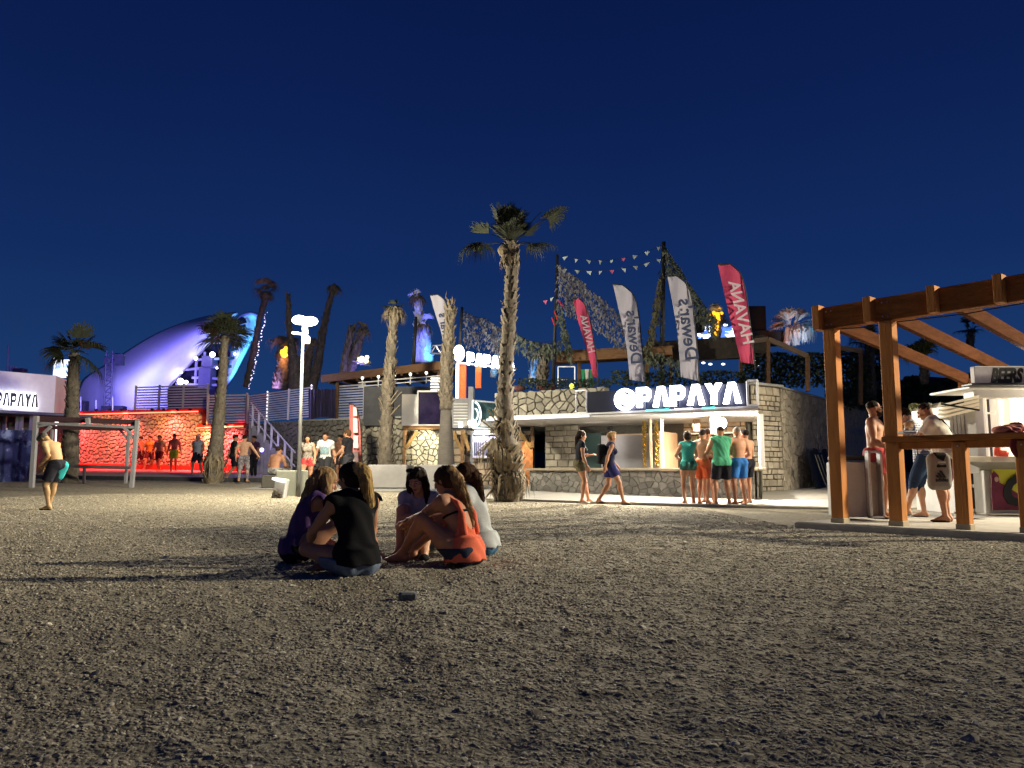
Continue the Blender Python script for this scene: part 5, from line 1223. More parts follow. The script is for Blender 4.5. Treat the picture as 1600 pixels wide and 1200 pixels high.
for (x, y, x2, y2) in ((604, 640, 628, 612), (606, 632, 622, 610), (600, 640, 592, 622), (608, 652, 626, 632)): b.beam(wp(x, y, bd-.1), wp(x2, y2, bd-.3), .06, .04, bev=.01)
b.build('old_stalks', M_boot, t_)
bd = 23.8
t_, _ = small_palm('cropped palm trunk without leaves, smooth below, standing in the right planter', 0, 0, 0, [wp(697, 640, bd), wp(697, 590, bd), wp(700, 540, bd), wp(704, 482, bd)], [.20, .18, .16, .15], 'half', 0, .3, 54, boot=330, bsize=.14)
b = MB(); b.tube([G(hx(697, bd), bd, .3), wp(697, 725, bd), wp(697, 640, bd)], [.30, .27, .17], 14); b.build('smooth_lower_trunk', mat('smooth_trunk', (.10, .09, .08), .85, .2, 6, .2, 30, stretch=(1, 1, 3)), t_, True)
b = MB(); wisps(b, wp(704, 480, bd), .12, 30, random.Random(8), .3, .02); wisps(b, wp(704, 476, bd), .12, 20, random.Random(9), .3, .02, -1); b.build('top_stubble', M_dead, t_)
# planters
pl1 = thing('planter', 'long pale concrete planter left, behind the two women on the left', 'planter', G(hx(605, 23.8), 23.8))
b = MB(); face_box(b, 574, 636, 726, 763, 23.6, 1.4, .03); b.build('box', mat('planter_concrete', (.26, .25, .25), .8, .12, 3, .2, 40), pl1)
pl2 = thing('planter', 'pale concrete planter right, just left of the big palm', 'planter', G(hx(700, 22.8), 22.8))
b = MB(); face_box(b, 655, 741, 726, 765, 22.9, 1.4, .03); b.build('box', MATS['planter_concrete'], pl2)
for x in (637.5, 744): b = MB(); face_box(b, x-(0 if x < 700 else 1), x+(10 if x < 700 else 8), 733 if x < 700 else 739, 766, 24.0, .4); tag(b.build('dark_bin', M_black), 'dark bin between the two concrete planters' if x < 700 else 'dark bin between right planter and big palm', 'bin')
# terrace palms and bare trunks farther back
M_lilac = mat('lilac_lit_bark', (.22, .19, .19), .9, .3, 9)
def bare(label, pts, rs, seed, m=M_bark, nleaf=0, L=.5, boot=120, wsp=0, dr=.8):
    return small_palm(label, 0, 0, 0, pts, rs, 'half', nleaf, L, seed, m, M_dead if m is M_bark else m, boot, .16, wsp=wsp, dr=dr)
bare('bare leaning palm trunk, tallest behind the street lamp', [wp(487, 608, 36), wp(498, 560, 36), wp(508, 500, 36), wp(522, 447, 36)], [.24, .19, .13, .10], 61, boot=260, wsp=90)
bare('thin dark palm trunk just left of the street lamp heads', [wp(463, 608, 35), wp(458, 560, 35), wp(452, 510, 35), wp(450, 460, 35)], [.34, .22, .11, .08], 62, boot=160)
bare('leaning palm trunk wound with white lights beside the cyan rim', [wp(384, 605, 40), wp(394, 560, 40), wp(405, 500, 40), wp(417, 458, 40)], [.15, .15, .13, .16], 63, nleaf=8, L=.6, wsp=120, dr=1.3)
b = MB()
for k in range(46): f = k/46; p = wp(390+27*f+.0, 606-120*f, 39.72); b.sph(p+Vector((R.uniform(-.07, .07), 0, R.uniform(-.05, .05))), R.uniform(.015, .035), 5, 3)
tag(b.build('light_string', glow('fairy_lights', (.85, .75, 1), 2.4)), 'string of white lights wound round the leaning palm trunk', 'string lights')
bare('shaggy palm with pinkish dead leaves and an amber light', [wp(437, 608, 37), wp(441, 580, 37), wp(443, 548, 37)], [.38, .30, .2], 64, nleaf=8, L=.8, wsp=260, dr=1.6)
bare('short bare palm trunk, left of a leaning pair over the timber roof', [wp(534, 596, 33), wp(542, 550, 33), wp(551, 509, 33)], [.17, .16, .12], 65, boot=90)
bare('short bare palm trunk with dark tuft, right of the leaning pair', [wp(543, 596, 33), wp(556, 550, 33), wp(567, 514, 33)], [.2, .18, .12], 66, nleaf=3, L=.3, boot=90, wsp=60)
bare('bare trunk in violet light directly behind the lamp pole', [wp(474, 608, 36), wp(482, 560, 36), wp(487, 530, 36)], [.25, .2, .12], 71, boot=110, wsp=80)
M_pale = mat('pale_spotlit_frond', (.5, .5, .5), .8, .15, 8)  # pale copy of the frond colour; the spotlit brightness is put into it
bare('slim palm lit deep blue, left of the centre flag', [wp(655, 566, 33), wp(655, 520, 33), wp(653, 464, 33)], [.24, .2, .12], 67, M_pale, 5, .3, 160, 120)
bare('second slim palm lit cyan blue just right of the blue one', [wp(668, 566, 32.6), wp(664, 530, 32.6), wp(662, 508, 32.6)], [.28, .2, .12], 68, M_pale, 4, .4, 120, 120)
bare('bare brown trunk on the terrace left of the tall flagless pole', [wp(845, 608, 27), wp(848, 580, 27), wp(855, 545, 27)], [.20, .15, .12], 69, boot=120, wsp=60)
bare('low trunk lit blue and cyan on the terrace right of the big palm', [wp(831, 600, 29), wp(833, 575, 29), wp(838, 556, 29)], [.12, .10, .08], 70, M_pale, 2, .3, 60, 30)
bare('low trunk lit cyan under the gate letters', [wp(770, 590, 29), wp(773, 575, 29), wp(779, 540, 29)], [.12, .10, .08], 72, M_pale, 2, .3, 60, 30)
lamp('SPOT', 'blue_palm_light', wp(657, 575, 30.5), 900, (.05, .09, 1), .1, wp(657, 505, 33), 60, .6)
lamp('SPOT', 'cyan_palm_light', wp(676, 575, 31.6), 160, (.02, .7, 1), .1, wp(669, 545, 32.6), 40, .8)
lamp('SPOT', 'blue_trunk_light', wp(836, 612, 28), 120, (.03, .35, 1), .1, wp(834, 570, 29), 40, .8)
lamp('SPOT', 'blue_trunk_light_2', wp(775, 612, 28), 100, (.03, .45, 1), .1, wp(775, 560, 29), 40, .8)
lamp('SPOT', 'lilac_palm_light', wp(425, 625, 36), 500, (.55, .35, 1), .1, wp(415, 480, 40), 60, .8)
lamp('POINT', 'amber_palm_light', wp(445, 562, 36.4), 50, (1, .38, .15), .1)
b = MB(); rr = random.Random(6)
for k in range(14): b.sph(wp(445+rr.gauss(0, 3), 550+rr.gauss(0, 3.5), 36.5), .09, 6, 4)
tag(b.build('amber_lamp', glow('amber_bulb', (1, .45, .03), 3), None, True), 'cluster of amber lights in the shaggy palm left of the street lamp', 'lamp')
lp3 = thing('palm_spot_cluster', 'glowing yellow and violet lamp cluster behind the timber roof', 'lamp', wp(568, 574, 33))
b = MB()
for k in range(16): b.sph(wp(562+rr.uniform(-10, 12), 562+rr.uniform(-4, 3), 33), rr.uniform(.06, .14), 6, 4)
b.build('yellow_lamps', glow('yellow_white', (1, .85, .35), 4), lp3, True)
b = MB()
for k in range(14): fan(b, wp(564, 570, 33), (rr.gauss(0, 1), rr.gauss(0, .5), rr.uniform(.1, 1)), .35, .15, 10, 90, .4, rr, .03)
b.build('violet_leaves', M_pale, lp3); lamp('POINT', 'violet_cluster_light', wp(566, 576, 32.4), 60, (.2, .15, 1), .1)
bare('leafy stub left of the leaning pair, half lit amber', [wp(540, 598, 34), wp(545, 570, 34), wp(549, 545, 34)], [.12, .1, .08], 75, boot=40)

# right terrace: thatch pergola, spotlit palms and stage lights
tp = thing('terrace_pergola', 'dark timber pergola on the upper terrace right of centre', 'pergola', wp(1100, 590, 26))
b = MB(); b.beam(wp(870, 560, 26), wp(1050, 548, 25.4), .2, .30); b.beam(wp(868, 566, 29), wp(1045, 556, 29), .2, .2); b.build('tan_beam', M_brown, tp)
b = MB(); b.add([wp(868, 552, 26.1), wp(1052, 543, 25.5), wp(1050, 548, 29), wp(870, 556, 29), wp(868, 548, 26.1), wp(1052, 539, 25.5), wp(1050, 545, 29), wp(870, 553, 29)], [(3, 2, 1, 0), (4, 5, 6, 7), (0, 1, 5, 4), (1, 2, 6, 5), (2, 3, 7, 6), (3, 0, 4, 7)]); b.build('roof_boards', M_brown, tp)
b = MB(); b.beam(wp(1010, 552, 27), wp(1196, 541, 26), .3, .75); b.build('dark_valance', mat('dark_thatch', (.05, .042, .035), .95, .3, 8, .5, 30), tp)
for (x0, y0, x1, y1, dd) in ((1172, 534, 1200, 530, 25), (1200, 530, 1262, 556, 25), (1300, 542, 1345, 548, 27)):
    b = MB(); b.beam(wp(x0, y0, dd), wp(x1, y1, dd), .10, .16); b.build('light_beam', mat('tan_beam', (.18, .13, .09), .7, .2, 5), tp)
for (x, y0, y1, dd) in ((1262, 556, 612, 25), (1200, 532, 600, 25), (1345, 545, 632, 28), (1011, 555, 605, 26.5), (905, 560, 606, 27), (1048, 550, 605, 26), (1158, 560, 606, 26)):
    b = MB(); b.beam(wp(x, y1, dd), wp(x, y0, dd), .12, .12); b.build('post', M_brown, tp)
for k in range(9): b = MB(); b.beam(wp(880+k*20, 558-k*1.2, 26), wp(884+k*19, 562-k*.8, 29), .06, .12); b.build('rafter', M_brown, tp)
lamp('SPOT', 'pergola_uplight', wp(960, 640, 23), 30, (1, .75, .4), .2, wp(955, 552, 26), 70, .9)
wf_ = thing('goal_stand', 'thin white door frame standing on the upper terrace', 'frame', wp(885, 604, 26))
b = MB()
for (x0, y0, x1, y1) in ((872, 604, 872, 573), (872, 573, 898, 573), (898, 573, 898, 604), (872, 593, 886, 593)): b.beam(wp(x0, y0, 26), wp(x1, y1, 26), .035, .035, up=(0, 1, 0))
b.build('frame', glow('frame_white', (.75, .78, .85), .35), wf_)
ib = thing('drink_flag', 'small green white and red striped cloth beside the thin white frame', 'flag', wp(915, 606, 26))
for (x, c, nm) in ((908, (.03, .22, .10), 'green'), (914, (.5, .48, .46), 'white'), (920.5, (.05, .2, .1), 'green2')):
    b = MB(); b.add([wp(x, 577, 26), wp(x+6, 577, 26), wp(x+7, 606, 26), wp(x+2, 606, 25.9), wp(x, 577, 26.03), wp(x+6, 577, 26.03), wp(x+7, 606, 26.03), wp(x+2, 606, 25.93)], [(3, 2, 1, 0), (4, 5, 6, 7), (0, 1, 5, 4), (1, 2, 6, 5), (2, 3, 7, 6), (3, 0, 4, 7)]); b.build('stripe', cloth('stripe_'+nm, c), ib)
b = MB(); b.sph(wp(893.5, 603, 25.6), (.09, .09, .10), 8, 6); tag(b.build('yellow_lamp', glow('yellow_lamp', (.9, .9, .1), 1.6), None, True), 'small round yellow light on the stone parapet', 'lamp')
b = MB(); b.sph(wp(862, 604, 25.4), (.16, .14, .12), 8, 6); b.sph(wp(847, 606, 25.4), (.2, .14, .1), 8, 6); b.sph(wp(812, 607, 25.2), (.2, .15, .1), 8, 6); tag(b.build('beanbag', mat('dull_red_fabric', (.13, .05, .05), .9), None, True), 'dull red cushions on the terrace behind the parapet', 'cushion')
# small amber lit palm
ap = bare('small palm wrapped in amber light between two feather flags', [wp(1118, 536, 27), wp(1119, 515, 27), wp(1121, 492, 27)], [.16, .14, .12], 81, M_pale, 5, .35, 60, 60)
b = MB(); rr = random.Random(8)
for k in range(24): b.sph(wp(1118+rr.gauss(0, 5.5), 493+rr.gauss(0, 6), 26.8), rr.uniform(.03, .08), 6, 4)
for k in range(10): b.sph(wp(1119+rr.uniform(-2, 2), 508+k*1.7, 26.75), rr.uniform(.04, .09), 6, 4)
tag(b.build('amber_lights', glow('amber_bulb2', (1, .50, .02), 1.9), None, True), 'amber lights in the small terrace palm between the flags', 'lights')
# palms spotlit orange and white, leaves kept pale to brighten them
op = thing('spotlit_palm', 'fan palm lit orange on its left half behind the corner tower', 'palm tree', wp(1228, 536, 27))
b = MB(); trunk(b, [wp(1229, 540, 27), wp(1232, 512, 27)], [.12, .10], 10, .1); b.build('trunk', M_pale, op)
rr = random.Random(9)
for k in range(12):
    lb = MB(); a = rr.uniform(PI*.45, PI*1.12); fan(lb, wp(1235, 508, 27), (math.cos(a), rr.uniform(-.7, .1), math.sin(a)*.9), .55, .25, 16, 90, .5, rr, .03); lb.build('leaf', M_pale, op)
wp_ = thing('spotlit_palm', 'fan palm lit white and cyan on its right half behind the corner tower', 'palm tree', wp(1252, 536, 27))
b = MB(); trunk(b, [wp(1244, 540, 27), wp(1240, 512, 27)], [.14, .10], 10, .1); wisps(b, wp(1248, 512, 27), .35, 240, rr, .55, .03); b.build('trunk', M_pale, wp_)
for k in range(11):
    lb = MB(); a = rr.uniform(-.25, PI*.5); fan(lb, wp(1240, 508, 27), (math.cos(a), rr.uniform(-.7, .1), math.sin(a)*.9), .55, .25, 16, 90, .5, rr, .03); lb.build('leaf', M_pale, wp_)
lamp('SPOT', 'orange_palm_light', wp(1205, 528, 25.6), 60, (1, .28, .06), .05, wp(1226, 503, 27), 70, .6)
lamp('SPOT', 'white_palm_light', wp(1262, 548, 25.6), 90, (.55, .72, 1), .05, wp(1252, 512, 27), 70, .6)
lamp('SPOT', 'cyan_palm_light_2', wp(1285, 520, 26.2), 26, (.1, .6, 1), .05, wp(1266, 500, 27), 60, .6)
sk = thing('stage_screen', 'blurred white and blue stage lights and bottles of the terrace bar', 'stage lights', wp(1130, 540, 30))
rr = random.Random(12)
for k in range(46):
    b = MB(); x = rr.choice((rr.uniform(1090, 1113), rr.uniform(1126, 1148), rr.uniform(1090, 1190))); y = rr.uniform(505, 538); hot = rr.random() < .6
    b.sph(wp(x, y, 29+rr.uniform(-.5, .5)), (rr.uniform(.05, .22), .06, rr.uniform(.04, .14)), 8, 5); b.build('lamp', glow('stage_w' if hot else 'stage_b', (.75, .85, 1) if hot else (.10, .22, .9), 3.0 if hot else 1.3), sk, True)
b = MB(); b.bbox(wp(1105, 534, 28.6), (.9, .1, .12)); b.bbox(wp(1140, 533, 28.6), (.8, .1, .12)); b.bbox(wp(1140, 522, 29), (.5, .1, .45)); b.bbox(wp(1105, 520, 29), (.45, .1, .25)); b.build('light_bar', MATS['stage_w'], sk)
b = MB(); face_box(b, 1176, 1206, 478, 520, 27.5, .5); face_box(b, 1180, 1234, 516, 536, 27.2, .8); b.build('speaker_box', M_black, sk)
b = MB(); p = wp(1094, 520, 28.3); b.sph(p+Vector((0, 0, .75)), .12, 8, 6); b.tube([p, p+Vector((0, 0, .65))], [.16, .19], 8); tag(b.build('figure_silhouette', M_black, None, True), 'dark speaker silhouette before the stage lights', 'silhouette')
for (x, y) in ((1099, 567), (1110, 569), (1130, 569), (1181, 562), (1184, 570)):
    b = MB(); b.sph(wp(x, y, 26.5), (.07, .05, .04), 6, 4); b.build('under_lamp', glow('stage_w', (.75, .85, 1), 3.0), sk, True)
# dark hedges on the terrace and behind
def hedge(label, x0, x1, y0, y1, dd, n, seed, m=None, dep=1.5, size=.16, cat='hedge'):
    rr = random.Random(seed); b = MB()
    for k in range(n):
        f = rr.random(); x = x0+(x1-x0)*f; e = .5+.5*math.sin(f*17+seed)*.4+rr.uniform(-.1, .1); yy = y1+(y0-y1)*min(1.0, rr.random()**.8*(.75+.5*e)); p = wp(x, yy, dd+rr.uniform(0, dep)); 
        u = Vector((rr.gauss(0, 1), rr.gauss(0, 1), rr.gauss(0, .7))).normalized()*size*rr.uniform(.6, 1.3); v = u.cross(Vector((rr.gauss(0, 1), rr.gauss(0, 1), rr.gauss(0, 1)))).normalized()*size*.35
        b.add([p-u*.5, p+v, p+u*.5, p-v], [(0, 1, 2, 3)])
    return tag(b.build('hedge', m or mat('dark_leaves', (.022, .035, .018), .7, .4, 3)), label, cat)
hedge('dark climbing foliage on the terrace above the stone tower', 1160, 1300, 552, 606, 25.2, 2600, 1, size=.14)
hedge('dark foliage behind the first pergola post', 1290, 1360, 548, 640, 30, 1500, 2, size=.2)
hedge('dark hedge between the two tall pergola posts', 1330, 1400, 560, 650, 33, 1800, 3, size=.25)
hedge('dark shrubs behind the man in the white shirt', 1395, 1560, 590, 668, 34, 2600, 4, size=.3)
hedge('lit leafy shrub under the kiosk awning', 1420, 1480, 632, 665, 15.5, 500, 5, mat('olive_leaves', (.09, .09, .03), .7, .4, 3), 1.0, .10)
hedge('low dark plants along the front of the terrace', 810, 955, 592, 609, 24.6, 900, 6, size=.10)
hedge('dark foliage left of the tower behind the sign', 955, 1170, 580, 604, 25.0, 1400, 7, size=.12)
small_palm('dark palm silhouette beyond the pergola', 0, 0, 0, [wp(1362, 620, 32), wp(1360, 560, 32), wp(1358, 538, 32)], [.2, .15, .12], 'full', 14, .7, 91, dr=1.0)
small_palm('small lit palm tuft seen between the pergola rafters', 0, 0, 0, [wp(1514, 560, 36), wp(1516, 535, 36), wp(1518, 515, 36)], [.2, .15, .12], 'full', 10, .5, 92, dr=.6)
small_palm('low palm fronds under the first rafter', 0, 0, 0, [wp(1445, 600, 30), wp(1444, 580, 30), wp(1443, 566, 30)], [.15, .12, .1], 'half', 9, .8, 93, m_l=mat('olive_frond', (.09, .10, .03), .7, .3, 5), dr=1.0)
for k, (x, y, e) in enumerate(((1405, 618, 0), (1408, 641, 1), (1412, 641, 1), (1419, 642, 1), (1423, 641, 1), (1427, 641, 1), (1371, 550, 0), (1464, 622, 1))):
    b = MB(); b.sph(wp(x, y, 45), .11 if not e else .14, 6, 4); tag(b.build('distant_light', glow('far_white', (.8, .85, 1), 1.6) if not e else glow('far_yellow', (1, .7, .05), 1.8), None, True), 'tiny distant light on the dark hillside beyond the pergola', 'light', 'distant lights on the hill')

# ================================================================ poles, nets, bunting, feather flags
def pole(label, x0, y0, x1, y1, dd, r=.06):
    b = MB(); b.tube([wp(x0, y0, dd), wp(x1, y1, dd)], [r, r*.8], 8); return tag(b.build('pole', M_dark, None, True), label, 'pole')
pole('tallest dark pole in the middle of the feather flags', 1034, 605, 1037, 378, 25.5, .085)
pole('dark pole at the right of the big palm crown', 864, 608, 871, 398, 25.5, .06)
pole('dark pole behind the cropped trunk and gate sign', 718, 550, 722, 480, 27.5, .06)
pole('dark pole at the left of the blue lit palm', 646, 570, 650, 495, 28.5, .07)
def net(label, line, drop, cnt, seed, m, dd=25.5, size=.10, fade=1.0):
    """ragged camouflage netting: scraps of cloth hanging below a rope"""
    rr = random.Random(seed); t = thing('camouflage_net', label, 'net', wp(*line[0], dd)); rope = MB(); pts = []
    for i in range(len(line)-1):
        for k in range(8): u = k/8; pts.append((line[i][0]+(line[i+1][0]-line[i][0])*u, line[i][1]+(line[i+1][1]-line[i][1])*u+3*math.sin(PI*u)))
    pts.append(line[-1]); rope.tube([wp(x, y, dd) for x, y in pts], .012, 4); rope.build('rope', M_dark, t)
    b = MB()
    for k in range(cnt):
        f = rr.random()*(len(pts)-1); i = min(int(f), len(pts)-2); u = f-i; x = pts[i][0]+(pts[i+1][0]-pts[i][0])*u; y = pts[i][1]+(pts[i+1][1]-pts[i][1])*u
        hh = drop(f/(len(pts)-1)); v = rr.random()**1.5; p = wp(x+rr.gauss(0, 2), y+hh*v, dd+rr.uniform(-.5, .5)); s_ = size*rr.uniform(.5, 1.5)
        a = Vector((rr.gauss(0, .5), rr.gauss(0, .5), -1)).normalized()*s_; w = Vector((rr.gauss(0, 1), rr.gauss(0, 1), 0)).normalized()*s_*.3
        b.add([p-w, p+w, p+w*.7+a, p+a*1.3], [(0, 1, 2, 3)])
    b.build('netting', m, t, kind='stuff'); return t
M_net = mat('camouflage_scraps', (.10, .12, .09), .9, .4, .7); M_net2 = mat('pale_camouflage_scraps', (.16, .16, .18), .9, .4, .8)
net('green ragged netting falling right from the tallest pole', [(1038, 384), (1062, 420), (1090, 462), (1120, 500)], lambda f: 45-15*f, 1300, 1, M_net)
net('narrow brown netting hanging left of the tallest pole', [(1034, 420), (1022, 490), (1010, 548)], lambda f: 30, 500, 2, mat('olive_brown_scraps', (.09, .085, .05), .9, .4, 1), size=.11)
net('pale ragged netting falling right from the pole by the big palm', [(872, 412), (900, 432), (945, 470), (1000, 520)], lambda f: 70-25*f, 1500, 3, M_net2)
net('dim netting strung low between the big palm and the right pole', [(805, 520), (840, 535), (880, 530)], lambda f: 26, 420, 4, M_net)
net('dim netting hanging right of the pole behind the gate sign', [(723, 485), (760, 498), (800, 520)], lambda f: 55-20*f, 700, 5, M_net2, 27.8)
net('low dark netting across the terrace behind the feather flags', [(1005, 540), (1030, 552), (1080, 565)], lambda f: 22, 420, 6, M_net)
net('netting wisps above the terrace left of the first pole', [(873, 470), (885, 520), (893, 545)], lambda f: 26, 300, 7, M_net)
def bunting(label, x0, y0, x1, y1, sag, n, seed, dd=25.4):
    rr = random.Random(seed); t = thing('bunting', label, 'bunting', wp(x0, y0, dd)); pts = []
    for k in range(25): u = k/24; pts.append(wp(x0+(x1-x0)*u, y0+(y1-y0)*u+sag*4*u*(1-u), dd))
    b = MB(); b.tube(pts, .008, 4); b.build('string', M_dark, t)
    for k in range(n):
        u = (k+.6)/n; x = x0+(x1-x0)*u; y = y0+(y1-y0)*u+sag*4*u*(1-u); p = wp(x, y, dd); s_ = .10; sw_ = rr.uniform(-.5, .5); w = Vector((math.cos(sw_), math.sin(sw_), rr.uniform(-.2, .2)))*s_*rr.uniform(.6, 1.1)
        b = MB(); tip = p+Vector((rr.uniform(-.05, .05), rr.uniform(-.05, .05), -.14)); q = Vector((0, .004, 0)); b.add([p-w, p+w, tip, p-w+q, p+w+q, tip+q], [(0, 1, 2), (5, 4, 3), (0, 3, 4, 1), (1, 4, 5, 2), (2, 5, 3, 0)])
        b.build('pennant', cloth('pennant_pink', (.5, .12, .25)) if rr.random() < .12 else cloth('pennant_pale', (.42, .5, .52)), t)
bunting('upper string of small pale pennants between the two poles', 872, 398, 1036, 382, 16, 9, 1)
bunting('lower string of small pale pennants between the two poles', 873, 418, 1036, 402, 12, 9, 2)
bunting('string of pale pennants climbing from the big palm crown to the pole', 846, 470, 866, 462, 2, 2, 3)
rc = thing('red_ribbon', 'red cloth strips tied to the pole beside the big palm', 'ribbon', wp(870, 475, 25.3))
b = MB()
for (x0, y0, x1, y1) in ((873, 470, 879, 478), (866, 486, 871, 500), (862, 496, 866, 508)): b.beam(wp(x0, y0, 25.3), wp(x1, y1, 25.3), .12, .02, bev=0)
b.build('cloth', cloth('ribbon_red', (.55, .03, .02)), rc)
def feather(label, edge_l, edge_r, dd, m, txt, tsize, tpos, tdir, base, tm, mirror=True, sub=None, H=1.0):
    """feather flag: curved pole on the right, cloth between two edges given top to bottom"""
    t = thing('feather_flag', label, 'flag', wp(*base, dd))
    n = 26; A = spline(edge_l, n); B = spline(edge_r, n); vs = []; w = 8
    for i in range(n):
        for j in range(w+1): u = j/w; x = A[i][0]*(1-u)+B[i][0]*u; y = A[i][1]*(1-u)+B[i][1]*u; vs.append(wp(x, y, dd+.05*math.sin(i*.45+j*.5)+.10*max(0, i/n-.85)*math.sin(j*2.4)*5))
    n1 = len(vs); vs += [v+Vector((0, .012, 0)) for v in vs]
    fs = [(i*(w+1)+j, (i+1)*(w+1)+j, (i+1)*(w+1)+j+1, i*(w+1)+j+1) for i in range(n-1) for j in range(w)]; fs += [tuple(n1+k for k in reversed(f)) for f in fs]
    MB().add(vs, fs).build('cloth', m, t, True)
    b = MB(); pp_ = [wp(edge_l[0][0]-1, edge_l[0][1]-1, dd)]+[wp(x+1, y-.5, dd) for x, y in B]+[wp(*base, dd)]; b.tube(pp_, .018, 6); b.build('pole', M_dark, t, True)
    if txt:
        up = (wp(*tdir[1], dd)-wp(*tdir[0], dd)).normalized(); side = Vector((0, -1, 0)).cross(up)
        if side.x < 0: side = -side
        me = text_mesh(txt, tsize, .003, tsize*.02 if tm is not None else 0); Mi = wm(t).inverted(); o0 = wp(*tpos, dd)+Vector((0, -.15, 0))
        for v in me.vertices: c = v.co.copy(); v.co = Mi @ (o0+up*c.x+side*(c.y if mirror else -c.y)+Vector((0, -1, 0))*c.z)
        me.materials.clear(); link('lettering', me, tm, t)
        if sub:
            me = text_mesh(sub[0], sub[1], .003); o0 = wp(*sub[2], dd)+Vector((0, -.09, 0))
            for v in me.vertices: c = v.co.copy(); v.co = Mi @ (o0+up*c.x+side*c.y+Vector((0, -1, 0))*c.z)
            me.materials.clear(); link('small_lettering', me, tm, t)
    return t
M_fl = mat('flag_white', (.36, .35, .42), .8, .05, 2); M_fr = mat('flag_red', (.44, .05, .12), .8, .1, 2); M_ink = mat('flag_ink', (.03, .04, .09), .8)
M_fw = mat('flag_print_white', (.48, .40, .46), .8)
feather("white feather flag with mirrored dark Dewar's lettering, left of the tallest pole", [(958, 445), (966, 480), (974, 515), (980, 550), (984, 593)], [(972, 446), (988, 460), (996, 485), (1001, 530), (1005, 570), (1008, 597)], 23.2, M_fl, "Dewar's", .50, (989, 528), ((994, 570), (986, 486)), (1009, 604), M_ink)
feather("white feather flag with mirrored dark Dewar's lettering, right of the tallest pole", [(1043, 432), (1050, 470), (1057, 510), (1061, 550), (1064, 589)], [(1057, 432), (1072, 445), (1080, 468), (1085, 510), (1089, 555), (1091, 595)], 22.6, M_fl, "Dewar's", .56, (1073, 516), ((1081, 562), (1070, 470)), (1093, 602), M_ink)
feather('large red feather flag with pale lettering, rightmost', [(1122, 414), (1130, 450), (1139, 490), (1149, 530), (1158, 566)], [(1140, 413), (1156, 428), (1164, 455), (1169, 490), (1174, 530), (1178, 569)], 22.4, M_fr, 'HAVANA', .47, (1155, 490), ((1169, 540), (1144, 436)), (1180, 580), M_fw)
feather('small red feather flag with pale lettering right of the big palm', [(896, 470), (903, 500), (912, 530), (922, 565), (926, 588)], [(903, 466), (914, 478), (922, 505), (928, 540), (932, 570), (933, 590)], 24.2, M_fr, 'HAVANA', .30, (917, 523), ((926, 562), (908, 484)), (933, 606), M_fw)
feather("white feather flag with mirrored lettering, half hidden behind the cropped trunk", [(672, 462), (680, 490), (688, 515), (695, 545), (699, 562)], [(684, 461), (694, 470), (700, 490), (704, 520), (706, 545), (707, 562)], 25.6, M_fl, "Dewar's", .40, (697, 520), ((703, 552), (691, 486)), (708, 572), M_ink)
feather('faded pink feather banner standing in front of the middle stone wall', [(546, 632), (546, 660), (546, 690), (547, 722)], [(551, 632), (559, 645), (563, 670), (564, 700), (565, 722)], 24.8, mat('faded_pink_cloth', (.42, .13, .12), .85, .1, 2), None, 0, None, None, (566, 752), None)
for k, (y0, y1) in enumerate(((636, 650), (653, 676), (680, 700), (704, 722))):
    b = MB(); b.add([wp(552, y0, 24.66), wp(557+min(k, 2), y0+1, 24.66), wp(558+min(k, 2), y1, 24.66), wp(552, y1, 24.66), wp(552, y0, 24.68), wp(557+min(k, 2), y0+1, 24.68), wp(558+min(k, 2), y1, 24.68), wp(552, y1, 24.68)], [(3, 2, 1, 0), (4, 5, 6, 7), (0, 1, 5, 4), (1, 2, 6, 5), (2, 3, 7, 6), (3, 0, 4, 7)])
    b.build('print_block', mat('pale_pink_print', (.6, .45, .45), .8), bpy.data.objects['feather_flag.005'])
lamp('POINT', 'flag_fill_light', bp(3.5, 3.0, 3.7), 40, (.85, .85, 1), .3)

# ================================================================ timber frame at the left
tf = thing('timber_frame', 'weathered white timber frame standing on the gravel at the left', 'frame', G(hx(130, 25), 25))
fd_ = 24.5; bd_ = 27
def pst(x0, y0, x1, y1, dd, w=.16, nm='post'): w *= .68; b = MB(); b.beam(wp(x0, y0, dd), wp(x1, y1, dd), w, w, up=(0, 1, 0)); b.build(nm, M_greyw, tf)
pst(49, 768, 57, 650, fd_, .19); pst(205, 770, 215, 657, fd_, .17); pst(196, 760, 202, 668, bd_, .14); pst(76, 757, 82, 668, bd_, .12)
pst(54, 661, 216, 668, fd_, .13, 'beam'); pst(58, 667, 78, 663, fd_, .1, 'brace'); pst(58, 686, 80, 666, fd_, .12, 'brace'); pst(211, 686, 194, 668, fd_, .12, 'brace'); pst(200, 688, 188, 672, bd_, .1, 'brace')
b = MB(); b.beam(wp(60, 654, fd_+.15), wp(217, 660, fd_+.15), .14, .16, up=(0, 0, 1)); b.beam(wp(80, 668, bd_), wp(204, 671, bd_), .1, .12); b.beam(wp(57, 656, fd_), wp(79, 668, bd_), .12, .14); b.beam(wp(215, 662, fd_), wp(202, 670, bd_), .12, .14); b.build('dark_beam', mat('dark_red_timber', (.06, .03, .035), .7), tf)
b = MB(); b.beam(wp(98, 728, bd_-.3), wp(204, 731, bd_-.3), .09, .10); b.beam(wp(132, 729, bd_-.3), wp(131, 768, bd_-.3), .08, .08, up=(0, 1, 0)); b.build('low_rail', mat('dark_grey_rail', (.09, .08, .09), .7), tf)
b = MB(); b.beam(wp(137, 653, fd_), wp(138, 664, fd_), .12, .12, up=(0, 1, 0)); b.build('bracket', M_greyw, tf)
b = MB(); b.tube([wp(87, 690, 30), wp(88, 664, 30)], .03, 6); b.sph(wp(88.5, 661, 30), .08, 8, 6); tag(b.build('path_light', glow('path_light_pink', (1, .75, .8), 2), None, True), 'small lit post lamp behind the timber frame', 'lamp')

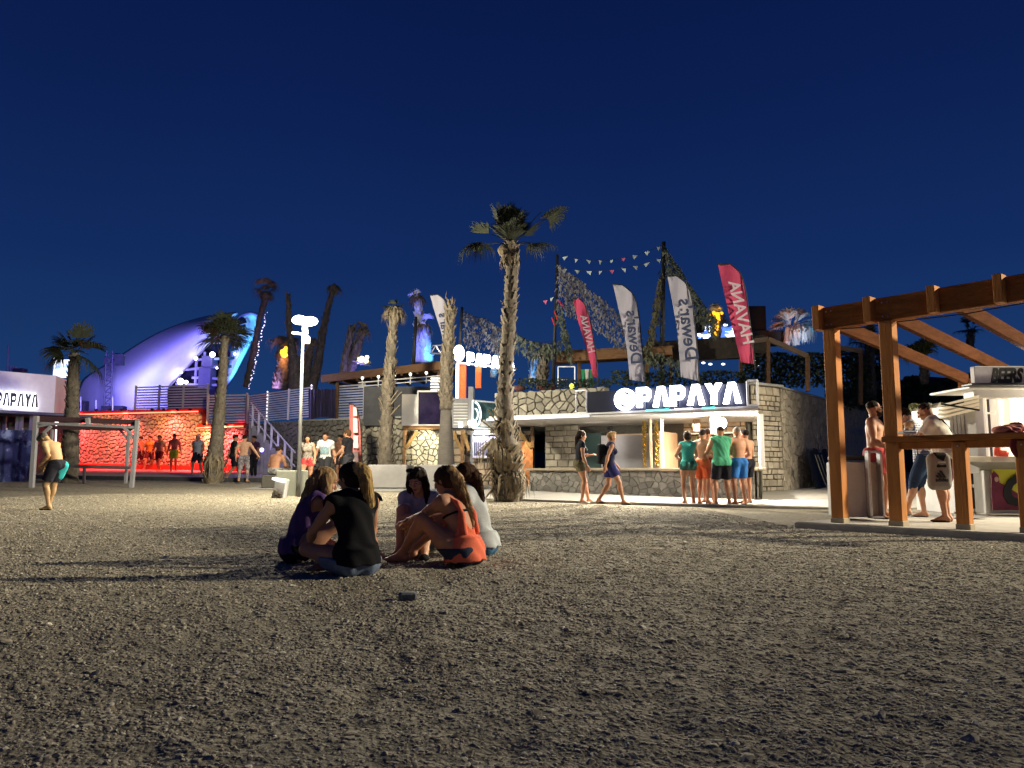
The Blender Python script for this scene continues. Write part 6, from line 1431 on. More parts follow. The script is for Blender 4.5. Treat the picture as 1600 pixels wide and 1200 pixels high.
# ================================================================ pergola and kiosk at the right
u_ = Vector((.64, -.768, 0)).normalized(); n_p = Vector((.768, .64, 0)).normalized()
PB = Vector((4.54, 10.8, 0)); DK = .08
def pp3(t, back, z): return PB+u_*t+n_p*back+Vector((0, 0, z))
deck = MB(); pcore(deck, [pp3(-.45, -.18, 0), pp3(6, -.18, 0), pp3(6, 12, 0), pp3(-.45, 12, 0)], -.12, DK); struct(deck.build('deck', M_pave))
kk_ = MB(); kk_.beam(pp3(-.5, -.26, .025), pp3(6, -.26, .025), .15, .12, bev=.02); struct(kk_.build('deck_kerb', M_kerb))
pg = thing('pergola', 'orange glazed timber pergola with open rafters over the kiosk terrace', 'pergola', pp3(1, 0, DK))
def vpost(px, ztop, w=.15, off=0, nm='post'):
    t = min(np.arange(-1, 5, .005), key=lambda t: abs(pp3(t, off, 0).x/pp3(t, off, 0).y-(px-800)/1200)); p = pp3(float(t), off, 0); M = Matrix((u_, n_p, Vector((0, 0, 1)))).transposed()
    b = MB(); b.bbox((p.x, p.y, (DK+.06+ztop)/2), (w, w, ztop-DK-.06), M, .008); po = b.build(nm, M_wood, pg)
    b = MB(); b.bbox((p.x, p.y, DK+.03), (w*1.12, w*1.12, .08), M, .01); b.build('foot', mat('post_foot', (.30, .25, .17), .7), po); return float(t)
BT0, BT1 = 2.80, 3.12
tA_ = vpost(1306, BT0, .17); tB_ = vpost(1396, BT0, .17); RZ = 1.24
tC_ = vpost(1498, RZ-.09, .15); tD_ = vpost(1597, RZ-.09, .15)
b = MB(); b.beam(pp3(tA_-.22, 0, (BT0+BT1)/2), pp3(2.95, 0, (BT0+BT1)/2), .10, BT1-BT0, bev=.008); b.build('front_beam', M_woodL, pg)
b = MB(); b.beam(pp3(tA_-.22, .075, BT0+.05), pp3(2.95, .075, BT0+.05), .045, .10, bev=.004); b.build('under_beam', M_woodL, pg)
for px in (1292, 1374, 1476, 1583):
    t = min(np.arange(-1, 5, .005), key=lambda t: abs(pp3(t, 0, 0).x/pp3(t, 0, 0).y-(px-800)/1200)); t = float(t)
    b = MB(); M = Matrix((u_, n_p, Vector((0, 0, 1)))).transposed(); p = pp3(t, -.10, 0); b.bbox((p.x, p.y, (BT0+BT1)/2+.005), (.10, .18, BT1-BT0+.03), M, .006); b.build('rafter_end', M_wood, pg)
for t in (tA_-.05, tA_+.75, tA_+1.6, tA_+2.5):
    b = MB(); b.beam(pp3(t, .10, BT1-.19), pp3(t, 5.0, 2.46), .08, .20, bev=.006); b.build('rafter', M_rafter, pg)
b = MB(); b.beam(pp3(-.2, 5.1, 2.38), pp3(3, 5.1, 2.38), .10, .2); b.build('rear_beam', M_woodL, pg)
b = MB(); b.beam(pp3(tB_-.12, 0, RZ-.035), pp3(2.8, 0, RZ-.035), .24, .075, bev=.01); b.build('rail_counter', M_woodL, pg)
b = MB(); b.beam(pp3(tB_+.02, 0, RZ-.12), pp3(2.8, 0, RZ-.12), .06, .09, bev=.006); b.build('rail_bearer', M_wood, pg)
for t in (tA_, tB_):
    for z in (BT0+.06, BT1-.07):
        for dx in (-.035, .035):
            b = MB(); p = pp3(t+dx, -.052, z); b.tube([p, p-n_p*.012], [.012, .010], 8); b.build('bolt', M_steel, pg)
for t in (tC_, tD_):
    b = MB(); p = pp3(t, -.078, RZ-.14); b.tube([p, p-n_p*.01], [.011, .009], 8); b.build('bolt', M_steel, pg)
cbl = MB(); cbl.tube([pp3(tA_+.05, .06, BT0+.0), pp3(tA_+.5, .09, BT0-.03), pp3(tB_, .10, BT0-.01), pp3(tB_+.9, .09, BT0-.04), pp3(2.7, .08, BT0)], .008, 6); cbl.build('cable', M_black, pg)
# steel framed bin
bn_ = thing('waste_bin', 'pale box bin with brushed steel frame between the two tall pergola posts', 'bin', wp(1340, 808, 11.3))
b = MB(); face_box(b, 1313, 1358, 722, 808, 11.35, .5, .01); b.build('box', M_white2, bn_)
b = MB(); face_box(b, 1313, 1358, 712, 719, 11.4, .45, .01); b.build('dark_lid', M_black, bn_)
b = MB(); face_box(b, 1358.5, 1379, 722, 808, 11.2, .38, .01); b.build('panel', mat('satin_steel_panel', (.36, .34, .31), .45, .1, 20, metal=.5), bn_)
b = MB()
for (x0, x1, y0, y1) in ((1358, 1361, 705, 809), (1376.5, 1379.5, 705, 809), (1358, 1379.5, 704, 707.5), (1358, 1379.5, 806, 810)): face_box(b, x0, x1, y0, y1, 11.08, .12, .004)
b.build('steel_frame', M_steel, bn_)
# kiosk
ki = thing('kiosk', 'white drinks kiosk with BEERS fascia and folded awning at the right edge', 'kiosk', wp(1560, 800, 12.5))
kd = 12.6
b = MB(); face_box(b, 1487, 1530, 634, 803, 13.0, 1.2); b.build('side_panel', M_white2, ki)
for k in range(7):
    b = MB(); face_box(b, 1489+k*6, 1493.8+k*6, 640, 800, 12.95, .05, .003); b.build('side_board', M_white2, ki)
b = MB(); face_box(b, 1518, 1523, 664, 795, 12.9, .05); b.build('dark_gap', M_black, ki)
for y in (712, 757): b = MB(); face_box(b, 1518, 1523.4, y, y+5, 12.88, .05, .003); b.build('hinge', M_white, ki)
b = MB(); face_box(b, 1530, 1548, 606, 740, 12.6, .3, .01); b.build('corner_pillar', M_white, ki)
b = MB(); face_box(b, 1524, 1780, 603, 607, 12.3, 1.2); face_box(b, 1530, 1780, 606, 622, 12.5, .3); b.build('header', M_white, ki)
b = MB(); face_box(b, 1533, 1780, 572, 601, 12.3, .12); b.build('fascia', mat('pale_fascia', (.38, .36, .36), .7), ki)
lettering('BEERS', .30, wp(1572, 587, 12.27), (1, 0, 0), (0, 0, 1), .008, M_black, ki, .012, .3, xs=.62)
lettering('WINES', .31, wp(1650, 587, 12.27), (1, 0, 0), (0, 0, 1), .008, M_black, ki, .014, .35) if False else None
b = MB(); face_box(b, 1528, 1780, 598, 602, 12.15, .3); b.build('dark_eave', M_dark, ki)
b = MB(); face_box(b, 1546, 1780, 620, 720, 14.2, .1); b.build('lit_interior_wall', glow('interior_cream', (1, .86, .66), 1.1), ki)  # bright interior put into the wall as emission
b = MB(); face_box(b, 1549, 1565, 622, 718, 12.75, .05); b.build('window_glass', mat('window_tint', (.10, .08, .10), .1), ki)
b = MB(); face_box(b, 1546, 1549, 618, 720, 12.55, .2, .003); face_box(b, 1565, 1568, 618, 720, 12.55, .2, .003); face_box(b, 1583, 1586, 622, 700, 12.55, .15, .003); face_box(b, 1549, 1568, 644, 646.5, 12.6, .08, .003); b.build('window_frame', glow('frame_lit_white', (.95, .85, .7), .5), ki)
b = MB(); face_box(b, 1568, 1780, 622, 700, 13.2, .05); b.build('pale_backboard', M_white, ki)
b = MB(); face_box(b, 1505, 1780, 713, 722, 11.9, .8, .01); b.build('counter_top', mat('grey_counter', (.4, .38, .33), .4), ki)
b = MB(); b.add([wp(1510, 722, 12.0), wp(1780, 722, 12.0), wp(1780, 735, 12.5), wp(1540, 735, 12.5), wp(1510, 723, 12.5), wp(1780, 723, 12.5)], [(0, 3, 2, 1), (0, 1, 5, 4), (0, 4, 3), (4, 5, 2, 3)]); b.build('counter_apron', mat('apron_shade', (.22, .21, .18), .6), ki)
b = MB(); face_box(b, 1537, 1780, 735, 803, 12.5, .3); b.build('front_panel', M_white2, ki)
ps = thing('poster', 'yellow and maroon poster with black curved lettering on the kiosk front', 'poster', wp(1580, 797, 12.46))
b = MB(); face_box(b, 1551, 1700, 733, 797, 12.44, .03, .002); b.build('sheet', mat('poster_yellow', (.55, .52, .05), .5, .1, 4), ps)
b = MB(); b.prism([(0, 0), (.55, 0), (.55, .18), (.30, .34), (.12, .45), (0, .42)], wp(1551, 797, 12.42), (1, 0, 0), (0, 0, 1), .01); b.prism([(0, .35), (.13, .35), (.12, .55), (.05, .62), (0, .55)], wp(1552, 797, 12.41), (1, 0, 0), (0, 0, 1), .012); b.build('maroon_shape', mat('poster_maroon', (.14, .02, .05), .5, .3, 6), ps)
lettering('Ca', .66, wp(1599, 768, 12.40), (1, 0, 0), (0, 0, 1), .004, M_black, ps, .03, .25)
b = MB(); b.prism([(math.cos(2*PI*k/12)*.035, math.sin(2*PI*k/12)*.04) for k in range(12)], wp(1557, 749, 12.39), (1, 0, 0), (0, 0, 1), .006); b.build('pale_spot', mat('poster_skin', (.5, .3, .25), .5), ps)
aw = thing('awning', 'half folded cream awning lit from below left of the kiosk', 'awning', wp(1495, 640, 12.5))
b = MB()
for k in range(4):
    y0 = 617+k*6; b.add([wp(1530, y0, 12.4), wp(1530, y0+5, 12.35), wp(1466, y0+19+k*.5, 12.9), wp(1466, y0+16+k*.5, 12.95), wp(1530, y0, 12.9), wp(1530, y0+5, 12.85), wp(1466, y0+19+k*.5, 13.3), wp(1466, y0+16+k*.5, 13.35)], [(0, 1, 2, 3), (7, 6, 5, 4), (0, 3, 7, 4), (1, 5, 6, 2), (0, 4, 5, 1), (3, 2, 6, 7)])
b.build('fabric_fold', mat('cream_awning', (.62, .55, .42), .7, .08, 4, emit=(1, .8, .5), es=.25), aw)  # the light from below is put into the cloth as emission
b = MB(); b.beam(wp(1470, 631, 12.6), wp(1531, 641, 12.3), .03, .03); b.build('arm', M_dark, aw)
b = MB(); b.add([wp(1424, 640, 14.5), wp(1470, 628, 14), wp(1470, 650, 14), wp(1440, 641, 14.5), wp(1424, 640, 14.6), wp(1470, 628, 14.1), wp(1470, 650, 14.1), wp(1440, 641, 14.6)], [(3, 2, 1, 0), (4, 5, 6, 7), (0, 1, 5, 4), (1, 2, 6, 5), (2, 3, 7, 6), (3, 0, 4, 7)]); b.build('parasol_flap', mat('cream_flap', (.45, .4, .32), .8), aw)
bt_ = thing('bar_table', 'small aluminium table frame with thin top beside the kiosk', 'table', wp(1515, 800, 11.6))
b = MB(); face_box(b, 1500, 1540, 696, 698.5, 11.5, .5, .004); b.build('table_top', M_alu, bt_)
b = MB(); face_box(b, 1505.5, 1508.5, 698, 806, 11.6, .04, .004); face_box(b, 1500, 1536, 808, 810, 11.5, .4, .004); b.build('leg', M_alu, bt_)
# clothes hanging over the rail
jk = thing('folded_jacket', 'pink and maroon jacket thrown over the pergola rail', 'jacket', wp(1578, 682, 9.2))
rp_ = wp(1576, 676, 9.18)
E_ = lambda c, r: (('ell', np.array(rp_)+V(*c), V(*r), np.eye(3)), .03)
prims_obj([E_((-.06, 0, .03), (.12, .12, .05)), E_((.05, 0, .04), (.13, .11, .055)), E_((.12, .03, .08), (.05, .06, .05))], .012, 'pink_cloth', cloth('dusty_pink', (.45, .16, .13)), jk, rip=(.012, 30, 2))
prims_obj([E_((.02, -.13, -.14), (.09, .03, .15)), E_((.05, -.13, -.2), (.06, .035, .14)), E_((0, -.10, -.02), (.10, .05, .05))], .012, 'maroon_cloth', cloth('maroon', (.16, .025, .03)), jk, rip=(.01, 30, 3))
for m_ob in [o for o in jk.children]: # meshes were built in world space
    for v in m_ob.data.vertices: v.co -= jk.location
cps = thing('food_tray', 'paper tray and cups standing on the pergola rail', 'tray', wp(1422, 674, 9.9))
b = MB(); face_box(b, 1415, 1437, 673, 678, 9.9, .16, .01); b.build('tray', M_white, cps)
b = MB(); b.tube([wp(1558, 690, 11.8), wp(1558, 712, 11.8)], [.05, .04], 10); b.tube([wp(1566, 704, 11.8), wp(1566, 713, 11.8)], [.10, .08], 10); tag(b.build('red_basket', mat('red_plastic', (.5, .05, .03), .4), None, True), 'red basket and cup on the kiosk counter', 'basket')
for o_, e, c in ((wp(1600, 640, 12.9), 45, (1, .85, .62)), (wp(1690, 650, 12.2), 60, (1, .85, .62))): lamp('POINT', 'kiosk_interior_light', o_, e, c, .15)
lamp('POINT', 'fascia_fill', wp(1590, 552, 11.4), 9, (1, .85, .8), .05)  # added point light that keeps the BEERS board readable
lamp('SPOT', 'kiosk_front_light', wp(1600, 640, 11.0), 40, (1, .80, .50), .08, wp(1540, 790, 11.3), 140, .9)
# lone brick on the gravel
bk = MB(); gx, gy = hx(640, 4.95), 4.95; bk.bbox((gx, gy, float(ground_detail(gx, gy))+.03), (.115, .07, .05), Mz(.2), .012); tag(bk.build('stone_block', mat('grey_block', (.13, .14, .15), .85, .2, 12, .3)), 'small grey block lying on the gravel below the seated women', 'block')
# ================================================================ people
SK1 = skin('tanned_skin', (.42, .21, .125)); SK2 = skin('fair_skin', (.50, .29, .19)); SK3 = skin('brown_skin', (.30, .145, .085))
H_brown = hairmat('brown', (.055, .028, .014)); H_dark = hairmat('dark', (.018, .011, .008)); H_blond = hairmat('blond', (.30, .18, .06), (.62, .42, .17)); H_lbrown = hairmat('light_brown', (.17, .095, .045), (.42, .27, .13))
H_ash = hairmat('dark_blond', (.09, .05, .025), (.20, .12, .06))
C = cloth
def gnd(px, d): g = G(hx(px, d), d); g.z = float(gz(g.x, g.y))+(float(ground_detail(g.x, g.y)) if d < 17 else .012); return g
HI = .0078
back_lock = lambda dx=0, L=.34, w=.055: ([(dx, -.07, .04), (dx*1.1, -.105, -.06), (dx*1.2, -.10, -.17), (dx*1.3, -.10, -.17-L*.55), (dx*1.3, -.095, -.05-L)], w*1.1, w*.6)
side_lock = lambda sx, L=.26, w=.034, f=.02: ([(sx*.07, .0, .03), (sx*.082, f, -.06), (sx*.078, f+.01, -.16), (sx*.07, f+.03, -.10-L)], w, w*.55)
# --- the five women seated on the gravel
# cross-legged: feet pulled under opposite knees
cross = dict(P=(0, 0, .125), footR=(-.13, .30, .085), footL=(.12, .38, .075), kneeR=(.55, .5, .6), kneeL=(-1, .25, .25), fdirR=(-1, .3, -.1), fdirL=(1, .3, -.1))
person('woman in a black tank top seated with her back to us, blond ponytail', gnd(560, 6.12), 30,
  dict(cross, fem=True, H=1.72, lean=8, lean2=17, tilt=-6, hyaw=26, hpitch=12, handL=(-.25, .42, .20), handR=(.16, .44, .18), elbL=(-.7, -.3, -.4), elbR=(.6, -.5, -.3)),
  SK1, [('tank', C('black_cotton', (.008, .008, .010)), dict(hem=-.03, flare=.178, arm=.08, d=.02, neck=.06, rip=(.007, 21, 1))), ('shorts', C('pale_denim', (.13, .17, .25)), dict(len=.42, top=.0, d=.02))],
  ('pony', H_dark, dict(locks=[([(0, -.085, .05), (.01, -.125, .03), (.02, -.125, -.06), (.015, -.12, -.15), (.02, -.12, -.23)], .045, .03)], strands=0)), HI, bw=1.0)
pw = [o for o in bpy.data.objects if o.name == 'person'][0]
# its ponytail is a lighter piece of its own
def add_hair(t, J, pts, ra, rb, m, nst=120, nm='ponytail'):
    c, M, s = J['Hc'], J['HM'], J['s']; Q = [c+M@V(*p)*s for p in pts]; pr = []
    for i in range(len(Q)-1): f0, f1 = i/(len(Q)-1), (i+1)/(len(Q)-1); pr.append((('cap', Q[i], Q[i+1], (ra+(rb-ra)*f0)*s, (ra+(rb-ra)*f1)*s), .03))
    prims_obj(pr, .007, nm, m, t, rip=(.0035, 110, 1.0, .12))
    mb = MB(); rr = random.Random(5)
    for _ in range(nst):
        a = rr.uniform(0, 2*PI); ph = rr.uniform(0, 6); off = rr.uniform(.9, 1.22); st = rr.uniform(0, .5); en = rr.uniform(.8, 1.12); out = []
        for kk in range(7):
            f = st+(en-st)*kk/6; x = min(f, .999)*(len(Q)-1); i = min(int(x), len(Q)-2); p = Vector(Q[i]).lerp(Vector(Q[i+1]), x-i); dd = Vector(Q[i+1]-Q[i]).normalized(); p += dd*max(0, f-1)*.3
            ex = dd.orthogonal().normalized(); ey = dd.cross(ex); r_ = (ra+(rb-ra)*min(f, 1))*off*s; b_ = a+.25*math.sin(ph+f*5); out.append(p+(ex*math.cos(b_)+ey*math.sin(b_))*r_)
        wv = rr.uniform(.0016, .003); mb.tube(out, [wv*.6, wv, wv, wv, wv, wv*.7, wv*.2], 3, False)
    me = bpy.data.meshes.new('strands'); me.from_pydata([tuple(v) for v in mb.v], [], mb.f); link('hair_strands', me, m, t, True)
J0 = skeleton(dict(cross, fem=True, H=1.72, lean=8, lean2=17, tilt=-6, hyaw=26, hpitch=12))
add_hair(pw, J0, [(.0, -.10, .055), (.015, -.145, .02), (.02, -.15, -.07), (.03, -.14, -.15), (.045, -.135, -.235)], .058, .036, H_blond)
q = dict(P=(0, 0, .125), footR=(.06, .62, .08), footL=(-.16, .42, .08), kneeR=(.5, 0, 1), kneeL=(-1, .3, .4), fem=True, H=1.72, lean=14, lean2=24, hyaw=-6, hpitch=22, handR=(.12, .58, .17), handL=(-.10, .60, .30), elbR=(.6, -.6, -.6), elbL=(-.5, -.6, -.5))
t_, J_ = person('woman in a dark purple top seated leftmost, hair hiding her face', gnd(468, 7.0), -66, q, SK1,
  [('tank', C('purple_cotton', (.085, .045, .15)), dict(hem=-.04, flare=.172, arm=.12, d=.02, neck=.075, rip=(.007, 22, 3))), ('shorts', C('black_shorts', (.012, .012, .018)), dict(len=.35, top=.04, d=.016))],
  ('long', H_lbrown, dict(locks=[back_lock(0, .12, .05), side_lock(1, .20, .045, .03), side_lock(-1, .2, .04, .03)])), HI)
add_hair(t_, J_, [(.06, -.01, .04), (.08, .03, -.06), (.085, .05, -.16), (.08, .09, -.30), (.075, .10, -.40)], .045, .022, H_lbrown, 110, 'hair_lock')
add_hair(t_, J_, [(.02, -.07, .05), (.04, -.09, -.05), (.05, -.08, -.15), (.06, -.04, -.27)], .06, .035, H_lbrown, 110, 'hair_lock')
q = dict(P=(0, 0, .125), footR=(.10, .52, .08), footL=(-.16, .60, .08), kneeR=(.15, 0, 1), kneeL=(-.1, 0, 1), fem=True, H=1.72, lean=14, lean2=24, hyaw=-8, hpitch=20, hside=5, handR=(-.10, .50, .36), handL=(.02, .52, .33), elbR=(.9, -.3, -.3), elbL=(-.9, -.3, -.3), curlR=.7, curlL=.7)
t_, J_ = person('dark haired woman facing us in a pale grey t-shirt, hugging her knees', gnd(664, 7.8), 172, q, SK2,
  [('tee', C('pale_blue_grey', (.36, .38, .48)), dict(hem=-.03, sleeve=.55, d=.020, neck=.075)), ('shorts', C('white_print_shorts', (.4, .4, .45)), dict(len=.4, top=.05)), ('shoes', C('black_shoes', (.015, .015, .018)), {})],
  ('long', H_dark, dict(locks=[side_lock(1, .18, .040, .015), side_lock(-1, .18, .040, .015), back_lock(0, .14, .055)])), .0070, face_detail=True)
add_hair(t_, J_, [(-.065, -.01, .06), (-.088, .015, -.04), (-.082, .03, -.14), (-.07, .06, -.28)], .032, .022, H_dark, 80, 'hair_lock')
add_hair(t_, J_, [(.065, -.01, .06), (.088, .015, -.04), (.082, .03, -.14), (.07, .06, -.26)], .032, .022, H_dark, 80, 'hair_lock')
sun_ = [(('cap', J_['Hc']+J_['HM']@V(x-.02, .045, .125)*J_['s'], J_['Hc']+J_['HM']@V(x+.02, .05, .125)*J_['s'], .019, .019), .004) for x in (-.034, .034)]
prims_obj(sun_, .006, 'sunglasses', M_black, t_)
wr = J_['wrR']; prims_obj([(('cyl', wr-nrm(J_['wrR']-J_['elR'])*.02, wr+nrm(J_['wrR']-J_['elR'])*.01, .031, .031), .004)], .006, 'wristwatch', mat('watch_metal', (.3, .25, .18), .3, metal=.8), t_)
q = dict(P=(0, 0, .125), footR=(.06, .62, .08), footL=(-.16, .55, .08), kneeR=(.3, 0, 1), kneeL=(-.4, 0, 1), fem=True, H=1.72, lean=12, lean2=24, tilt=4, hyaw=2, hpitch=18, handR=(.06, .54, .38), handL=(-.02, .60, .34), elbR=(.8, -.4, -.3), elbL=(-.8, -.3, -.3))
def straps(J, g):
    s, M2, M1, M0 = J['s'], J['M2'], J['M1'], J['M0']; N, P, Cc = J['N'], J['P'], J['C']; out = []
    for sd in (1, -1):
        pts = [N-M2[:, 2]*.03*s+M2[:, 0]*.095*s*sd+M2[:, 1]*.04*s, N-M2[:, 2]*.01*s+M2[:, 0]*.095*s*sd-M2[:, 1]*.03*s, N-M2[:, 2]*.10*s+M2[:, 0]*.085*s*sd-M2[:, 1]*.100*s, Cc-M2[:, 2]*.02*s+M2[:, 0]*.085*s*sd-M2[:, 1]*.108*s, J['W']-M1[:, 1]*.095*s+M1[:, 0]*.09*s*sd]
        out += [(('cap', pts[i], pts[i+1], .013*s+.004*i*s, .014*s+.004*i*s), .02) for i in range(4)]
    return out
def bra(J, g):
    s, M2, Cc = J['s'], J['M2'], J['C']; pr = []
    n = 22; r = [(math.cos(2*PI*k/n)*.143*s, math.sin(2*PI*k/n)*.110*s) for k in range(n+1)]
    return [(('cap', Cc+M2[:, 0]*r[k][0]+M2[:, 1]*r[k][1]+M2[:, 2]*.02*s, Cc+M2[:, 0]*r[k+1][0]+M2[:, 1]*r[k+1][1]+M2[:, 2]*.02*s, .011*s, .011*s), .004) for k in range(n)]
def lowback(J, g):
    return infl(g['torso'][:3], .016)
t_, J_ = person('woman in a loose coral top with bare back and long light brown hair', gnd(727, 6.75), 58, q, SK1,
  [('prims', C('coral_jersey', (.72, .16, .09)), dict(name='coral_straps'), straps), ('prims', C('black_band', (.012, .012, .014)), dict(name='bra_band'), bra), ('shorts', C('dark_denim', (.03, .04, .07)), dict(len=.45, top=.03))], 
  ('long', H_brown, {}), HI)
# the coral cloth itself: low scooped back
g_ = body_prims(J_); s_ = J_['s']; P_, Wp_, M0_, M1_, M2_ = J_['P'], J_['W'], J_['M0'], J_['M1'], J_['M2']
prims_obj(infl(g_['torso'][:3], .024)+[(('cyl', P_-M0_[:, 2]*.09, P_+M0_[:, 2]*.10, .182, .145), .05)], .0085, 'coral_top', C('coral_jersey', (.72, .16, .09)), t_, cuts=[(('ell', J_['C']-M2_[:, 1]*.11+M2_[:, 2]*.06, V(.085, .12, .22), M2_), .01), (('ell', J_['C']+M2_[:, 2]*.10, V(.3, .3, .11), M2_), .01), (('ell', J_['C']+M2_[:, 0]*.15+M2_[:, 2]*.02, V(.06, .1, .17), M2_), .01), (('ell', J_['C']-M2_[:, 0]*.15+M2_[:, 2]*.02, V(.06, .1, .17), M2_), .01)], planes=[(P_-M0_[:, 2]*.085, -M0_[:, 2])], rip=(.007, 24, 2.0))
add_hair(t_, J_, [(-.0, -.075, .06), (.01, -.115, -.02), (.03, -.125, -.13), (.05, -.125, -.27), (.07, -.12, -.42), (.08, -.12, -.50)], .062, .022, H_lbrown, 190, 'long_hair')
q = dict(P=(0, 0, .125), footR=(.06, .62, .08), footL=(-.12, .55, .08), kneeR=(.3, 0, 1), kneeL=(-.5, 0, 1), fem=True, H=1.74, lean=10, lean2=18, hyaw=10, hpitch=14, handR=(.06, .54, .36), handL=(-.02, .56, .38), elbR=(.8, -.4, -.3), elbL=(-.8, -.3, -.3))
t_, J_ = person('woman in a white t-shirt and blue denim shorts, behind the coral top', gnd(752, 7.5), 74, q, SK1,
  [('tee', C('white_cotton', (.42, .45, .47)), dict(hem=-.04, flare=.178, sleeve=.5, d=.024, neck=.07, rip=(.008, 21, 2))), ('shorts', C('mid_denim', (.05, .13, .24)), dict(len=.5, top=.05, d=.02))],
  ('long', H_brown, dict(locks=[back_lock(0, .1, .05)])), HI)
add_hair(t_, J_, [(0, -.08, .05), (-.01, -.115, -.04), (-.03, -.12, -.14), (-.06, -.125, -.25)], .055, .03, H_brown, 110, 'hair_lock')

# --- standing and walking people
def stand(label, px, d, face, H, top, bottom, hair, sk=SK1, fem=False, pose=None, bw=1.0, shoes=True, h=.013, group=None, belly=0.0, z=None, extra=(), fdt=False):
    q = dict(fem=fem, H=H, P=(0, 0, .935)); 
    if pose: q.update(pose)
    loc = gnd(px, d)
    if z is not None: loc.z = z
    wear = []
    if top: wear.append(top)
    if bottom: wear.append(bottom)
    if shoes: wear.append(('shoes', shoes if shoes is not True else C('dark_sandals', (.03, .025, .02)), dict(flat=True)))
    wear += list(extra)
    return person(label, loc, face, q, sk, wear, hair, h, group, face_detail=fdt, bw=bw, belly=belly)
walkA = dict(footR=(.07, .28, .085), footL=(-.07, -.26, .11), handR=(.27, -.16, .84), handL=(-.25, .22, .88), elbR=(.3, -1, 0), elbL=(-.3, -1, 0), P=(0, 0, .90))
walkB = dict(footR=(.07, -.24, .11), footL=(-.07, .26, .085), handR=(.26, .20, .88), handL=(-.25, -.15, .84), elbR=(.3, -1, 0), elbL=(-.3, -1, 0), P=(0, 0, .90))
armsfront = dict(handR=(.14, .34, 1.08), handL=(-.14, .34, 1.08), elbR=(.8, -.6, -.6), elbL=(-.8, -.6, -.6))
H_short = ('short', H_dark); H_crop = ('crop', H_dark); H_sb = ('short', H_brown)
# group at the bar counter
bg = 'friends standing at the bar counter'
stand('woman with bun in teal tank top and dark green shorts at the bar', 1076, 17.6, 8, 1.68, ('tank', C('teal_cotton', (.05, .33, .30)), dict(hem=-.06, arm=.09)), ('shorts', C('bottle_green', (.02, .06, .055)), dict(len=.28)), ('bun', H_dark), SK1, True, dict(armsfront, footR=(.11, .02, .08), footL=(-.12, -.04, .08)), group=bg)
stand('bare chested man in orange red shorts between teal and green tops', 1098, 17.95, -40, 1.74, None, ('shorts', C('orange_red', (.50, .09, .035)), dict(len=.8, flare=2.2)), H_short, SK1, False, armsfront, group=bg)
stand('slim bare backed person in dark red shorts, partly hidden at the bar', 1107, 18.5, -10, 1.78, None, ('shorts', C('dark_red', (.16, .03, .03)), dict(len=.6)), H_sb, SK1, False, armsfront, group=bg)
stand('broad man in green sleeveless shirt and black shorts, centre of the bar group', 1128, 17.4, 4, 1.80, ('tank', C('green_vest', (.07, .32, .19)), dict(hem=-.10, arm=.10, d=.022, neck=.06)), ('shorts', C('black_board', (.012, .012, .018)), dict(len=.85, flare=2.4)), ('crop', H_dark), SK1, False, dict(armsfront, footR=(.14, 0, .08), footL=(-.14, .02, .08)), bw=1.10, group=bg)
stand('bare backed man in bright blue swim shorts at the bar', 1155, 17.5, 14, 1.79, None, ('shorts', C('bright_blue', (.03, .14, .42)), dict(len=.78, flare=2.3)), ('crop', hairmat('grey', (.2, .18, .16))), SK1, False, dict(handR=(.20, .22, 1.0), handL=(-.30, .10, .95), footR=(.13, .02, .08), footL=(-.14, -.06, .08), elbL=(-1, -.4, 0)), bw=1.08, group=bg)
stand('bare backed man in black shorts at the right end of the bar group', 1168, 18.1, 30, 1.74, None, ('shorts', C('black_board', (.012, .012, .018)), dict(len=.75, flare=2.0)), H_short, SK1, False, dict(handR=(.16, .30, 1.05), footR=(.16, .10, .08)), group=bg)
# two walkers before the bar
stand('long haired woman in dark top and olive shorts walking right past the bar', 906, 17.9, -82, 1.70, ('tee', C('charcoal_top', (.02, .022, .03)), dict(hem=.01, sleeve=.25)), ('shorts', C('olive', (.11, .10, .06)), dict(len=.4, flare=1.8)), ('long', H_dark, dict(locks=[back_lock(0, .22, .05)])), SK1, True, dict(footR=(.08, .02, .08), footL=(-.08, .22, .09), handR=(.20, .12, .86), handL=(-.10, .34, 1.12), elbR=(.4, -1, 0), hyaw=-10), shoes=C('white_trainers', (.6, .58, .55)))
t_, J_ = stand('walker with black backpack in navy dress striding right past the bar', 953, 17.5, -86, 1.70, ('tank', C('navy_dress', (.012, .014, .04)), dict(hem=-.06, arm=.09)), ('shorts', C('navy_skirt', (.018, .02, .10)), dict(len=.6, flare=2.4)), ('short', H_lbrown), SK3, True, dict(walkA, hyaw=0))
M_bag = C('black_backpack', (.008, .009, .013))
prims_obj([(('box', J_['C']-J_['M2'][:, 1]*.21-V(0, 0, .06), V(.14, .09, .23), J_['M2'], .06), 0)], .014, 'backpack', M_bag, t_)
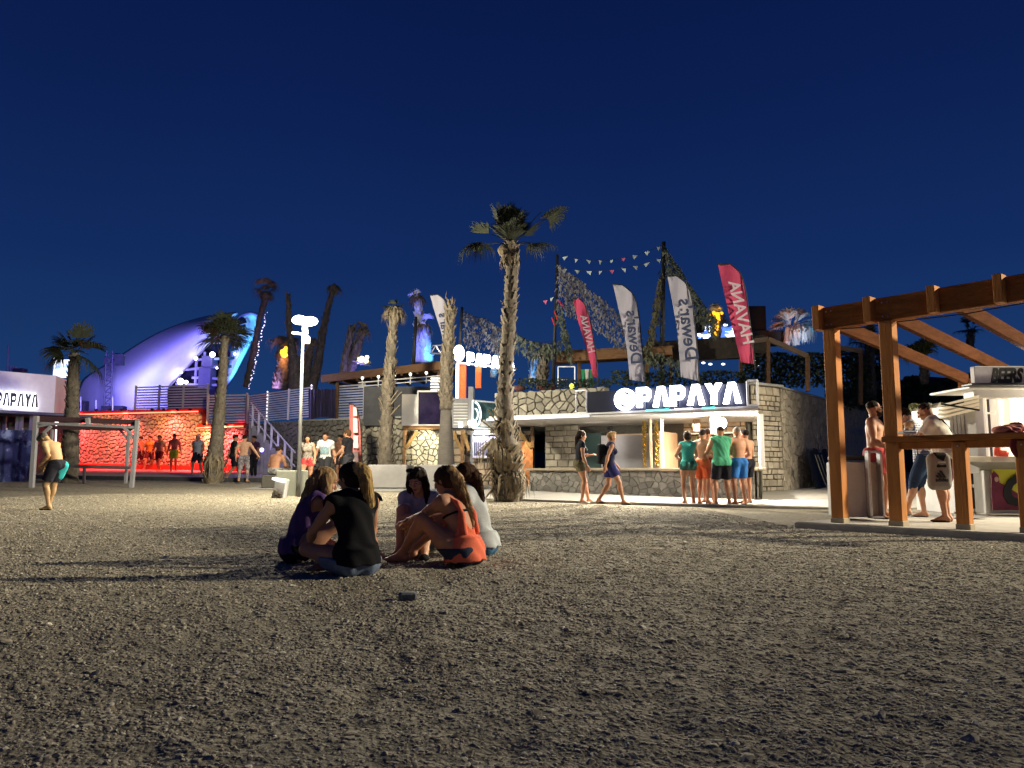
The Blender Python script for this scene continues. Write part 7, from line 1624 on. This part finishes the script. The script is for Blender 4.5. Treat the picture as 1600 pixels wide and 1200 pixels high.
# middle of the picture, before the stone wall
stand('long haired woman in patterned top and red shorts left of the white t-shirt', 480, 22.8, 182, 1.70, ('tank', mat('cloth_pattern', (.06, .07, .05), .9, .2, 26, col2=(.5, .42, .36)), dict(hem=-.02)), ('shorts', C('pink_red', (.42, .05, .05)), dict(len=.4)), ('long', H_dark, dict(locks=[side_lock(1, .16), side_lock(-1, .16), back_lock(0, .15)])), SK1, True, dict(walkA, hyaw=4))
t_, J_ = stand('man in white t-shirt with square blue print and dark shorts', 508, 24.0, 178, 1.78, ('tee', C('bright_white', (.62, .66, .66)), dict(hem=-.05, sleeve=.62, d=.02)), ('shorts', C('dark_grey_shorts', (.03, .03, .035)), dict(len=.8, flare=2.2)), H_short, SK1, False, dict(walkB))
c_ = J_['C']; mb = MB(); mb.add([tuple(c_+V(x, .138 if abs(x) < .09 else .125, z)) for z in (-.19, .06) for x in (-.12, -.04, .04, .12)]+[tuple(c_+V(x, .05, z)) for z in (-.19, .06) for x in (-.12, -.04, .04, .12)], [(0, 4, 5, 1), (1, 5, 6, 2), (2, 6, 7, 3), (8, 9, 13, 12), (9, 10, 14, 13), (10, 11, 15, 14), (0, 8, 12, 4), (3, 7, 15, 11)])
me = bpy.data.meshes.new('shirt_print'); me.from_pydata(mb.v, [], mb.f); link('shirt_print', me, mat('print_blue', (.12, .22, .28), .9, .4, 30, col2=(.35, .5, .55)), t_)
stand('man in black t-shirt seen from the side before the pink banner', 544, 23.6, 76, 1.82, ('tee', C('black_tee', (.010, .010, .014)), dict(hem=-.04, sleeve=.55, d=.018)), ('shorts', C('dark_grey_shorts', (.03, .03, .035)), dict(len=.8)), ('long', H_brown), SK1, False, dict(handR=(.16, .32, .92), handL=(-.16, .30, .95)))
stand('shirtless man far behind the man in black', 532, 27.5, 150, 1.70, None, ('shorts', C('dark_grey_shorts', (.03, .03, .035)), dict(len=.7)), H_short, SK3, h=.018)
# the red lit promenade
redg = 'people walking before the red lit wall'
stand('person in orange vest, left of a pair before the red wall', 233, 38.0, 172, 1.74, ('tank', C('orange_vest', (.5, .17, .04)), dict(hem=-.08)), ('shorts', C('dark_maroon', (.06, .012, .02)), dict(len=.8)), H_short, SK3, pose=walkA, h=.022, group=redg, z=.80)
stand('person in grey t-shirt and maroon shorts, right of a pair before the red wall', 248, 37.0, 176, 1.80, ('tee', C('mid_grey_tee', (.2, .18, .18)), dict(hem=-.06, sleeve=.5)), ('shorts', C('dark_maroon', (.06, .012, .02)), dict(len=.8)), H_short, SK3, pose=walkB, h=.022, group=redg, z=.74)
stand('shirtless man in lime green shorts before the red wall', 271, 36.0, 180, 1.82, None, ('shorts', C('lime', (.22, .60, .04)), dict(len=.72, flare=2)), H_short, SK3, pose=dict(handR=(.30, 0, .85), handL=(-.30, 0, .85)), h=.022, group=redg, z=.70)
stand('man in grey vest and cap walking just left of the bushy palm', 308, 32.6, 176, 1.82, ('tank', C('grey_vest', (.30, .32, .34)), dict(hem=-.06)), ('shorts', C('black_board', (.012, .012, .018)), dict(len=.85)), ('crop', C('white_cap', (.5, .45, .45))), SK3, pose=walkA, h=.02, group=redg, bw=1.05)
stand('dim figure at the left end of the red wall group, half behind the frame', 219, 38.6, 90, 1.75, None, ('shorts', C('dark_maroon', (.06, .012, .02)), dict(len=.8)), H_short, SK3, pose=walkB, h=.024, group=redg, z=.80)
stand('man with bare pale back in patterned trousers walking away right of the bushy palm', 380, 27.3, 4, 1.74, None, ('jeans', mat('cloth_camo', (.06, .05, .07), .9, .3, 18, col2=(.42, .38, .42)), dict(len=.95, top=.04)), ('short', H_dark), SK2, pose=dict(walkA, handR=(.46, .12, .92), handL=(-.26, 0, .84)), h=.016)
stand('dark figure in black clothes just left of the bare backed walker', 364, 29.0, -60, 1.76, ('tee', C('black_tee', (.010, .010, .014)), {}), ('shorts', C('black_board', (.012, .012, .018)), dict(len=.9)), H_short, SK3, pose=walkB, h=.02)
stand('lone dim figure standing deep in shade by the stairs', 397, 30.5, 150, 1.70, ('tee', C('plum_tee', (.05, .02, .05)), {}), ('jeans', C('black_jeans', (.012, .012, .018)), {}), H_short, SK3, h=.02)
# seated broad man
q = dict(P=(0, 0, .50), footR=(.14, .40, .08), footL=(-.14, .40, .08), kneeR=(.4, .6, 1), kneeL=(-.4, .6, 1), H=1.82, lean=14, lean2=26, handR=(.22, .40, .62), handL=(-.22, .40, .62), hyaw=-20, hpitch=8)
person('broad bare backed man sitting on the low block left of the concrete box', gnd(428, 24.2), -18, q, SK3, [('shorts', mat('cloth_bw_camo', (.012, .012, .014), .9, .2, 14, col2=(.35, .35, .34)), dict(len=.9))], H_short, .015, bw=1.15)
b = MB(); p = gnd(428, 24.25); b.bbox((p.x, p.y, p.z+.19), (.6, .5, .40), None, .02); tag(b.build('seat_block', M_mortar), 'low dark block under the seated broad man', 'block')
# bending man at the left
q = dict(P=(0, -.12, .92), lean=14, lean2=34, tilt=6, side=0, hpitch=62, hyaw=10, handR=(.10, .30, .80), handL=(-.17, .07, .93), footR=(.12, .10, .08), footL=(-.13, -.12, .08), kneeR=(.2, 1, 0), kneeL=(-.2, 1, 0), H=1.74, elbR=(.5, -1, .2), elbL=(-.3, -1, .1))
person('shirtless man with bowed head in teal and black swim shorts at the left', gnd(80, 16.0), 78, q, skin('olive_skin', (.44, .28, .14)), [('shorts', C('teal_black_shorts', (.02, .02, .03)), dict(len=.80, flare=2.0, top=.08)), ('shoes', C('black_sandals', (.01, .01, .01)), dict(flat=True))], ('short', hairmat('grey_brown', (.10, .09, .08))), .010, bw=1.06)
t_ = [o for o in bpy.data.objects if o.get('label', '').startswith('shirtless man with bowed')][0]
J_ = skeleton(q); s_ = J_['s']
prims_obj([(('cap', J_['hipR']-V(-.02, .06, .02), J_['hipR']*.45+J_['knR']*.55-V(-.02, .035, 0), .104, .092), .03)], .012, 'teal_panel', C('teal_panel', (.04, .40, .44)), t_, rip=(.003, 30, 1))
# --- people at the pergola
rgt = 'people eating at the pergola rail'
BRD = .10
t_, J_ = stand('bearded shirtless man in red shorts leaning at the tall pergola post', 1369, 11.75, -128, 1.80, None, ('shorts', C('brick_red', (.35, .05, .05)), dict(len=.7, flare=1.8)), ('crop', H_dark), SK1, False, dict(handR=(.20, .26, .98), handL=(-.14, .32, 1.06), lean=0, hpitch=0, hyaw=30, elbL=(-1, -.5, -.3), footL=(-.12, .05, .08)), bw=1.12, h=.0095, group=rgt, z=DK+.002, fdt=True)
c, M, s_ = J_['Hc'], J_['HM'], J_['s']; T_ = lambda x, y, z: c+M@V(x, y, z)*s_
prims_obj([(('ell', T_(0, .040, -.075), V(.060, .064, .050), M), .02), (('cap', T_(-.06, .02, -.04), T_(-.03, .078, -.085), .016, .016), .02), (('cap', T_(.06, .02, -.04), T_(.03, .078, -.085), .016, .016), .02), (('cap', T_(-.025, .096, -.042), T_(.025, .096, -.042), .006, .006), .01)], .006, 'beard', H_dark, t_, cuts=[(('ell', T_(0, .108, -.056), V(.022, .02, .012), M), .005), (('ell', T_(0, .06, .02), V(.07, .06, .065), M), .005)], rip=(.002, 120, 1))
lean_rail = dict(P=(0, -.05, .93), lean=14, lean2=24, hpitch=28, handR=(.16, .44, 1.14), handL=(-.10, .46, 1.16), elbR=(.7, -.8, -.8), elbL=(-.7, -.8, -.8))
t_, J_ = stand('man in plaid shirt and knee length jeans eating behind the white t-shirt', 1440, 11.95, 60, 1.76, ('tee', mat('cloth_plaid', (.12, .15, .25), .9, .5, 16, col2=(.6, .62, .66)), dict(hem=-.12, sleeve=.75, d=.026, loose=True)), ('jeans', C('blue_jeans', (.02, .04, .09)), dict(len=.95, shin=.25)), H_short, SK2, False, dict(lean_rail, footL=(-.10, .22, .08)), h=.0095, group=rgt, z=DK+.002, shoes=C('grey_trainers', (.2, .19, .19)))
# plaid: real check pattern in the material
m_ = bpy.data.materials['cloth_plaid']; N_ = m_.node_tree.nodes; L_ = m_.node_tree.links; bs = N_['Principled BSDF']
tc_ = N_.new('ShaderNodeTexCoord'); acc = None
for ax, sc_ in (('X', 17), ('Z', 17)):
    w_ = N_.new('ShaderNodeTexWave'); w_.bands_direction = ax; w_.inputs['Scale'].default_value = sc_/2; w_.inputs['Distortion'].default_value = .4; L_.new(tc_.outputs['Object'], w_.inputs[0])
    r_ = N_.new('ShaderNodeValToRGB'); r_.color_ramp.elements[0].position = .45; r_.color_ramp.elements[1].position = .55; L_.new(w_.outputs[0], r_.inputs[0])
    r_.color_ramp.elements[0].color = (.12, .16, .28, 1); r_.color_ramp.elements[1].color = (.9, .9, .9, 1)
    if acc is None: acc = r_
    else: mx = N_.new('ShaderNodeMix'); mx.data_type = 'RGBA'; mx.blend_type = 'MULTIPLY'; mx.inputs[0].default_value = .7; L_.new(acc.outputs[0], mx.inputs[6]); L_.new(r_.outputs[0], mx.inputs[7]); L_.new(mx.outputs[2], bs.inputs['Base Color'])
t_, J_ = stand('heavy man in white t-shirt with shoulder strap eating at the pergola rail', 1475, 10.95, 52, 1.76, ('tee', C('cream_white_tee', (.62, .58, .50)), dict(hem=-.09, sleeve=.66, d=.026, loose=True)), ('shorts', C('maroon_shorts', (.09, .025, .035)), dict(len=.85, flare=2.2)), ('crop', H_dark), SK1, False, dict(lean_rail), bw=1.16, belly=.03, h=.009, group=rgt, z=DK+.002)
M2_, s_ = J_['M2'], J_['s']
sp_pts = [J_['shL']+M2_[:, 2]*.07-M2_[:, 0]*-.04, J_['shL']*.6+J_['C']*.4-M2_[:, 1]*.135+M2_[:, 2]*.05, J_['C']-M2_[:, 1]*.15, J_['W']-J_['M1'][:, 1]*.15+J_['M1'][:, 0]*.10, J_['P']+V(.19, -.10, .02)]
prims_obj([(('cap', sp_pts[i], sp_pts[i+1], .011, .011), .004) for i in range(4)], .007, 'shoulder_strap', M_black, t_)
# sports bag hanging at his side (a thing of its own)
bgp = wp(1467, 734, 10.45); bag = thing('sports_bag', 'grey and black sports bag with three stripe mark hanging behind the rail', 'bag', bgp)
prims_obj([(('box', V(0, 0, -.03), V(.155, .07, .24), np.eye(3), .07), .03), (('box', V(0, 0, .13), V(.12, .07, .10), np.eye(3), .06), .04)], .010, 'body', C('grey_nylon', (.20, .19, .175)), bag, rip=(.004, 22, 1))
prims_obj([(('box', V(0, -.010, .12), V(.10, .07, .115), np.eye(3), .05), .02)], .008, 'black_top_pocket', C('black_nylon', (.012, .012, .014)), bag)
b = MB()
for k in range(3):
    x = -.075+k*.045; hgt = .035+.03*k; b.prism([(x+.0, 0), (x+.036, 0), (x+.036-hgt*.62, hgt*1.0), (x-hgt*.62, hgt*1.0)], bgp+Vector((.0, -.079, -.105)), (1, 0, 0), (0, 0, 1), .004)
b.build('stripes', M_black, bag)
lettering('adidas', .072, bgp+Vector((-.01, -.080, -.135)), (1, 0, 0), (0, 0, 1), .002, M_black, bag, .0015)
b = MB(); b.bbox(bgp+Vector((0, -.083, .10)), (.10, .006, .02), None, .002); b.build('label_patch', mat('patch_grey', (.4, .4, .4), .7), bag)
fr = MB(); 
prims_obj([(('ell', V(0, 0, 0), V(.06, .05, .05), np.eye(3)), .01), (('ell', V(.04, 0, .02), V(.05, .04, .04), np.eye(3)), .01)], .01, 'wrap', mat('paper_food', (.5, .38, .22), .8), thing('food_wrap', 'paper wrapped food held by the man in plaid', 'food', wp(1419, 664, 10.6)))
